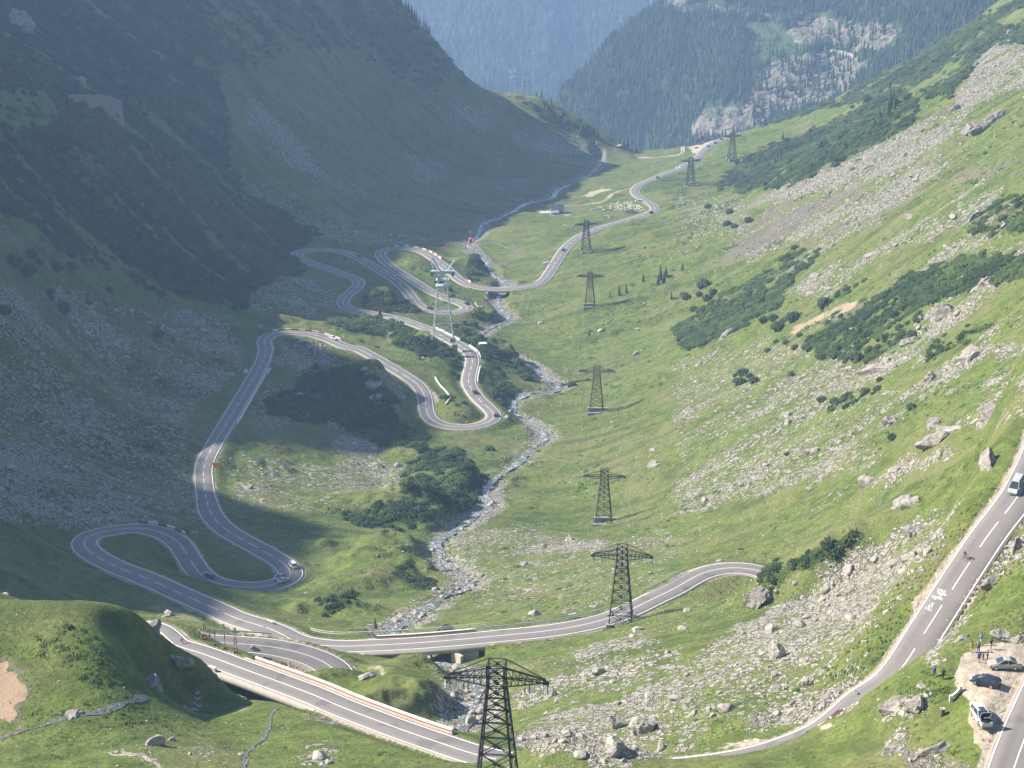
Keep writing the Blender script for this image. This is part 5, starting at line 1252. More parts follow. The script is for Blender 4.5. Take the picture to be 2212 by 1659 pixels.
# ------------------------------------------------------------------ bridges
def bridge(sel, nm, label, thick, mat_, piers, ext=2):
    i = RN.index(nm); ks = np.nonzero(sel[rid == i])[0]; k0, k1 = max(ks.min() - ext, 0), ks.max() + ext
    P = ROADS[nm][k0:k1 + 1]; h = road_hw(nm)[k0:k1 + 1] + 1.0
    t = empty('road_bridge', P[len(P) // 2], 0, label, 'bridge'); o0 = P[len(P) // 2]
    v_, q1 = strip(P - o0, [-h, h], -.10); v2, q2 = strip(P - o0, [-h, h], -.10 - thick); n_ = len(v_)
    fc = [q1, q2[:, ::-1] + n_]
    e = []
    for k in range(len(P) - 1):
        for c_ in (0, 1): e.append((2 * k + c_, 2 * k + 2 + c_, n_ + 2 * k + 2 + c_, n_ + 2 * k + c_))
    e += [(0, 1, n_ + 1, n_), (2 * len(P) - 2, 2 * len(P) - 1, n_ + 2 * len(P) - 1, n_ + 2 * len(P) - 2)]
    link('deck', mesh_np('deck', np.vstack([v_, v2]), np.vstack(fc + [np.array(e)]), M['concrete']), t)
    for fr, ln, mm, nme in piers:
        k = int(fr * (len(P) - 1)); tg = tangent(nm, k0 + k); c_ = P[k]; hh = h[k] - .4
        zb_ = min(ground(c_[0] + s_ * tg[1] * hh, c_[1] - s_ * tg[0] * hh) for s_ in (-1, 0, 1)) - 2.5
        top = c_[2] - .10 - thick + .02
        MB().box((c_[0] - o0[0], c_[1] - o0[1], (zb_ + top) / 2 - o0[2]), (ln, 2 * hh, top - zb_), math.atan2(tg[1], tg[0])).build(nme, M[mm], t)
    return P, h - 1.0, k0, k1
bridge(BR_C, 'main', 'long concrete road bridge over the stream with pale abutment', 1.3, 'concrete', [(.02, 5, 'concrete', 'abutment'), (.22, 4.5, 'tanconcrete', 'abutment'), (.5, 1.0, 'concrete', 'pier'), (.98, 4, 'concrete', 'abutment')])
kk = int(np.argmin(np.abs(project(*ROADS['main'].T)[0] - 990) + 50 * (np.abs(project(*ROADS['main'].T)[1] - 1390) > 25))); c_ = ROADS['main'][kk]; tg = tangent('main', kk); sd = -1 if tg[0] < 0 else 1
nx, ny = tg[1] * sd * 4.6, -tg[0] * sd * 4.6
br_ = [o for o in COL.objects if o.name.startswith('road_bridge')][0]; o0 = np.array(br_.location)
MB().box((c_[0] + nx - o0[0], c_[1] + ny - o0[1], c_[2] - 5.2 - o0[2]), (3.9, .9, 7.6), math.atan2(-2.8, 2.3)).build('wing_wall', M['tanconcrete'], br_)
bridge(BR_A, 'upper', 'road bridge over the dark gully beside the grassy knoll', 1.5, 'concrete', [(.02, 3, 'concrete', 'abutment'), (.97, 3, 'concrete', 'abutment')])
bridge(BR_D, 'main', 'small road bridge over the stream in the middle of the valley', .9, 'concrete', [(.02, 2, 'concrete', 'abutment'), (.97, 2.4, 'tanconcrete', 'abutment')])
railing(along(crop(8, [(45, 812), (500, 800), (940, 768)]), 'main', 2.6, 2.2), 'white tubular railing on the far side of the long concrete bridge')
railing(along(crop(10, [(1745, 392), (1900, 398)]), 'main', 1.3, 1.6), 'pale railing on the far side of the small bridge')
def striped(Q, label, h=1.0):
    o0 = Q[0].copy(); t = empty('parapet', o0, 0, label, 'parapet', 'bridge parapets with a red band'); Q = Q - o0
    for c_, z0, z1, w_ in (('tanconcrete', -.35, .3, .40), ('red', .3, .58, .36), ('white', .58, h - .12, .42)):
        mb = MB(); seg_boxes(mb, Q, w_, z1 - z0, z0); mb.build('band', M[c_], t)
striped(along(crop(8, [(235, 858), (500, 836), (830, 800)]), 'main', .7, 2.), 'red banded parapet on the far edge of the long concrete bridge', .85)
striped(along(crop(8, [(390, 918), (600, 905), (885, 876)]), 'main', .65, 2.), 'red banded parapet on the near edge of the long concrete bridge', .85)
striped(along(crop(7, [(1500, 1020), (1750, 1112), (2000, 1206)]) + crop(8, [(240, 1358), (620, 1490)]), 'upper', .9, 2.2, 1), 'long red banded parapet on the valley side of the gully bridge', 1.05)
striped(along(crop(7, [(1480, 1015), (1700, 1095), (1930, 1180)]), 'upper', .75, 2.2, -1), 'red banded parapet on the near side of the gully bridge', 1.05)
# ------------------------------------------------------------------ vehicles (local +x is forward)
def paint(name, col, metal=.2): return mat('paint_' + name, lambda: flat('car_paint_' + name, col, .25, .05, .8, metal, .6))
KIND = {  # length, width, roof height, wheel radius, side profile of the body (x, z top), cabin (x, half width factor) bottom/top
 'sedan': dict(L=4.6, W=1.8, H=1.46, wr=.32, top=[(-2.3, .62), (-2.22, .98), (-1.5, 1.02), (-.9, .98), (.9, .95), (1.5, .86), (2.15, .70), (2.3, .50)], cab=[(-1.75, 1.0), (-.75, 1.44), (.15, 1.46), (1.15, .95)]),
 'hatch': dict(L=4.1, W=1.75, H=1.46, wr=.31, top=[(-2.05, .60), (-2.0, .98), (-1.2, 1.0), (.7, .96), (1.3, .88), (1.9, .70), (2.05, .48)], cab=[(-2.0, .98), (-1.55, 1.42), (.0, 1.46), (1.05, .94)]),
 'suv': dict(L=4.5, W=1.85, H=1.72, wr=.37, top=[(-2.25, .70), (-2.2, 1.08), (-1.2, 1.1), (.75, 1.08), (1.3, 1.05), (2.0, .98), (2.2, .80), (2.25, .58)], cab=[(-2.2, 1.08), (-1.95, 1.66), (.1, 1.72), (1.0, 1.07)]),
 'van': dict(L=4.9, W=1.95, H=1.95, wr=.34, top=[(-2.45, .70), (-2.42, 1.12), (.9, 1.12), (1.55, 1.08), (2.2, .86), (2.45, .55)], cab=[(-2.42, 1.10), (-2.3, 1.90), (.55, 1.95), (1.75, 1.06)])}
CARG = 'vehicles on the mountain road'
def vehicle(P, yaw, kind, colname, col, label, group=CARG, hood_open=False, slope=0.):
    K_ = KIND[kind]; L, W, wr = K_['L'], K_['W'], K_['wr']; body_m = paint(colname, col)
    t = empty({'van': 'passenger_van', 'suv': 'suv'}.get(kind, 'car'), P, yaw, label, {'van': 'van', 'suv': 'car'}.get(kind, 'car'), group)
    t.rotation_euler = (0, -slope, yaw)
    zb = .22; h = W / 2
    def section(x, zt, tp):
        e = abs(x) / (L / 2); w_ = h * (1 - .16 * max(0, e - .72) / .28)
        wt = w_ * tp
        return [(x, -w_ * .93, zb), (x, -w_, zb + .2), (x, -w_, zt - .22), (x, -wt, zt), (x, wt, zt), (x, w_, zt - .22), (x, w_, zb + .2), (x, w_ * .93, zb)]
    hood_x = K_['cab'][-1][0]
    b = MB().loft([section(x, zt - (.16 if hood_open and x > hood_x else 0), .86) for x, zt in K_['top']]); b.build('body', body_m, t, False)
    (x0, z0), (x1, z1), (x2, z2), (x3, z3) = K_['cab']
    g_ = MB(); wb_, wr_ = h * .90, h * .70
    ring = lambda x, z, w_: [(x, -w_, z), (x, w_, z)]
    A = [(x0, -wb_, z0 - .03), (x0, wb_, z0 - .03), (x3, wb_, z3 - .03), (x3, -wb_, z3 - .03)]; B = [(x1, -wr_, z1 - .03), (x1, wr_, z1 - .03), (x2, wr_, z2 - .03), (x2, -wr_, z2 - .03)]
    g_.loft([A, B]).build('window', M['glass'], t)
    rf = MB(); rf.loft([[(x1 - .06, -wr_ - .03, z1 - .05), (x1 - .06, wr_ + .03, z1 - .05), (x2 + .08, wr_ + .03, z2 - .06), (x2 + .08, -wr_ - .03, z2 - .06)], [(x1 + .1, -wr_ + .1, z1 + .035), (x1 + .1, wr_ - .1, z1 + .035), (x2 - .12, wr_ - .1, z2 + .035), (x2 - .12, -wr_ + .1, z2 + .035)]])
    for s_ in (-1, 1):
        for a_, b_ in ((A[0], B[0]), (A[3], B[3])): rf.bar((a_[0], s_ * wb_, a_[2]), (b_[0], s_ * (wr_ + .01), b_[2]), .06)
        xm = (x1 + x2) / 2 - .05; rf.bar((xm, s_ * (wb_ + .005), z0), (xm, s_ * (wr_ + .01), z1), .05)
        if kind in ('van', 'suv'): xm = x1 + .5; rf.bar((xm - .1, s_ * (wb_ + .005), z0), (xm, s_ * (wr_ + .01), z1), .07)
    rf.build('roof', body_m, t)
    if hood_open:
        MB().box((1.45, 0, .86), (1.35, W * .80, .1)).box((1.6, .3, .93), (.5, .5, .15)).box((1.2, -.35, .95), (.5, .4, .18)).build('engine_bay', M['black'], t)
        tl_ = Matrix.Rotation(-R(58), 3, 'Y')
        hb = MB(); hb.m(0).box((1.05 + .6 * math.cos(R(58)), 0, 1.08 + .6 * math.sin(R(58))), (1.25, W * .8, .04), 0, tl_); hb.m(1).box((1.09 + .6 * math.cos(R(58)), 0, 1.055 + .6 * math.sin(R(58))), (1.12, W * .68, .03), 0, tl_)
        hb.build('bonnet', [body_m, M['black']], t)
        MB().box((-.25, 0, K_['H'] + .045), (.75, .8, .02)).build('sunroof', M['glass'], t)
    xf = L / 2 - .05
    for s_ in (-1, 1):
        MB().box((xf - .10, s_ * h * .66, .66 if kind != 'suv' else .80), (.22, .36, .16)).build('headlight', M['lamp_clear'], t)
        MB().box((-xf + .0, s_ * h * .78, .86), (.10, .22, .24)).build('taillight', M['lamp_red'], t)
        MB().box((x3 - .28, s_ * (h + .07), z3 + .05), (.12, .2, .14)).build('mirror', body_m, t)
        for xw in (L * .29, -L * .285):
            wl = MB().lathe([(wr * .7, -.11), (wr, -.10), (wr, .10), (wr * .7, .11)], (xw, s_ * (h - .10), wr), 'Y', 14).build('tyre', M['rubber'], t)
            MB().lathe([(wr * .15, -.02), (wr * .64, -.015), (wr * .68, .03)][::1], (xw, s_ * (h - .10) + s_ * .105, wr), 'Y', 10).build('rim', M['chrome'], wl)
    MB().box((xf + .03, 0, .45), (.03, .5, .11)).build('number_plate', M['plate'], t); MB().box((-xf - .03, 0, .62), (.03, .5, .11)).build('number_plate', M['plate'], t)
    MB().box((xf - .02, 0, .36), (.12, W * .86, .2)).build('bumper', M['black'] if kind == 'suv' else body_m, t); MB().box((-xf + .02, 0, .40), (.12, W * .86, .2)).build('bumper', M['black'] if kind == 'suv' else body_m, t)
    return t
def on_road(u, v, sgn, kind, cn, col, label, lane=None):
    """sgn +1: driving along the survey direction of that road"""
    P = hit(u, v); _, n, k = nearest_road(P)
    if n == 'top' or (u > 1700 and v > 1400):
        n = 'upper'; qu, qv = project(*ROADS[n].T); k = int(np.hypot(qu - u, qv - v).argmin()); P = ROADS[n][k]
    tg = tangent(n, k); o = (P[0] - ROADS[n][k][0]) * tg[1] - (P[1] - ROADS[n][k][1]) * tg[0]
    lane = float(np.clip(o, -1.9, 1.9)) if lane is None else lane
    d = tg * sgn; k2 = min(len(ROADS[n]) - 1, k + 3); k1 = max(0, k - 3)
    sl = (ROADS[n][k2][2] - ROADS[n][k1][2]) / max(1e-3, np.linalg.norm(ROADS[n][k2][:2] - ROADS[n][k1][:2])) * sgn
    vehicle((ROADS[n][k][0] + tg[1] * lane, ROADS[n][k][1] - tg[0] * lane, ROADS[n][k][2] + .06), math.atan2(d[1], d[0]), kind, cn, col, label, CARG, False, math.atan(sl))
SILVER, WHITE, DARK, NAVY, GREY, REDC, BLACK, MAROON = (.46, .46, .45), (.78, .78, .76), (.035, .04, .045), (.02, .026, .06), (.22, .23, .25), (.45, .03, .025), (.02, .02, .022), (.16, .04, .035)
VEH = [(2193, 1062, 1, 'van', 'silver', SILVER, 'silver van coming down the upper road between yellow-green banks'), (1824, 1556, -1, 'hatch', 'maroon', MAROON, 'dark red car half hidden by the grassy edge on the upper road bend'),
 (632, 1226, 1, 'van', 'white', WHITE, 'white van seen from behind on the outer lane of the lowest hairpin'), (597, 1255, -1, 'hatch', 'grey', GREY, 'grey car side by side with a pale sedan on the lowest hairpin'), (611, 1259, 1, 'sedan', 'silver', SILVER, 'pale silver sedan passing the grey car on the lowest hairpin'), (454, 1253, -1, 'hatch', 'steelblue', (.10, .14, .19), 'dark blue hatchback in the shade on the curve before the lowest hairpin'),
 (724, 732, 1, 'hatch', 'white', WHITE, 'white car passing the red and white parapet of the sunlit hairpin'), (1026, 853, 1, 'suv', 'dark', DARK, 'dark off-road car on the straight above the riverside hairpin'), (1071, 899, 1, 'hatch', 'maroon', MAROON, 'dark reddish car in the bend of the riverside hairpin'),
 (931, 669, -1, 'sedan', 'black', BLACK, 'black car on the inner lane of the middle hairpin below the tower'), (1007, 659, 1, 'hatch', 'dark', DARK, 'dark car at the turn of the middle hairpin near the short barrier'), (776, 556, -1, 'hatch', 'navy', NAVY, 'dark car on the shaded straight by the white blocks'),
 (1217, 544, 1, 'hatch', 'dark', DARK, 'dark car on the straight between the bridge and the sheep pasture'), (1407, 462, 1, 'suv', 'black', BLACK, 'black car in the bend beside the flock of sheep'), (1424, 386, 1, 'hatch', 'dark', DARK, 'dark car on the road above the S bend, before the lay-by'), (1470, 364, -1, 'van', 'white', WHITE, 'white van behind the distant pylon on the valley road'),
 (1509, 345, -1, 'hatch', 'silver', SILVER, 'pale car on the curve just below the lay-by'), (1530, 318, 1, 'hatch', 'dark', DARK, 'nearest of three dark cars passing the lay-by'), (1545, 311, 1, 'suv', 'dark', DARK, 'middle one of three dark cars passing the lay-by'), (1558, 303, 1, 'hatch', 'black', BLACK, 'farthest of three dark cars, where the road leaves the valley')]
for a in VEH: on_road(*a)
def parked(u, v, yaw, kind, cn, col, label, **kw):
    P = hit(u, v); vehicle((P[0], P[1], ground(P[0], P[1]) + .02), R(yaw), kind, cn, col, label, 'parked vehicles', **kw)
parked(2169, 1446, 178, 'sedan', 'champagne', (.40, .37, .33), 'silver grey sedan parked on the gravel beside the group of people')
parked(2128, 1480, 146, 'hatch', 'navy', NAVY, 'dark navy hatchback parked on the gravel in front of the sedan')
parked(2119, 1562, -82, 'suv', 'silverwhite', (.66, .67, .68), 'silver off-road car with its bonnet raised, beside the parking road', hood_open=True)
parked(1181, 570, 170, 'hatch', 'white', WHITE, 'small white car standing on the grass left of the road straight')
parked(1379, 438, 160, 'van', 'white', WHITE, 'white van standing on the verge above the flock of sheep')
parked(1514, 313, 175, 'van', 'red', REDC, 'red van parked in the distant gravel lay-by')
parked(1504, 321.5, 150, 'hatch', 'dark', DARK, 'dark car parked in the distant gravel lay-by')
k = len(FARROADP) // 4
vehicle((FARROADP[k][0], FARROADP[k][1], FARROADP[k][2] + 1.2), math.atan2(*(FARROADP[k + 1] - FARROADP[k])[1::-1]), 'van', 'white', WHITE, 'white van on the road cut through the far rocky slope')

# ------------------------------------------------------------------ people
def skin_mesh(name, V_, E, Rr, material, sub=1):
    me = bpy.data.meshes.new(name + '_cage'); me.from_pydata(V_, E, []); o = bpy.data.objects.new(name + '_cage', me); COL.objects.link(o)
    md = o.modifiers.new('skin', 'SKIN'); md.use_smooth_shade = True
    for i, r in enumerate(Rr): me.skin_vertices[0].data[i].radius = (r, r) if np.ndim(r) == 0 else r
    me.skin_vertices[0].data[0].use_root = True
    o.modifiers.new('sub', 'SUBSURF').levels = sub
    ev = o.evaluated_get(bpy.context.evaluated_depsgraph_get()); out = bpy.data.meshes.new_from_object(ev); out.name = name
    bpy.data.objects.remove(o); bpy.data.meshes.remove(me)
    out.materials.clear(); out.materials.append(material); return out
def person(P, yaw, label, top, bottom, hair, pose='stand', shorts=False, sleeves='short', h=1.75, longhair=False, group='people at the parking place'):
    """local +y is the way the person faces"""
    t = empty('person', P, yaw, label, 'person', group); s_ = h / 1.75; t.scale = (s_, s_, s_)
    J = dict(pel=(0, 0, .95), wai=(0, 0, 1.10), che=(0, .01, 1.30), nec=(0, 0, 1.49), nk=(0, .01, 1.55), hea=(0, .02, 1.63), top=(0, .01, 1.73))
    for s, n in ((-1, 'l'), (1, 'r')):
        J['hip' + n] = (s * .10, 0, .90); J['kn' + n] = (s * .115, .02 if pose != 'walk' else .12 * s, .49); J['an' + n] = (s * .12, -.02 if pose != 'walk' else .16 * s - .06, .085); J['to' + n] = (s * .14, .15 + (0 if pose != 'walk' else .16 * s), .035)
        J['sh' + n] = (s * .185, 0, 1.43)
        if pose == 'photo': J['el' + n] = (s * .25, .24, 1.34); J['wr' + n] = (s * .10, .36, 1.55); hd = Vector((-s * .25, .12, .96))
        elif pose == 'point' and s > 0: J['el' + n] = (s * .30, .2, 1.34); J['wr' + n] = (s * .34, .44, 1.38); hd = Vector((.1, 1, .1))
        elif pose == 'akimbo': J['el' + n] = (s * .40, -.04, 1.20); J['wr' + n] = (s * .22, .08, 1.04); hd = Vector((-s * .7, .3, -.5))
        elif pose == 'ride': J['el' + n] = (s * .25, .30, 1.22); J['wr' + n] = (s * .22, .52, 1.06); hd = Vector((0, .9, -.3))
        else: J['el' + n] = (s * .25, -.02, 1.16); J['wr' + n] = (s * .27, .06, .93); hd = Vector((0, .2, -1))
        hd.normalize(); J['hd' + n] = hd
    if pose == 'ride':
        for k_, v_ in dict(pel=(0, -.12, 1.02), wai=(0, -.02, 1.13), che=(0, .12, 1.28), nec=(0, .26, 1.42), nk=(0, .29, 1.47), hea=(0, .35, 1.53), top=(0, .36, 1.64)).items(): J[k_] = v_
        for s, n in ((-1, 'l'), (1, 'r')):
            J['sh' + n] = (s * .18, .22, 1.37); J['hip' + n] = (s * .10, -.10, .98); J['kn' + n] = (s * .12, .26, .80 if s > 0 else .60); J['an' + n] = (s * .12, .05, .47 if s > 0 else .20); J['to' + n] = (s * .13, .19, .44 if s > 0 else .15)
    names, V_, E, Rr = {}, [], [], []
    def add(n, p, r, prev=None):
        names[n] = len(V_); V_.append(tuple(p)); Rr.append(r)
        if prev is not None: E.append((names[prev], names[n]))
    add('pel', J['pel'], .125); add('wai', J['wai'], (.12, .10), 'pel'); add('che', J['che'], (.145, .11), 'wai'); add('nec', J['nec'], .075, 'che'); add('nk', J['nk'], .052, 'nec'); add('hea', J['hea'], (.078, .098), 'nk'); add('top', J['top'], .055, 'hea')
    for n in 'lr':
        add('sh' + n, J['sh' + n], .062, 'che'); add('el' + n, J['el' + n], .043, 'sh' + n); add('wr' + n, J['wr' + n], .028, 'el' + n)
        w_ = Vector(J['wr' + n]); d = J['hd' + n]; sd = d.cross(Vector((0, 0, 1)) if abs(d.z) < .9 else Vector((1, 0, 0))).normalized()
        add('pa' + n, w_ + d * .07, (.036, .018), 'wr' + n)
        for q_ in range(4):
            b_ = w_ + d * .10 + sd * (q_ - 1.5) * .021; add('f%d%s' % (q_, n), b_, .0095, 'pa' + n); add('g%d%s' % (q_, n), b_ + d * (.055 + .012 * (1 - abs(q_ - 1.3))) + sd.cross(d) * .02, .008, 'f%d%s' % (q_, n))
        add('th' + n, w_ + d * .055 + sd * .045, .011, 'pa' + n); add('ti' + n, w_ + d * .09 + sd * .06, .009, 'th' + n)
        add('hip' + n, J['hip' + n], .092, 'pel'); add('kn' + n, J['kn' + n], .058, 'hip' + n); add('an' + n, J['an' + n], .038, 'kn' + n); add('to' + n, J['to' + n], .034, 'an' + n)
    bm_ = skin_mesh('body', V_, E, Rr, M['skin']); link('body', bm_, t)
    L_ = lambda a, b, f: tuple(Vector(J[a]).lerp(Vector(J[b]), f))
    # clothing follows the same joints, a little wider
    V2 = [J['wai'], tuple(Vector(J['pel']) + Vector((0, 0, -.02))), J['che'], tuple(Vector(J['nec']) - Vector((0, 0, .03)))]; E2 = [(0, 1), (0, 2), (2, 3)]; R2 = [(.145, .122), .146, (.168, .132), .085]
    for n in 'lr':
        V2 += [J['sh' + n], L_('sh' + n, 'el' + n, .62 if sleeves == 'short' else 1.0)]; E2 += [(2, len(V2) - 2), (len(V2) - 2, len(V2) - 1)]; R2 += [.078, .062]
        if sleeves == 'long': V2.append(L_('el' + n, 'wr' + n, .93)); E2.append((len(V2) - 2, len(V2) - 1)); R2.append(.045)
    link('shirt', skin_mesh('shirt', V2, E2, R2, top), t)
    V3 = [tuple(Vector(J['pel']) + Vector((0, 0, .03)))]; E3 = []; R3 = [(.14, .125)]
    for n in 'lr':
        V3 += [J['hip' + n], L_('hip' + n, 'kn' + n, .9 if shorts else 1.0)]; E3 += [(0, len(V3) - 2), (len(V3) - 2, len(V3) - 1)]; R3 += [.112, .085 if shorts else .076]
        if not shorts: V3.append(L_('kn' + n, 'an' + n, .95)); E3.append((len(V3) - 2, len(V3) - 1)); R3.append(.062)
    link('shorts' if shorts else 'trousers', skin_mesh('trousers', V3, E3, R3, bottom), t)
    hv = [tuple(Vector(J['hea']) + Vector((0, -.02, .035))), tuple(Vector(J['top']) + Vector((0, -.015, .005))), tuple(Vector(J['hea']) + Vector((0, -.055, -.03)))] + ([tuple(Vector(J['nec']) + Vector((0, -.09, -.06)))] if longhair else [])
    link('hair', skin_mesh('hair', hv, [(0, 1), (0, 2)] + ([(2, 3)] if longhair else []), [.094, .07, .07] + ([.06] if longhair else []), hair), t)
    for n in 'lr':
        a_, b_ = Vector(J['an' + n]), Vector(J['to' + n]); link('shoe', skin_mesh('shoe', [tuple(a_ - Vector((0, .02, .035))), tuple(b_)], [(0, 1)], [.05, .042], M['black'], 1), t)
    hz_ = Vector(J['hea']); fc = MB()
    for s in (-1, 1): fc.box(hz_ + Vector((s * .033, .096, .0)), (.022, .01, .012))
    fc.build('eyes', M['black'], t)
    MB().loft([[tuple(hz_ + Vector((x, .095, z))) for x, z in ((-.015, -.035), (.015, -.035), (.008, .005), (-.008, .005))], [tuple(hz_ + Vector((x, .118, z))) for x, z in ((-.006, -.033), (.006, -.033), (.003, -.02), (-.003, -.02))]]).build('nose', M['skin'], t)
    MB().box(hz_ + Vector((0, .094, -.055)), (.04, .008, .008)).build('mouth', M['lamp_red'], t)
    for s in (-1, 1): MB().box(hz_ + Vector((s * .082, .0, -.005)), (.016, .035, .055)).build('ear', M['skin'], t)
    if pose == 'photo': MB().box((0, .42, 1.59), (.13, .06, .08)).bar((0, .44, 1.59), (0, .50, 1.59), .03, 10).build('camera_in_hands', M['black'], t)
    return t
def cloth(n, c_): return mat('cloth_' + n, lambda: flat('cloth_' + n, c_, .9, .1, 6))
HB, HD = cloth('brown_hair', (.08, .045, .025)), cloth('dark_hair', (.025, .02, .018))
def at_uv(u, v):
    P = hit(u, v); return (P[0], P[1], ground(P[0], P[1]) + .0)
zp = lambda x, y: (2041.3 + .10417 * x, 1339.3 + .10417 * y)
BEI, DK = cloth('beige', (.50, .43, .33)), cloth('dark', (.03, .03, .035))
person(at_uv(*zp(745, 530)), R(20), 'person in a bright blue shirt and white shorts raising a camera', cloth('sky_blue', (.05, .33, .62)), cloth('white', (.72, .70, .68)), HB, 'photo', True, h=1.8)
person(at_uv(*zp(550, 672)), R(35), 'person in tan shirt and tan trousers looking down the valley', cloth('tan', (.44, .38, .29)), BEI, HD, 'stand', False, 'long')
person(at_uv(*zp(945, 625)), R(20), 'person in a black shirt and beige trousers standing by the rock', DK, BEI, HD, 'akimbo', False, h=1.8)
person(at_uv(*zp(690, 690)), R(10), 'person in grey blue top and dark trousers lifting both arms', cloth('grey_blue', (.17, .20, .28)), DK, HB, 'photo', False)
person(at_uv(*zp(702, 885)), R(-5), 'person in a blue jacket and black shorts seen from behind', cloth('blue', (.05, .10, .42)), DK, HB, 'stand', True, 'long')
person(at_uv(*zp(785, 845)), R(60), 'slim small child in dark clothes next to the blue jacket', cloth('brown', (.10, .07, .06)), DK, HD, 'stand', False, 'long', h=1.35)
person(at_uv(*zp(875, 855)), R(80), 'long haired person in dark red-brown top and dark trousers by the sedan', cloth('wine', (.13, .035, .035)), DK, HB, 'akimbo', False, 'long', h=1.7, longhair=True)
person(at_uv(*crop(9, [(1637, 1096)])[0]), R(30), 'person in a blue jacket and jeans standing at the grass edge', cloth('blue', (.05, .10, .42)), cloth('jeans', (.10, .13, .20)), HB, 'stand', False, 'long')
person(at_uv(*crop(9, [(1693, 1102)])[0]), R(15), 'person in black with hands on hips at the grass edge', DK, DK, HD, 'akimbo', False, 'long')
def bicycle(P, yaw, label):
    t = empty('bicycle', P, yaw, label, 'bicycle', 'bicycles on the upper road')
    fr = MB(); A = dict(bb=(0, -.02, .28), seat=(0, -.18, .90), head=(0, .42, .88), fork=(0, .55, .34), rear=(0, -.48, .34), stem=(0, .44, 1.02))
    for a, b in (('bb', 'seat'), ('bb', 'head'), ('seat', 'head'), ('bb', 'rear'), ('seat', 'rear'), ('head', 'fork'), ('head', 'stem')): fr.bar(A[a], A[b], .02, 6)
    fr.build('frame', M['red'], t); MB().box((0, -.18, .93), (.14, .27, .06)).build('saddle', M['black'], t); MB().bar((-.23, .50, 1.03), (.23, .50, 1.03), .016, 6).build('handlebar', M['black'], t)
    for y in (.55, -.48):
        wl = MB()
        for k in range(20):
            a, b = k / 20 * 6.2832, (k + 1) / 20 * 6.2832; wl.bar((0, y + .33 * math.cos(a), .34 + .33 * math.sin(a)), (0, y + .33 * math.cos(b), .34 + .33 * math.sin(b)), .016, 5)
        for k in range(10): a = k / 10 * 6.2832; wl.bar((0, y, .34), (0, y + .33 * math.cos(a), .34 + .33 * math.sin(a)), .004, 3)
        wl.build('wheel', M['rubber'], t)
def rider(u, v, sgn, lab, blab, top):
    P = hit(u, v); _, n, k = nearest_road(P); tg = tangent(n, k) * sgn; yw = math.atan2(tg[1], tg[0]) - math.pi / 2
    o = (P[0] - ROADS[n][k][0]) * tangent(n, k)[1] - (P[1] - ROADS[n][k][1]) * tangent(n, k)[0]; b = tangent(n, k)
    Q = (ROADS[n][k][0] + b[1] * o, ROADS[n][k][1] - b[0] * o, ROADS[n][k][2] + .06)
    bicycle(Q, yw, blab); person(Q, yw, lab, top, DK, cloth('helmet', (.25, .27, .3)), 'ride', True, 'long', group='cyclists on the upper road')
rider(2083, 1216, 1, 'cyclist in a blue jersey riding down the middle of the upper road', 'bicycle ridden by the blue cyclist on the steep upper road', cloth('blue', (.05, .10, .42)))
rider(391, 1393, 1, 'cyclist in a pale blue jersey beside the grassy knoll', 'bicycle under the pale blue cyclist beside the grassy knoll', cloth('pale_blue', (.25, .45, .58)))

# ------------------------------------------------------------------ road lettering, posts, signs, bin
def lettering(text, u, v, wid, hgt, du=(1, .13)):
    cu = bpy.data.curves.new('letters', 'FONT'); cu.body = text; cu.align_x = 'CENTER'; cu.align_y = 'CENTER'; cu.size = 1; cu.offset = -.004
    o = bpy.data.objects.new('letters', cu); COL.objects.link(o); me = bpy.data.meshes.new_from_object(o.evaluated_get(bpy.context.evaluated_depsgraph_get())); bpy.data.objects.remove(o)
    c_ = np.array([vv.co[:] for vv in me.vertices]); w0 = c_[:, 0].max() - c_[:, 0].min(); h0 = c_[:, 1].max() - c_[:, 1].min()
    P = hit(u, v); P2 = hit(u + 12 * du[0], v + 12 * du[1]); ex = np.array(P2[:2] - P[:2]); ex /= np.linalg.norm(ex); ey = np.array([-ex[1], ex[0]])
    _, n, k = nearest_road(P); tg = tangent(n, k)
    out = []
    Pr = ROADS[n]
    for a in c_:
        xy = P[:2] + ex * (a[0] / w0 * wid) + ey * (a[1] / h0 * hgt)
        kk = int(np.hypot(Pr[:, 0] - xy[0], Pr[:, 1] - xy[1]).argmin()); kn = min(kk + 1, len(Pr) - 1); kp = max(kk - 1, 0)
        T = (Pr[kn] - Pr[kp])[:2]; f = np.dot(xy - Pr[kk][:2], T) / np.dot(T, T)
        lat = abs((xy[0] - Pr[kk][0]) * tg[1] - (xy[1] - Pr[kk][1]) * tg[0])
        out.append((xy[0], xy[1], Pr[kk][2] + f * (Pr[kn][2] - Pr[kp][2]) + .05 - .03 * min(1, lat / 1.6) + .035))
    me.vertices.foreach_set('co', np.array(out, np.float32).ravel()); me.materials.clear(); me.materials.append(M['white_line']); me.update()
    tag(link('road_lettering', me), kind='structure')
zt = lambda x, y: (1965.6 + .0651 * x, 1242 + .0651 * y)
for tx, x, y, wd, hg in (('VINI', 1035, 645, 1.5, .62), ('TANTIN', 1040, 705, 1.9, .46), ('TREZA', 1010, 785, 1.8, .48), ('EDI', 915, 832, 1.2, .58), ('GROSU', 900, 883, 2.1, .46), ('X', 722, 1115, .6, 1.0), ('VALI', 605, 1245, 1.35, .6)):
    lettering(tx, *zt(x, y), wd, hg)
lettering('L', *zt(650, 1175), .45, .8)
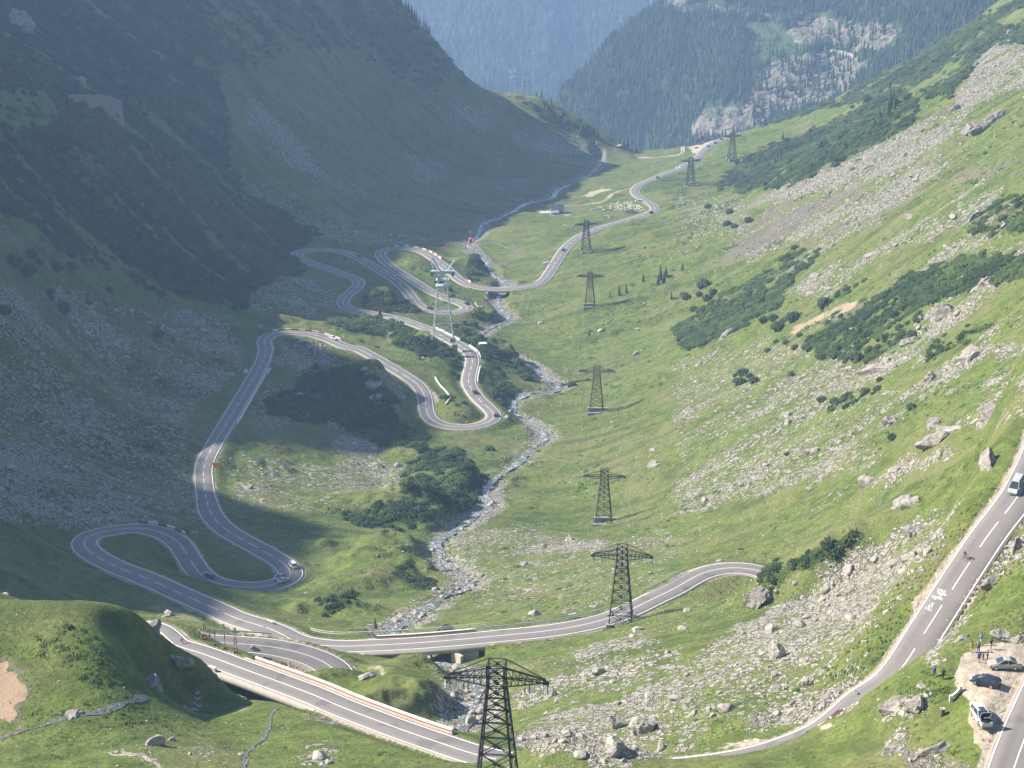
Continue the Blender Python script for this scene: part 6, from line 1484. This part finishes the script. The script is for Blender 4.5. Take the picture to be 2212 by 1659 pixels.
def marker(u, v, h, label, lattice):
    P = at_uv(u, v); mb = MB(); n = 5
    for k in range(n):
        mb.m(k % 2)
        z0, z1 = h * k / n, h * (k + 1) / n
        if lattice:
            for dx in (-.28, .28): mb.bar((dx * (1 - .5 * z0 / h), 0, z0), (dx * (1 - .5 * z1 / h), 0, z1), .1)
            mb.box((0, 0, z1), (.56 * (1 - .5 * z1 / h), .12, .12))
        else: mb.bar((0, 0, z0), (0, 0, z1), .12)
    t = empty('marker_post', P, 0, label, 'marker post', 'red and white marker posts'); mb.build('post', [M['red'], M['white']], t)
    MB().box((0, 0, .2), (.8 if lattice else .5, .6, .7)).build('base', M['red'], t)
for x, y, h, lat, lab in ((1298, 855, 5.6, True, 'red and white ladder-like marker post, the one farthest from the parapet'), (1362, 887, 5.6, False, 'slim red and white marker post, second from the leaning pole'), (1424, 908, 5.6, False, 'slim red and white marker post, third from the leaning pole'), (1492, 940, 5.6, True, 'red and white ladder-like marker post touching the end of the parapet')):
    u, v = crop(7, [(x, y)])[0]; marker(u, v, h, lab, lat)
P = at_uv(*crop(7, [(1266, 842)])[0]); tag(MB().bar((0, 0, 0), (.75, .2, 2.6), .05).build('leaning_pole', M['white'], None, False, P), 'thin white pole leaning towards the marker posts', 'pole')
def sign(u, v, w_, h_, z, label, face, chev=0, yaw=0, posts=2):
    P = at_uv(u, v); t = empty('road_sign', P, yaw, label, 'sign', 'road signs')
    b = MB(); b.m(0).box((0, 0, z + h_ / 2), (w_, .06, h_))
    if chev:
        n_ = chev
        for k in range(n_):
            x = -w_ / 2 + (k + .5) * w_ / n_
            for s_ in (-1, 1): b.m(1).add([(x - .28 * w_ / n_, -.035, z + h_ / 2 + s_ * h_ * .46), (x + .02 * w_ / n_, -.035, z + h_ / 2 + s_ * h_ * .46), (x + .32 * w_ / n_, -.035, z + h_ / 2), (x + .02 * w_ / n_, -.035, z + h_ / 2)], [(0, 1, 2, 3)])
    b.build('panel', [face, M['red']], t)
    for k in range(posts):
        x = 0 if posts == 1 else (-1 + 2 * k) * w_ * .35
        MB().bar((x, .07, -.2), (x, .07, z + h_ * .8), .05, 6).build('post', M['galv'], t)
sign(*crop(7, [(413, 172)])[0], 2.4, 1.0, .8, 'white sign with red chevrons left of the lowest left hairpin', M['white'], 3)
sign(*crop(7, [(1228, 190)])[0], 2.6, 1.0, .8, 'white sign with red chevrons right of the lowest left hairpin', M['white'], 3)
sign(*crop(9, [(415, 303)])[0], 1.9, .8, .8, 'white sign with red chevrons above the road bend behind the bluff', M['white'], 3)
sign(*crop(4, [(1650, 500)])[0], 2.2, .8, .8, 'red and white chevron sign on the grass left of the sunlit hairpin', M['white'], 3)
sign(*crop(4, [(1372, 1402)])[0], 3.0, 2.2, 1.2, 'large plain orange board on posts beside the road straight', M['orange'], 0)
sign(*crop(4, [(1557, 800)])[0], 2.2, 2.0, 1.5, 'white board on posts left of the shaded straight', M['white'], 0, R(20), 1)
sign(*crop(4, [(1687, 800)])[0], 2.2, 2.0, 1.5, 'white board on posts right of the shaded straight', M['white'], 0, R(20), 1)
P = at_uv(*crop(5, [(920, 612)])[0]); t = empty('shelter', P, .1, 'small hut-like box with a white roof on the bank above the stream', 'shelter')
MB().box((0, 0, .7), (4.4, 2.6, 1.6)).build('wall', M['tanconcrete'], t); MB().box((0, 0, 1.62), (3.4, 2.9, .2)).build('roof', M['white'], t)
P = at_uv(*crop(9, [(1687, 1340)])[0]); t = empty('litter_bin', P, 0, 'wooden litter bin with pale liner on the grass by the parking place', 'bin')
bb = MB()
for k in range(12): a = k / 12 * 6.2832; bb.box((.33 * math.cos(a), .33 * math.sin(a), .55), (.14, .05, 1.0), a + math.pi / 2)
bb.build('barrel', M['wood'], t); MB().lathe([(.30, .2), (.30, 1.08), (.34, 1.14), (.24, 1.12), (.22, .6)], n=14).build('liner', M['white'], t)

# ------------------------------------------------------------------ shepherds' hut and flock
zh = lambda x, y: (1160 + (x) * .1318, 410.4 + y * .1318)
P = at_uv(*zh(320, 372)); t = empty('shepherd_hut', P, R(14), 'wooden hut with dark slate roof on the far pasture by the stream', 'hut')
MB().box((0, 0, 1.0), (9.0, 6.0, 3.2)).build('wall', M['wood'], t)
MB().loft([[(-5.2, y, z) for y, z in ((-3.8, 2.1), (0, 5.6), (3.8, 2.1), (3.8, 2.35), (0, 5.9), (-3.8, 2.35))], [(5.2, y, z) for y, z in ((-3.8, 2.1), (0, 5.6), (3.8, 2.1), (3.8, 2.35), (0, 5.9), (-3.8, 2.35))]]).build('roof', M['slate'], t)
for s_ in (-1, 1): MB().add([(s_ * 4.51, -3, 2.5), (s_ * 4.51, 3, 2.5), (s_ * 4.51, 0, 5.5)], [(0, 1, 2)]).build('gable', M['wood'], t)
MB().box((1.2, 0, 5.9), (.8, .8, 1.5)).build('chimney', M['wall_stone'], t)
MB().box((-1.5, -3.03, .9), (1.1, .1, 2.0)).build('door', M['black'], t)
for x in (1.2, 3.0): MB().box((x, -3.03, 1.4), (.9, .08, .8)).build('window', M['glass'], t)
P = at_uv(*zh(160, 388)); t = empty('terrace', P, R(14), 'pale stone terrace on the left side of the shepherd hut', 'terrace'); MB().box((0, 0, 0), (10, 6, 1.2)).build('slab', M['tanconcrete'], t)
P = at_uv(*zh(288, 410)); t = empty('shed', P, R(14), 'low grey shed in front of the shepherd hut', 'shed')
MB().box((0, 0, .8), (6, 3, 2.2)).build('wall', M['galv'], t); MB().loft([[(-3.2, y, z) for y, z in ((-1.8, 1.8), (1.8, 2.4), (1.8, 2.55), (-1.8, 1.95))], [(3.2, y, z) for y, z in ((-1.8, 1.8), (1.8, 2.4), (1.8, 2.55), (-1.8, 1.95))]]).build('roof', M['galv'], t)
M['wool'] = flat('wool', (.68, .62, .50), .95, .15, 5); M['face'] = flat('sheep_face', (.30, .24, .18), .9)
wb_ = skin_mesh('sheep', [(-.42, 0, .62), (-.1, 0, .66), (.25, 0, .66), (.45, 0, .72), (.60, 0, .86), (.76, 0, .82), (-.36, -.14, .45), (-.36, -.13, .02), (-.36, .14, .45), (-.36, .13, .02), (.28, -.13, .42), (.28, -.12, .02), (.28, .13, .42), (.28, .12, .02), (-.60, 0, .60)],
                 [(1, 0), (1, 2), (2, 3), (3, 4), (4, 5), (0, 6), (6, 7), (0, 8), (8, 9), (2, 10), (10, 11), (2, 12), (12, 13), (0, 14)], [.22, .27, .25, .15, .10, .06, .08, .04, .08, .04, .08, .04, .08, .04, .05], M['wool'])
shp = [zh(*p) for p in [(1200, 255), (1300, 225), (1390, 210), (1560, 218), (1680, 275), (1790, 330), (1740, 370), (1680, 388), (1560, 385), (1500, 370), (1400, 385), (1260, 368), (1195, 335), (1160, 300)]]
cnt = 0; us, vs_ = rng.uniform(1310, 1400, 4000), rng.uniform(436, 463, 4000)
okp = pip(us, vs_, shp) & (vnoise(us / 4, vs_ / 1.6, 500) > -.35)
spots = list(zip(us[okp], vs_[okp]))[:205] + [zh(x, y) for x, y in ((880, 348), (905, 335), (925, 325), (940, 322), (970, 315), (985, 325), (995, 318), (1010, 300), (1030, 302), (1050, 300), (1085, 292), (1105, 290), (1080, 345), (1095, 340), (1110, 345), (1150, 288), (1100, 445), (1120, 440), (1130, 452), (1145, 448), (1160, 440), (1170, 460), (1180, 470), (1200, 450), (1100, 490))]
for (u, v) in spots:
    P = at_uv(u, v); o = link('sheep', wb_, None, (P[0], P[1], P[2] - .02), (0, 0, rng.uniform(0, 6.3))); k = rng.uniform(.95, 1.3); o.scale = (k, k, k)
    strag = u < zh(1120, 0)[0]; low = v > zh(0, 430)[1]
    tag(o, 'pale sheep strung out towards the hut, apart from the flock' if strag and not low else ('pale sheep grazing below the flock, near the road' if low else 'pale woolly sheep in the dense flock inside the road bend'), 'sheep', 'stragglers near the hut' if strag and not low else ('sheep grazing below the flock' if low else 'flock of sheep'))

# ------------------------------------------------------------------ masonry on the left flank
P0, P1 = hit(135, 205), hit(266, 262)
P0, P1 = hit(150, 226), hit(266, 262); t = empty('retaining_wall', P0, 0, 'long pale masonry wall high on the shaded left flank', 'wall')
d = P1 - P0; L_ = math.hypot(d[0], d[1]); an = math.atan2(d[1], d[0]); dn = d / np.linalg.norm(d)
mb = MB(); nx_ = np.array([-math.sin(an), math.cos(an), 0])
rings = []
for k in range(9):
    f = k / 8; b = P0 + d * f; hh = 5 + 7 * min(1, f * 1.4); wv = float(vnoise(np.array([f * 6]), np.array([0.]), 600)[0]) * .4
    rings.append([tuple(b - P0 + np.array([0, 0, -6]) - nx_ * 1.2), tuple(b - P0 + np.array([0, 0, hh + wv])), tuple(b - P0 + np.array([0, 0, hh + wv]) + nx_ * 2), tuple(b - P0 + np.array([0, 0, -6]) + nx_ * 2)])
mb.loft(rings).build('wall', M['wall_stone'], t)

# ------------------------------------------------------------------ single trees and bushes
def tree_mesh(seed):
    v, f = spruce_proto(seed + 80, 8, 9, .2); me = mesh_np('crown', v, f, mat('spruce_single', lambda: flat('spruce_single', (.040, .070, .025), .85, .45, 1.5)), False); return me
TM = [tree_mesh(s) for s in range(5)]; TRK = MB().bar((0, 0, -.05), (0, 0, .5), .016, 6, .008).mesh('trunk', M['bark'])
def spruce(u, v, h, lab, grp, pt=None):
    P = at_uv(u, v) if pt is None else pt; t = empty('spruce_tree', (P[0], P[1], P[2] - .1), rng.uniform(0, 6), lab, 'tree', grp); t.scale = (h * rng.uniform(.9, 1.15), h * rng.uniform(.9, 1.15), h)
    link('crown', TM[int(rng.integers(5))], t); link('trunk', TRK, t)
for x, y, h in ((380, 8, 9), (405, 30, 10), (432, 45, 9), (450, 62, 11), (470, 78, 10), (487, 100, 9), (500, 108, 9), (520, 130, 8), (545, 160, 9), (560, 172, 10), (580, 195, 8), (600, 202, 9), (618, 212, 9), (632, 216, 10), (648, 224, 9), (662, 233, 10), (682, 250, 9), (700, 275, 8), (716, 292, 11), (735, 320, 8), (760, 352, 8), (800, 395, 7)):
    u, v = crop(2, [(x, y + 14)])[0]; spruce(u, v + 3, h, 'small spruce on the skyline of the dark left spur', 'spruces on the left skyline')
for x, y, h in ((1290, 625, 9), (1255, 612, 6), (1325, 700, 8), (1350, 680, 9), (1305, 690, 6), (1400, 745, 7), (1420, 760, 8), (1450, 790, 8), (1500, 812, 7), (1475, 800, 6), (1540, 830, 8), (1565, 845, 7), (1600, 860, 8), (1622, 865, 9), (1650, 885, 7), (1690, 905, 6), (1380, 830, 6), (1530, 880, 6), (1780, 920, 7), (1810, 930, 8), (1835, 940, 8), (1860, 955, 7), (1890, 965, 7)):
    u, v = crop(2, [(x, y)])[0]; spruce(u, v, h, 'small spruce on the sunlit knob of the distant spur', 'spruces on the distant knob')
for x, y, h in ((1360, 690, 13), (1378, 660, 11), (1345, 740, 12), (1385, 700, 9), (1290, 745, 8), (1355, 572, 7), (660, 990, 9), (645, 1010, 8), (665, 1020, 8), (530, 1030, 8), (500, 1060, 7), (570, 1040, 7), (630, 1040, 7), (850, 880, 8), (680, 885, 7), (1070, 950, 7), (1030, 900, 6), (1260, 800, 6), (730, 1090, 6), (960, 960, 6), (1120, 690, 6), (560, 1180, 6), (700, 950, 7), (1250, 330, 14), (1290, 345, 13), (1320, 335, 13), (1350, 330, 12), (1380, 318, 12), (1420, 300, 12), (1270, 375, 11)):
    u, v = crop(3, [(x, y)])[0]; spruce(u, v, h, 'young spruce rising out of the dark pine slope on the right', 'spruces in the right pine slope')
for x, y, h in ((1780, 292, 7), (1825, 280, 6), (1932, 205, 6), (2040, 195, 10), (2062, 215, 8), (2025, 225, 7), (2180, 135, 6), (1722, 305, 4), (2075, 175, 7), (2110, 320, 5)):
    u, v = crop(5, [(x, y)])[0]; spruce(u, v, h, 'lone dark spruce on the stony right pasture', 'spruces on the right pasture')
for (u, v), h, lab in ((crop(5, [(268, 420)])[0], 7, 'bright green young larch-like tree beside the shaded road loop'), (crop(8, [(240, 780)])[0], 3.5, 'small bright conifer beside the stream above the long bridge'), (crop(8, [(520, 50)])[0], 4.5, 'young conifer standing on the bushy bank left of the stream'), (crop(5, [(20, 470)])[0], 4, 'small light green conifer in the bush patch by the hairpin'), (crop(5, [(245, 465)])[0], 4, 'pale green conifer in the bush patch left of the tower'), (crop(5, [(1590, 545)])[0], 4, 'dark little conifer below the small bridge pylon')):
    spruce(u, v, h, lab, None)
BUM = [mesh_np('foliage', *(lambda a: (a[0], a[1]))(bush_proto(s + 90, 40)), mat('bush_green', lambda: flat('bush_green', (.036, .062, .02), .9, .45, 2.5)), False) for s in range(4)]
def bush(c_, x, y, wpx, lab, grp):
    u, v = crop(c_, [(x, y)])[0]; P = hit(u, v); s_ = wpx * K * np.linalg.norm(P) / F * .9; o = link('bush', BUM[int(rng.integers(4))], None, (P[0], P[1], ground(P[0], P[1]) + .05 * s_), (0, 0, rng.uniform(0, 6)))
    o.scale = (s_, s_ * rng.uniform(.8, 1.1), s_ * rng.uniform(.55, .8)); tag(o, lab, 'bush', grp)
for x, y, w_ in ((70, 310, 70), (205, 320, 70), (120, 385, 60), (55, 290, 50), (590, 645, 55), (735, 795, 50), (410, 850, 90), (430, 790, 80), (470, 810, 50), (500, 840, 70), (385, 800, 50), (1295, 830, 55), (712, 1302, 45), (705, 595, 55), (790, 548, 55), (1495, 1005, 70), (1370, 1190, 60), (1500, 548, 80), (650, 500, 90), (745, 445, 110), (950, 360, 110), (620, 445, 70), (850, 640, 60), (1020, 680, 90), (1150, 700, 100), (930, 960, 70), (1010, 965, 70), (1200, 910, 60), (690, 460, 60), (560, 460, 70), (520, 425, 60), (760, 625, 50), (640, 590, 40), (150, 300, 45), (240, 280, 60), (180, 240, 90)):
    bush(6, x, y, w_, 'dark dwarf pine bush standing alone on the right mountainside', 'lone pine bushes on the right mountainside')
for x, y, w_ in ((330, 1430, 60), (210, 1315, 50), (345, 1350, 55), (465, 1400, 60), (375, 1445, 50), (1210, 640, 60), (935, 935, 90), (1120, 685, 40)):
    bush(3, x, y, w_, 'rounded dark bush on the upper right slope', 'bushes on the upper right slope')
for x, y, w_ in ((200, 45, 90), (80, 95, 130), (170, 155, 110), (400, 385, 100), (20, 410, 110), (310, 275, 70), (690, 265, 60), (355, 130, 90), (320, 320, 60), (1000, 545, 80), (560, 350, 60), (250, 90, 60), (450, 130, 80)):
    bush(4, x, y, w_, 'dark bush in the shaded scree of the left flank', 'bushes in the shaded scree')
for x, y, w_ in ((1140, 730, 90), (1190, 820, 90), (960, 850, 60), (1480, 860, 60), (640, 210, 70), (700, 260, 60), (720, 300, 50), (860, 480, 60), (800, 470, 50), (900, 560, 60), (960, 1270, 70)):
    bush(5, x, y, w_, 'dense green bush near the stream and the cable car tower', 'bushes near the stream')

# ------------------------------------------------------------------ rock outcrops and landmark boulders
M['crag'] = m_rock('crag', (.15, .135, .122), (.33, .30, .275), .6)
def crag(c_, a, b, hgt, thick, lab, nm='rock_outcrop', cat='rock', material=None, seed=[0]):
    seed[0] += 1
    (ua, va), (ub, vb) = crop(c_, [a])[0], crop(c_, [b])[0]; A, B = hit(ua, va), hit(ub, vb); d = B - A
    mx = 1.25 * math.hypot(ub - ua, (vb - va) * 1.2) * A[1] / F
    if np.linalg.norm(d) > mx: d *= mx / np.linalg.norm(d)
    c0 = A + d / 2; L_ = max(1.2, np.linalg.norm(d)); g = ground(c0[0], c0[1])
    bl = cat == 'boulder'; hz_ = hgt * (.9 if bl else .55 if c_ == 9 else .7); th = thick * (.85 if bl else .8)
    bm = bmesh.new(); bmesh.ops.create_icosphere(bm, subdivisions=5 if L_ > 7 else 4, radius=.5)
    sd = Vector((seed[0] * 7.3, seed[0] * 1.7, 0)); r_ = random.Random(seed[0])
    cuts = [(Vector((r_.gauss(0, .8), r_.gauss(0, 1), r_.gauss(0, .7))).normalized(), r_.uniform(.2, .4)) for _ in range(12)]
    sc_ = 3.2 / max(2., min(L_, 14))
    for v in bm.verts:
        for nn, dd in cuts:
            k = v.co.dot(nn)
            if k > dd: v.co -= nn * (k - dd) * .96
        q_ = Vector((v.co.x * L_, v.co.y * th, v.co.z * hz_ * 1.25))
        w_ = q_ * sc_ * .45 + sd
        n1 = mnoise.noise(w_); n2 = 1 - 2 * abs(mnoise.noise(Vector((w_.x * 1.6, w_.y * 2.2, w_.z * 1.2 + w_.x * .8)))); n3 = 1 - 2 * abs(mnoise.noise(w_ * 4.2)); n4 = mnoise.noise(w_ * 9)
        f = 1 + .34 * n1 + (.12 if bl else .30) * n2 + (.07 if bl else .20) * n3 + .09 * n4
        v.co = Vector((q_.x * (1 + .25 * n1 + .1 * n3), q_.y * f, q_.z * (f if q_.z > 0 else 1)))
    me = bpy.data.meshes.new(nm); bm.to_mesh(me); bm.free(); me.materials.append(material or M['crag'])
    N_ = gnormal(np.array([c0[0]]), np.array([c0[1]]), 3.0)[0]; N_ = N_ * .75 + np.array([0, 0, .25]); xd = d / np.linalg.norm(d); xd = xd - N_ * xd.dot(N_) / N_.dot(N_); xd /= np.linalg.norm(xd); zd = N_ / np.linalg.norm(N_); yd = np.cross(zd, xd)
    o = link(nm, me); o.matrix_world = Matrix(((xd[0], yd[0], zd[0], c0[0]), (xd[1], yd[1], zd[1], c0[1]), (xd[2], yd[2], zd[2], g + hz_ * (.14 if bl else -.06)), (0, 0, 0, 1)))
    tag(o, lab, cat, None if cat == 'boulder' else 'rock outcrops on the slopes')
CR_ = [(6, (1195, 1475), (1510, 1365), 5, 6, 'long dark overhanging crag below the steep grass, right of the lone slab boulder'), (6, (1545, 1300), (1790, 1150), 4, 5, 'dark slanting crag continuing above the long overhang'), (6, (1640, 440), (1880, 330), 10, 10, 'big dark cliff face under the widest pine band'), (6, (1880, 260), (2140, 180), 8, 9, 'broad cliff at the upper end of the widest pine band'), (6, (1800, 720), (2010, 600), 8, 7, 'steep dark cliff strip with pale pillars among bright grass'), (6, (1530, 880), (1690, 770), 6, 6, 'grey cliff step at the lower end of the bright grass tongue'),
 (6, (230, 600), (430, 490), 5, 6, 'rounded outcrop at the foot of the lower pine patch'), (6, (1640, 1180), (1900, 1130), 4, 5, 'shaded ledge above the white-flowered gully'), (6, (1950, 1420), (2080, 1210), 5, 5, 'upright grey slab rock just above the upper road'), (6, (870, 175), (1000, 120), 4, 5, 'pale ribbed outcrop between heather and pine'), (6, (1010, 185), (1260, 110), 5, 6, 'pink-grey ribbed ledge above the pine band'), (6, (820, 300), (1060, 230), 4, 5, 'whitish ledge low in the heather strip'), (6, (1620, 1090), (1830, 1010), 4, 5, 'grey outcrop under a grassy brow, left of the cliff strip'), (6, (1990, 990), (2200, 880), 6, 6, 'shadowed cliff with green ferny foot at the right margin'), (6, (1330, 1110), (1440, 1060), 4, 5, 'pale block outcrop on the stony pasture edge'), (6, (815, 1310), (915, 1270), 3.5, 4, 'grey hump of rock in the middle of the stone strewn meadow'), (6, (1350, 1640), (1600, 1540), 4, 6, 'grassy topped crag just beyond the lower pasture stones'),
 (6, (560, 170), (640, 110), 4, 4, 'pale bare rock enclosed by the lower pine patch'), (6, (1180, 790), (1430, 680), 5, 6, 'grey fractured ledge below the pine band'), (6, (1430, 620), (1560, 540), 5, 6, 'stepped crag notched into the pine band'),
 (3, (1815, 890), (1960, 660), 12, 9, 'tall dark craggy rib high on the right mountainside'), (3, (1880, 870), (2110, 700), 11, 9, 'blocky dark crag beside the tall rib'), (3, (1435, 1395), (1560, 1345), 5, 5, 'dark boulder-shaped crag in the bright grass'), (3, (1750, 720), (1830, 650), 6, 6, 'slanting slab at the top of the boulder field'), (3, (1190, 1620), (1460, 1490), 6, 7, 'long pale whaleback ledge above the pines'), (3, (1860, 1430), (2000, 1300), 8, 8, 'brown crag streaked with shade above the pale ledge'), (3, (2110, 230), (2206, 60), 10, 9, 'high crag in the topmost corner of the right flank'), (3, (1300, 1310), (1380, 1280), 3, 4, 'small ledge at the lower tip of the boulder field'), (3, (960, 1240), (1010, 1210), 3, 4, 'dark rock beside the heather patch'),
 (5, (120, 870), (270, 850), 5, 7, 'big shaded outcrop beside the road inside the loop'), (4, (1880, 930), (2080, 900), 5, 9, 'broad shaded slab among the bushes inside the loop'), (5, (200, 950), (340, 900), 3, 7, 'lower shaded outcrop under the roadside crag'), (5, (300, 560), (380, 540), 3, 4, 'pale boulder heap summit between the bush patches'), (9, (420, 640), (600, 570), 6, 6, 'dark rocky foot of the grassy bluff in front of the road bend'), (9, (1430, 230), (1590, 120), 5, 5, 'slanting crag left of the upper road'), (9, (1300, 1330), (1490, 1230), 4, 4, 'grey crag below the white beam barrier'), (9, (1460, 1340), (1620, 1240), 3.5, 4, 'slabby crag next to the litter bin'), (9, (1320, 1600), (1470, 1500), 3, 3, 'upright slab rocks low on the bank under the parking place'), (9, (1500, 1640), (1800, 1600), 2.5, 4, 'orange-brown broken rock under the parking edge'), (9, (2000, 850), (2110, 810), 2.5, 4, 'dark shaded rock face beside the standing people'), (9, (1780, 880), (1900, 780), 1.5, 2.5, 'smooth slanting slab left of the standing people'), (9, (2115, 330), (2206, 215), 4, 4, 'rock wall right of the upper road'), (9, (1945, 580), (2060, 430), 3, 3, 'stony cut bank right of the upper road lettering'),
 (7, (960, 780), (1020, 800), 3.5, 5, 'black jutting rock at the top right of the grassy knoll'), (7, (1060, 930), (1220, 1040), 4, 5, 'dark rock face on the shaded right side of the knoll'), (7, (920, 1130), (1180, 1120), 3.5, 5, 'dark overhanging rock at the foot of the knoll'), (7, (380, 1340), (550, 1330), 1.5, 4, 'flat layered rocks beside the foreground brook'), (2, (1760, 935), (1830, 930), 6, 9, 'pale rock at the end of the distant spur'), (2, (1050, 1265), (1170, 1270), 5, 8, 'grey rock heap beside the far stream'), (1, (60, 160), (270, 200), 22, 22, 'large pale rock face in the uppermost shaded flank'), (1, (490, 520), (570, 530), 9, 9, 'bare pale rock above the masonry wall')]
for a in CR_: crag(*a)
for a in [(5, (1935, 1385), (2060, 1350), 3.2, 5, 'very large pale slab-sided boulder lying in the pasture above the fourth pylon base'), (5, (1965, 1280), (2025, 1262), 1.8, 3, 'grey boulder uphill of the big pale slab'), (5, (1085, 1025), (1150, 1010), 3, 4, 'large rounded boulder at the edge of the stream'), (8, (1690, 1430), (1800, 1390), 4, 4, 'whitish block leaning against the huge boulder'), (8, (1790, 1450), (2040, 1390), 5, 6, 'huge grey boulder in the scree, the largest one there'), (8, (1760, 1600), (1950, 1540), 3, 4, 'sloping slab boulder at the foot of the scree'), (8, (820, 1390), (910, 1350), 2.6, 3, 'long tilted slab boulder in the cascade behind the nearest pylon'), (8, (1290, 1220), (1400, 1195), 2.2, 3, 'long grey boulder on the grass right of the nearest pylon'), (8, (625, 800), (740, 780), 3, 4, 'big wedge-shaped boulder just behind the long bridge railing'), (8, (160, 1090), (300, 1085), 3, 6, 'grey heap of stones beside the hairpin road'), (9, (590, 975), (720, 940), 4.5, 4.5, 'large tan two-tone boulder in the middle of the scree'), (9, (750, 1140), (880, 1100), 2, 3, 'long flat pale slab in the scree'), (9, (1540, 425), (1590, 420), 1.2, 1.4, 'grey boulder on the verge of the upper road'), (9, (1120, 1205), (1165, 1200), 1.4, 1.6, 'rounded pale boulder on the outer edge of the upper road bend'), (7, (930, 1520), (1050, 1515), 2, 2.6, 'flat topped grey boulder alone on the foreground turf'), (7, (1060, 1490), (1110, 1490), 1, 1.2, 'small pale boulder right of the flat topped one'), (7, (1570, 925), (1640, 925), 1.6, 1.8, 'grey rock at the start of the red banded parapet'), (7, (1505, 1580), (1530, 1580), .9, 1, 'pale boulder on the bank of the little brook'), (7, (2010, 1650), (2070, 1655), 1, 1.2, 'grey boulder at the bottom edge of the foreground turf')]:
    crag(*a, 'boulder', 'boulder', M['rock'])

# ------------------------------------------------------------------ foreground brooks and the dirt track
def brook(c_, pts, w_, name='brook'):
    Q = catmull(np.array([hit(*p) for p in crop(c_, pts)]), .8)
    for k in range(2): Q[:, k] = smooth1(Q[:, k], 2)
    n_ = len(Q); ww = w_ * (.9 + .9 * vnoise(np.arange(n_) / 4., np.zeros(n_), 701))
    v_, f_ = strip(Q, [o * ww for o in np.linspace(-1, 1, 7)], 0.); v_[:, 2] = gsample(v_[:, 0], v_[:, 1]) + .10 + .08 * vnoise(v_[:, 0] / .6, v_[:, 1] / .6, 702)
    tag(link(name, mesh_np(name, v_, f_, mat('brook_water', lambda: (lambda t: t.finish(t.mix(t.ramp(t.noise(1.6, 6, .8), .56, .66), (.10, .095, .08), (.62, .63, .63)), .3, t.noise(2.5, 4), .6, .3, .4))(NT('brook_water'))), True)), kind='structure')
brook(7, [(-60, 1480), (60, 1460), (200, 1415), (380, 1355), (520, 1330), (640, 1312), (740, 1280), (830, 1245), (950, 1215)], .75)
brook(7, [(1760, 1285), (1720, 1310), (1715, 1360), (1690, 1430), (1650, 1490), (1570, 1560), (1540, 1620), (1560, 1690)], .42)
brook(5, [(1060, 95), (1110, 70), (1150, 45), (1120, 10), (1050, -20), (960, -50)], .8)
def track(c_, pts, w_, name):
    Q = catmull(np.array([hit(*p) for p in crop(c_, pts)]), 2.); n_ = len(Q); L_ = []
    for o in (-1.0, 1.0):
        v_, f_ = strip(Q, [o - w_ + .2 * vnoise(np.arange(n_) / 3., np.zeros(n_), 711), o + w_ + .2 * vnoise(np.arange(n_) / 3., np.zeros(n_), 712)], 0.); v_[:, 2] = gsample(v_[:, 0], v_[:, 1]) + .12; L_.append((v_, f_))
    v_, f_ = join(L_); tag(link(name, mesh_np(name, v_, f_, mat('track', lambda: flat('track_gravel', (.42, .36, .27), .95, .2, .6)))), kind='structure')
track(2, [(1440, 1308), (1500, 1302), (1580, 1295), (1650, 1285), (1700, 1262), (1730, 1235), (1780, 1210), (1860, 1195)], .55, 'farm_track')
track(3, [(-230, 1000), (-60, 990), (20, 985), (48, 965), (48, 940), (70, 920), (105, 905)], .6, 'farm_track')
# ------------------------------------------------------------------ hazy air over the valley
hz = NT('hazy_air'); hz.t.nodes.remove(hz.b)
pv = hz.n('ShaderNodeVolumePrincipled'); pv.inputs['Color'].default_value = (.36, .52, .84, 1); pv.inputs['Density'].default_value = .000135; pv.inputs['Anisotropy'].default_value = .15
hz.l(pv.outputs[0], hz.out.inputs['Volume'])
bm = bmesh.new(); bmesh.ops.create_cube(bm, size=1)
me = bpy.data.meshes.new('haze'); bm.to_mesh(me); bm.free(); me.materials.append(hz.m)
o = link('haze', me); lo, hi = Vector((-2600, -60, -1420)), Vector((2600, 7000, 520)); o.location = (lo + hi) / 2; o.scale = hi - lo
tag(o, kind='stuff')
sc.cycles.volume_bounces = 1; sc.cycles.max_bounces = 5; sc.cycles.diffuse_bounces = 2; sc.cycles.glossy_bounces = 2; sc.cycles.transmission_bounces = 2; sc.cycles.transparent_max_bounces = 8
sc.cycles.use_denoising = True; sc.cycles.sample_clamp_indirect = 4
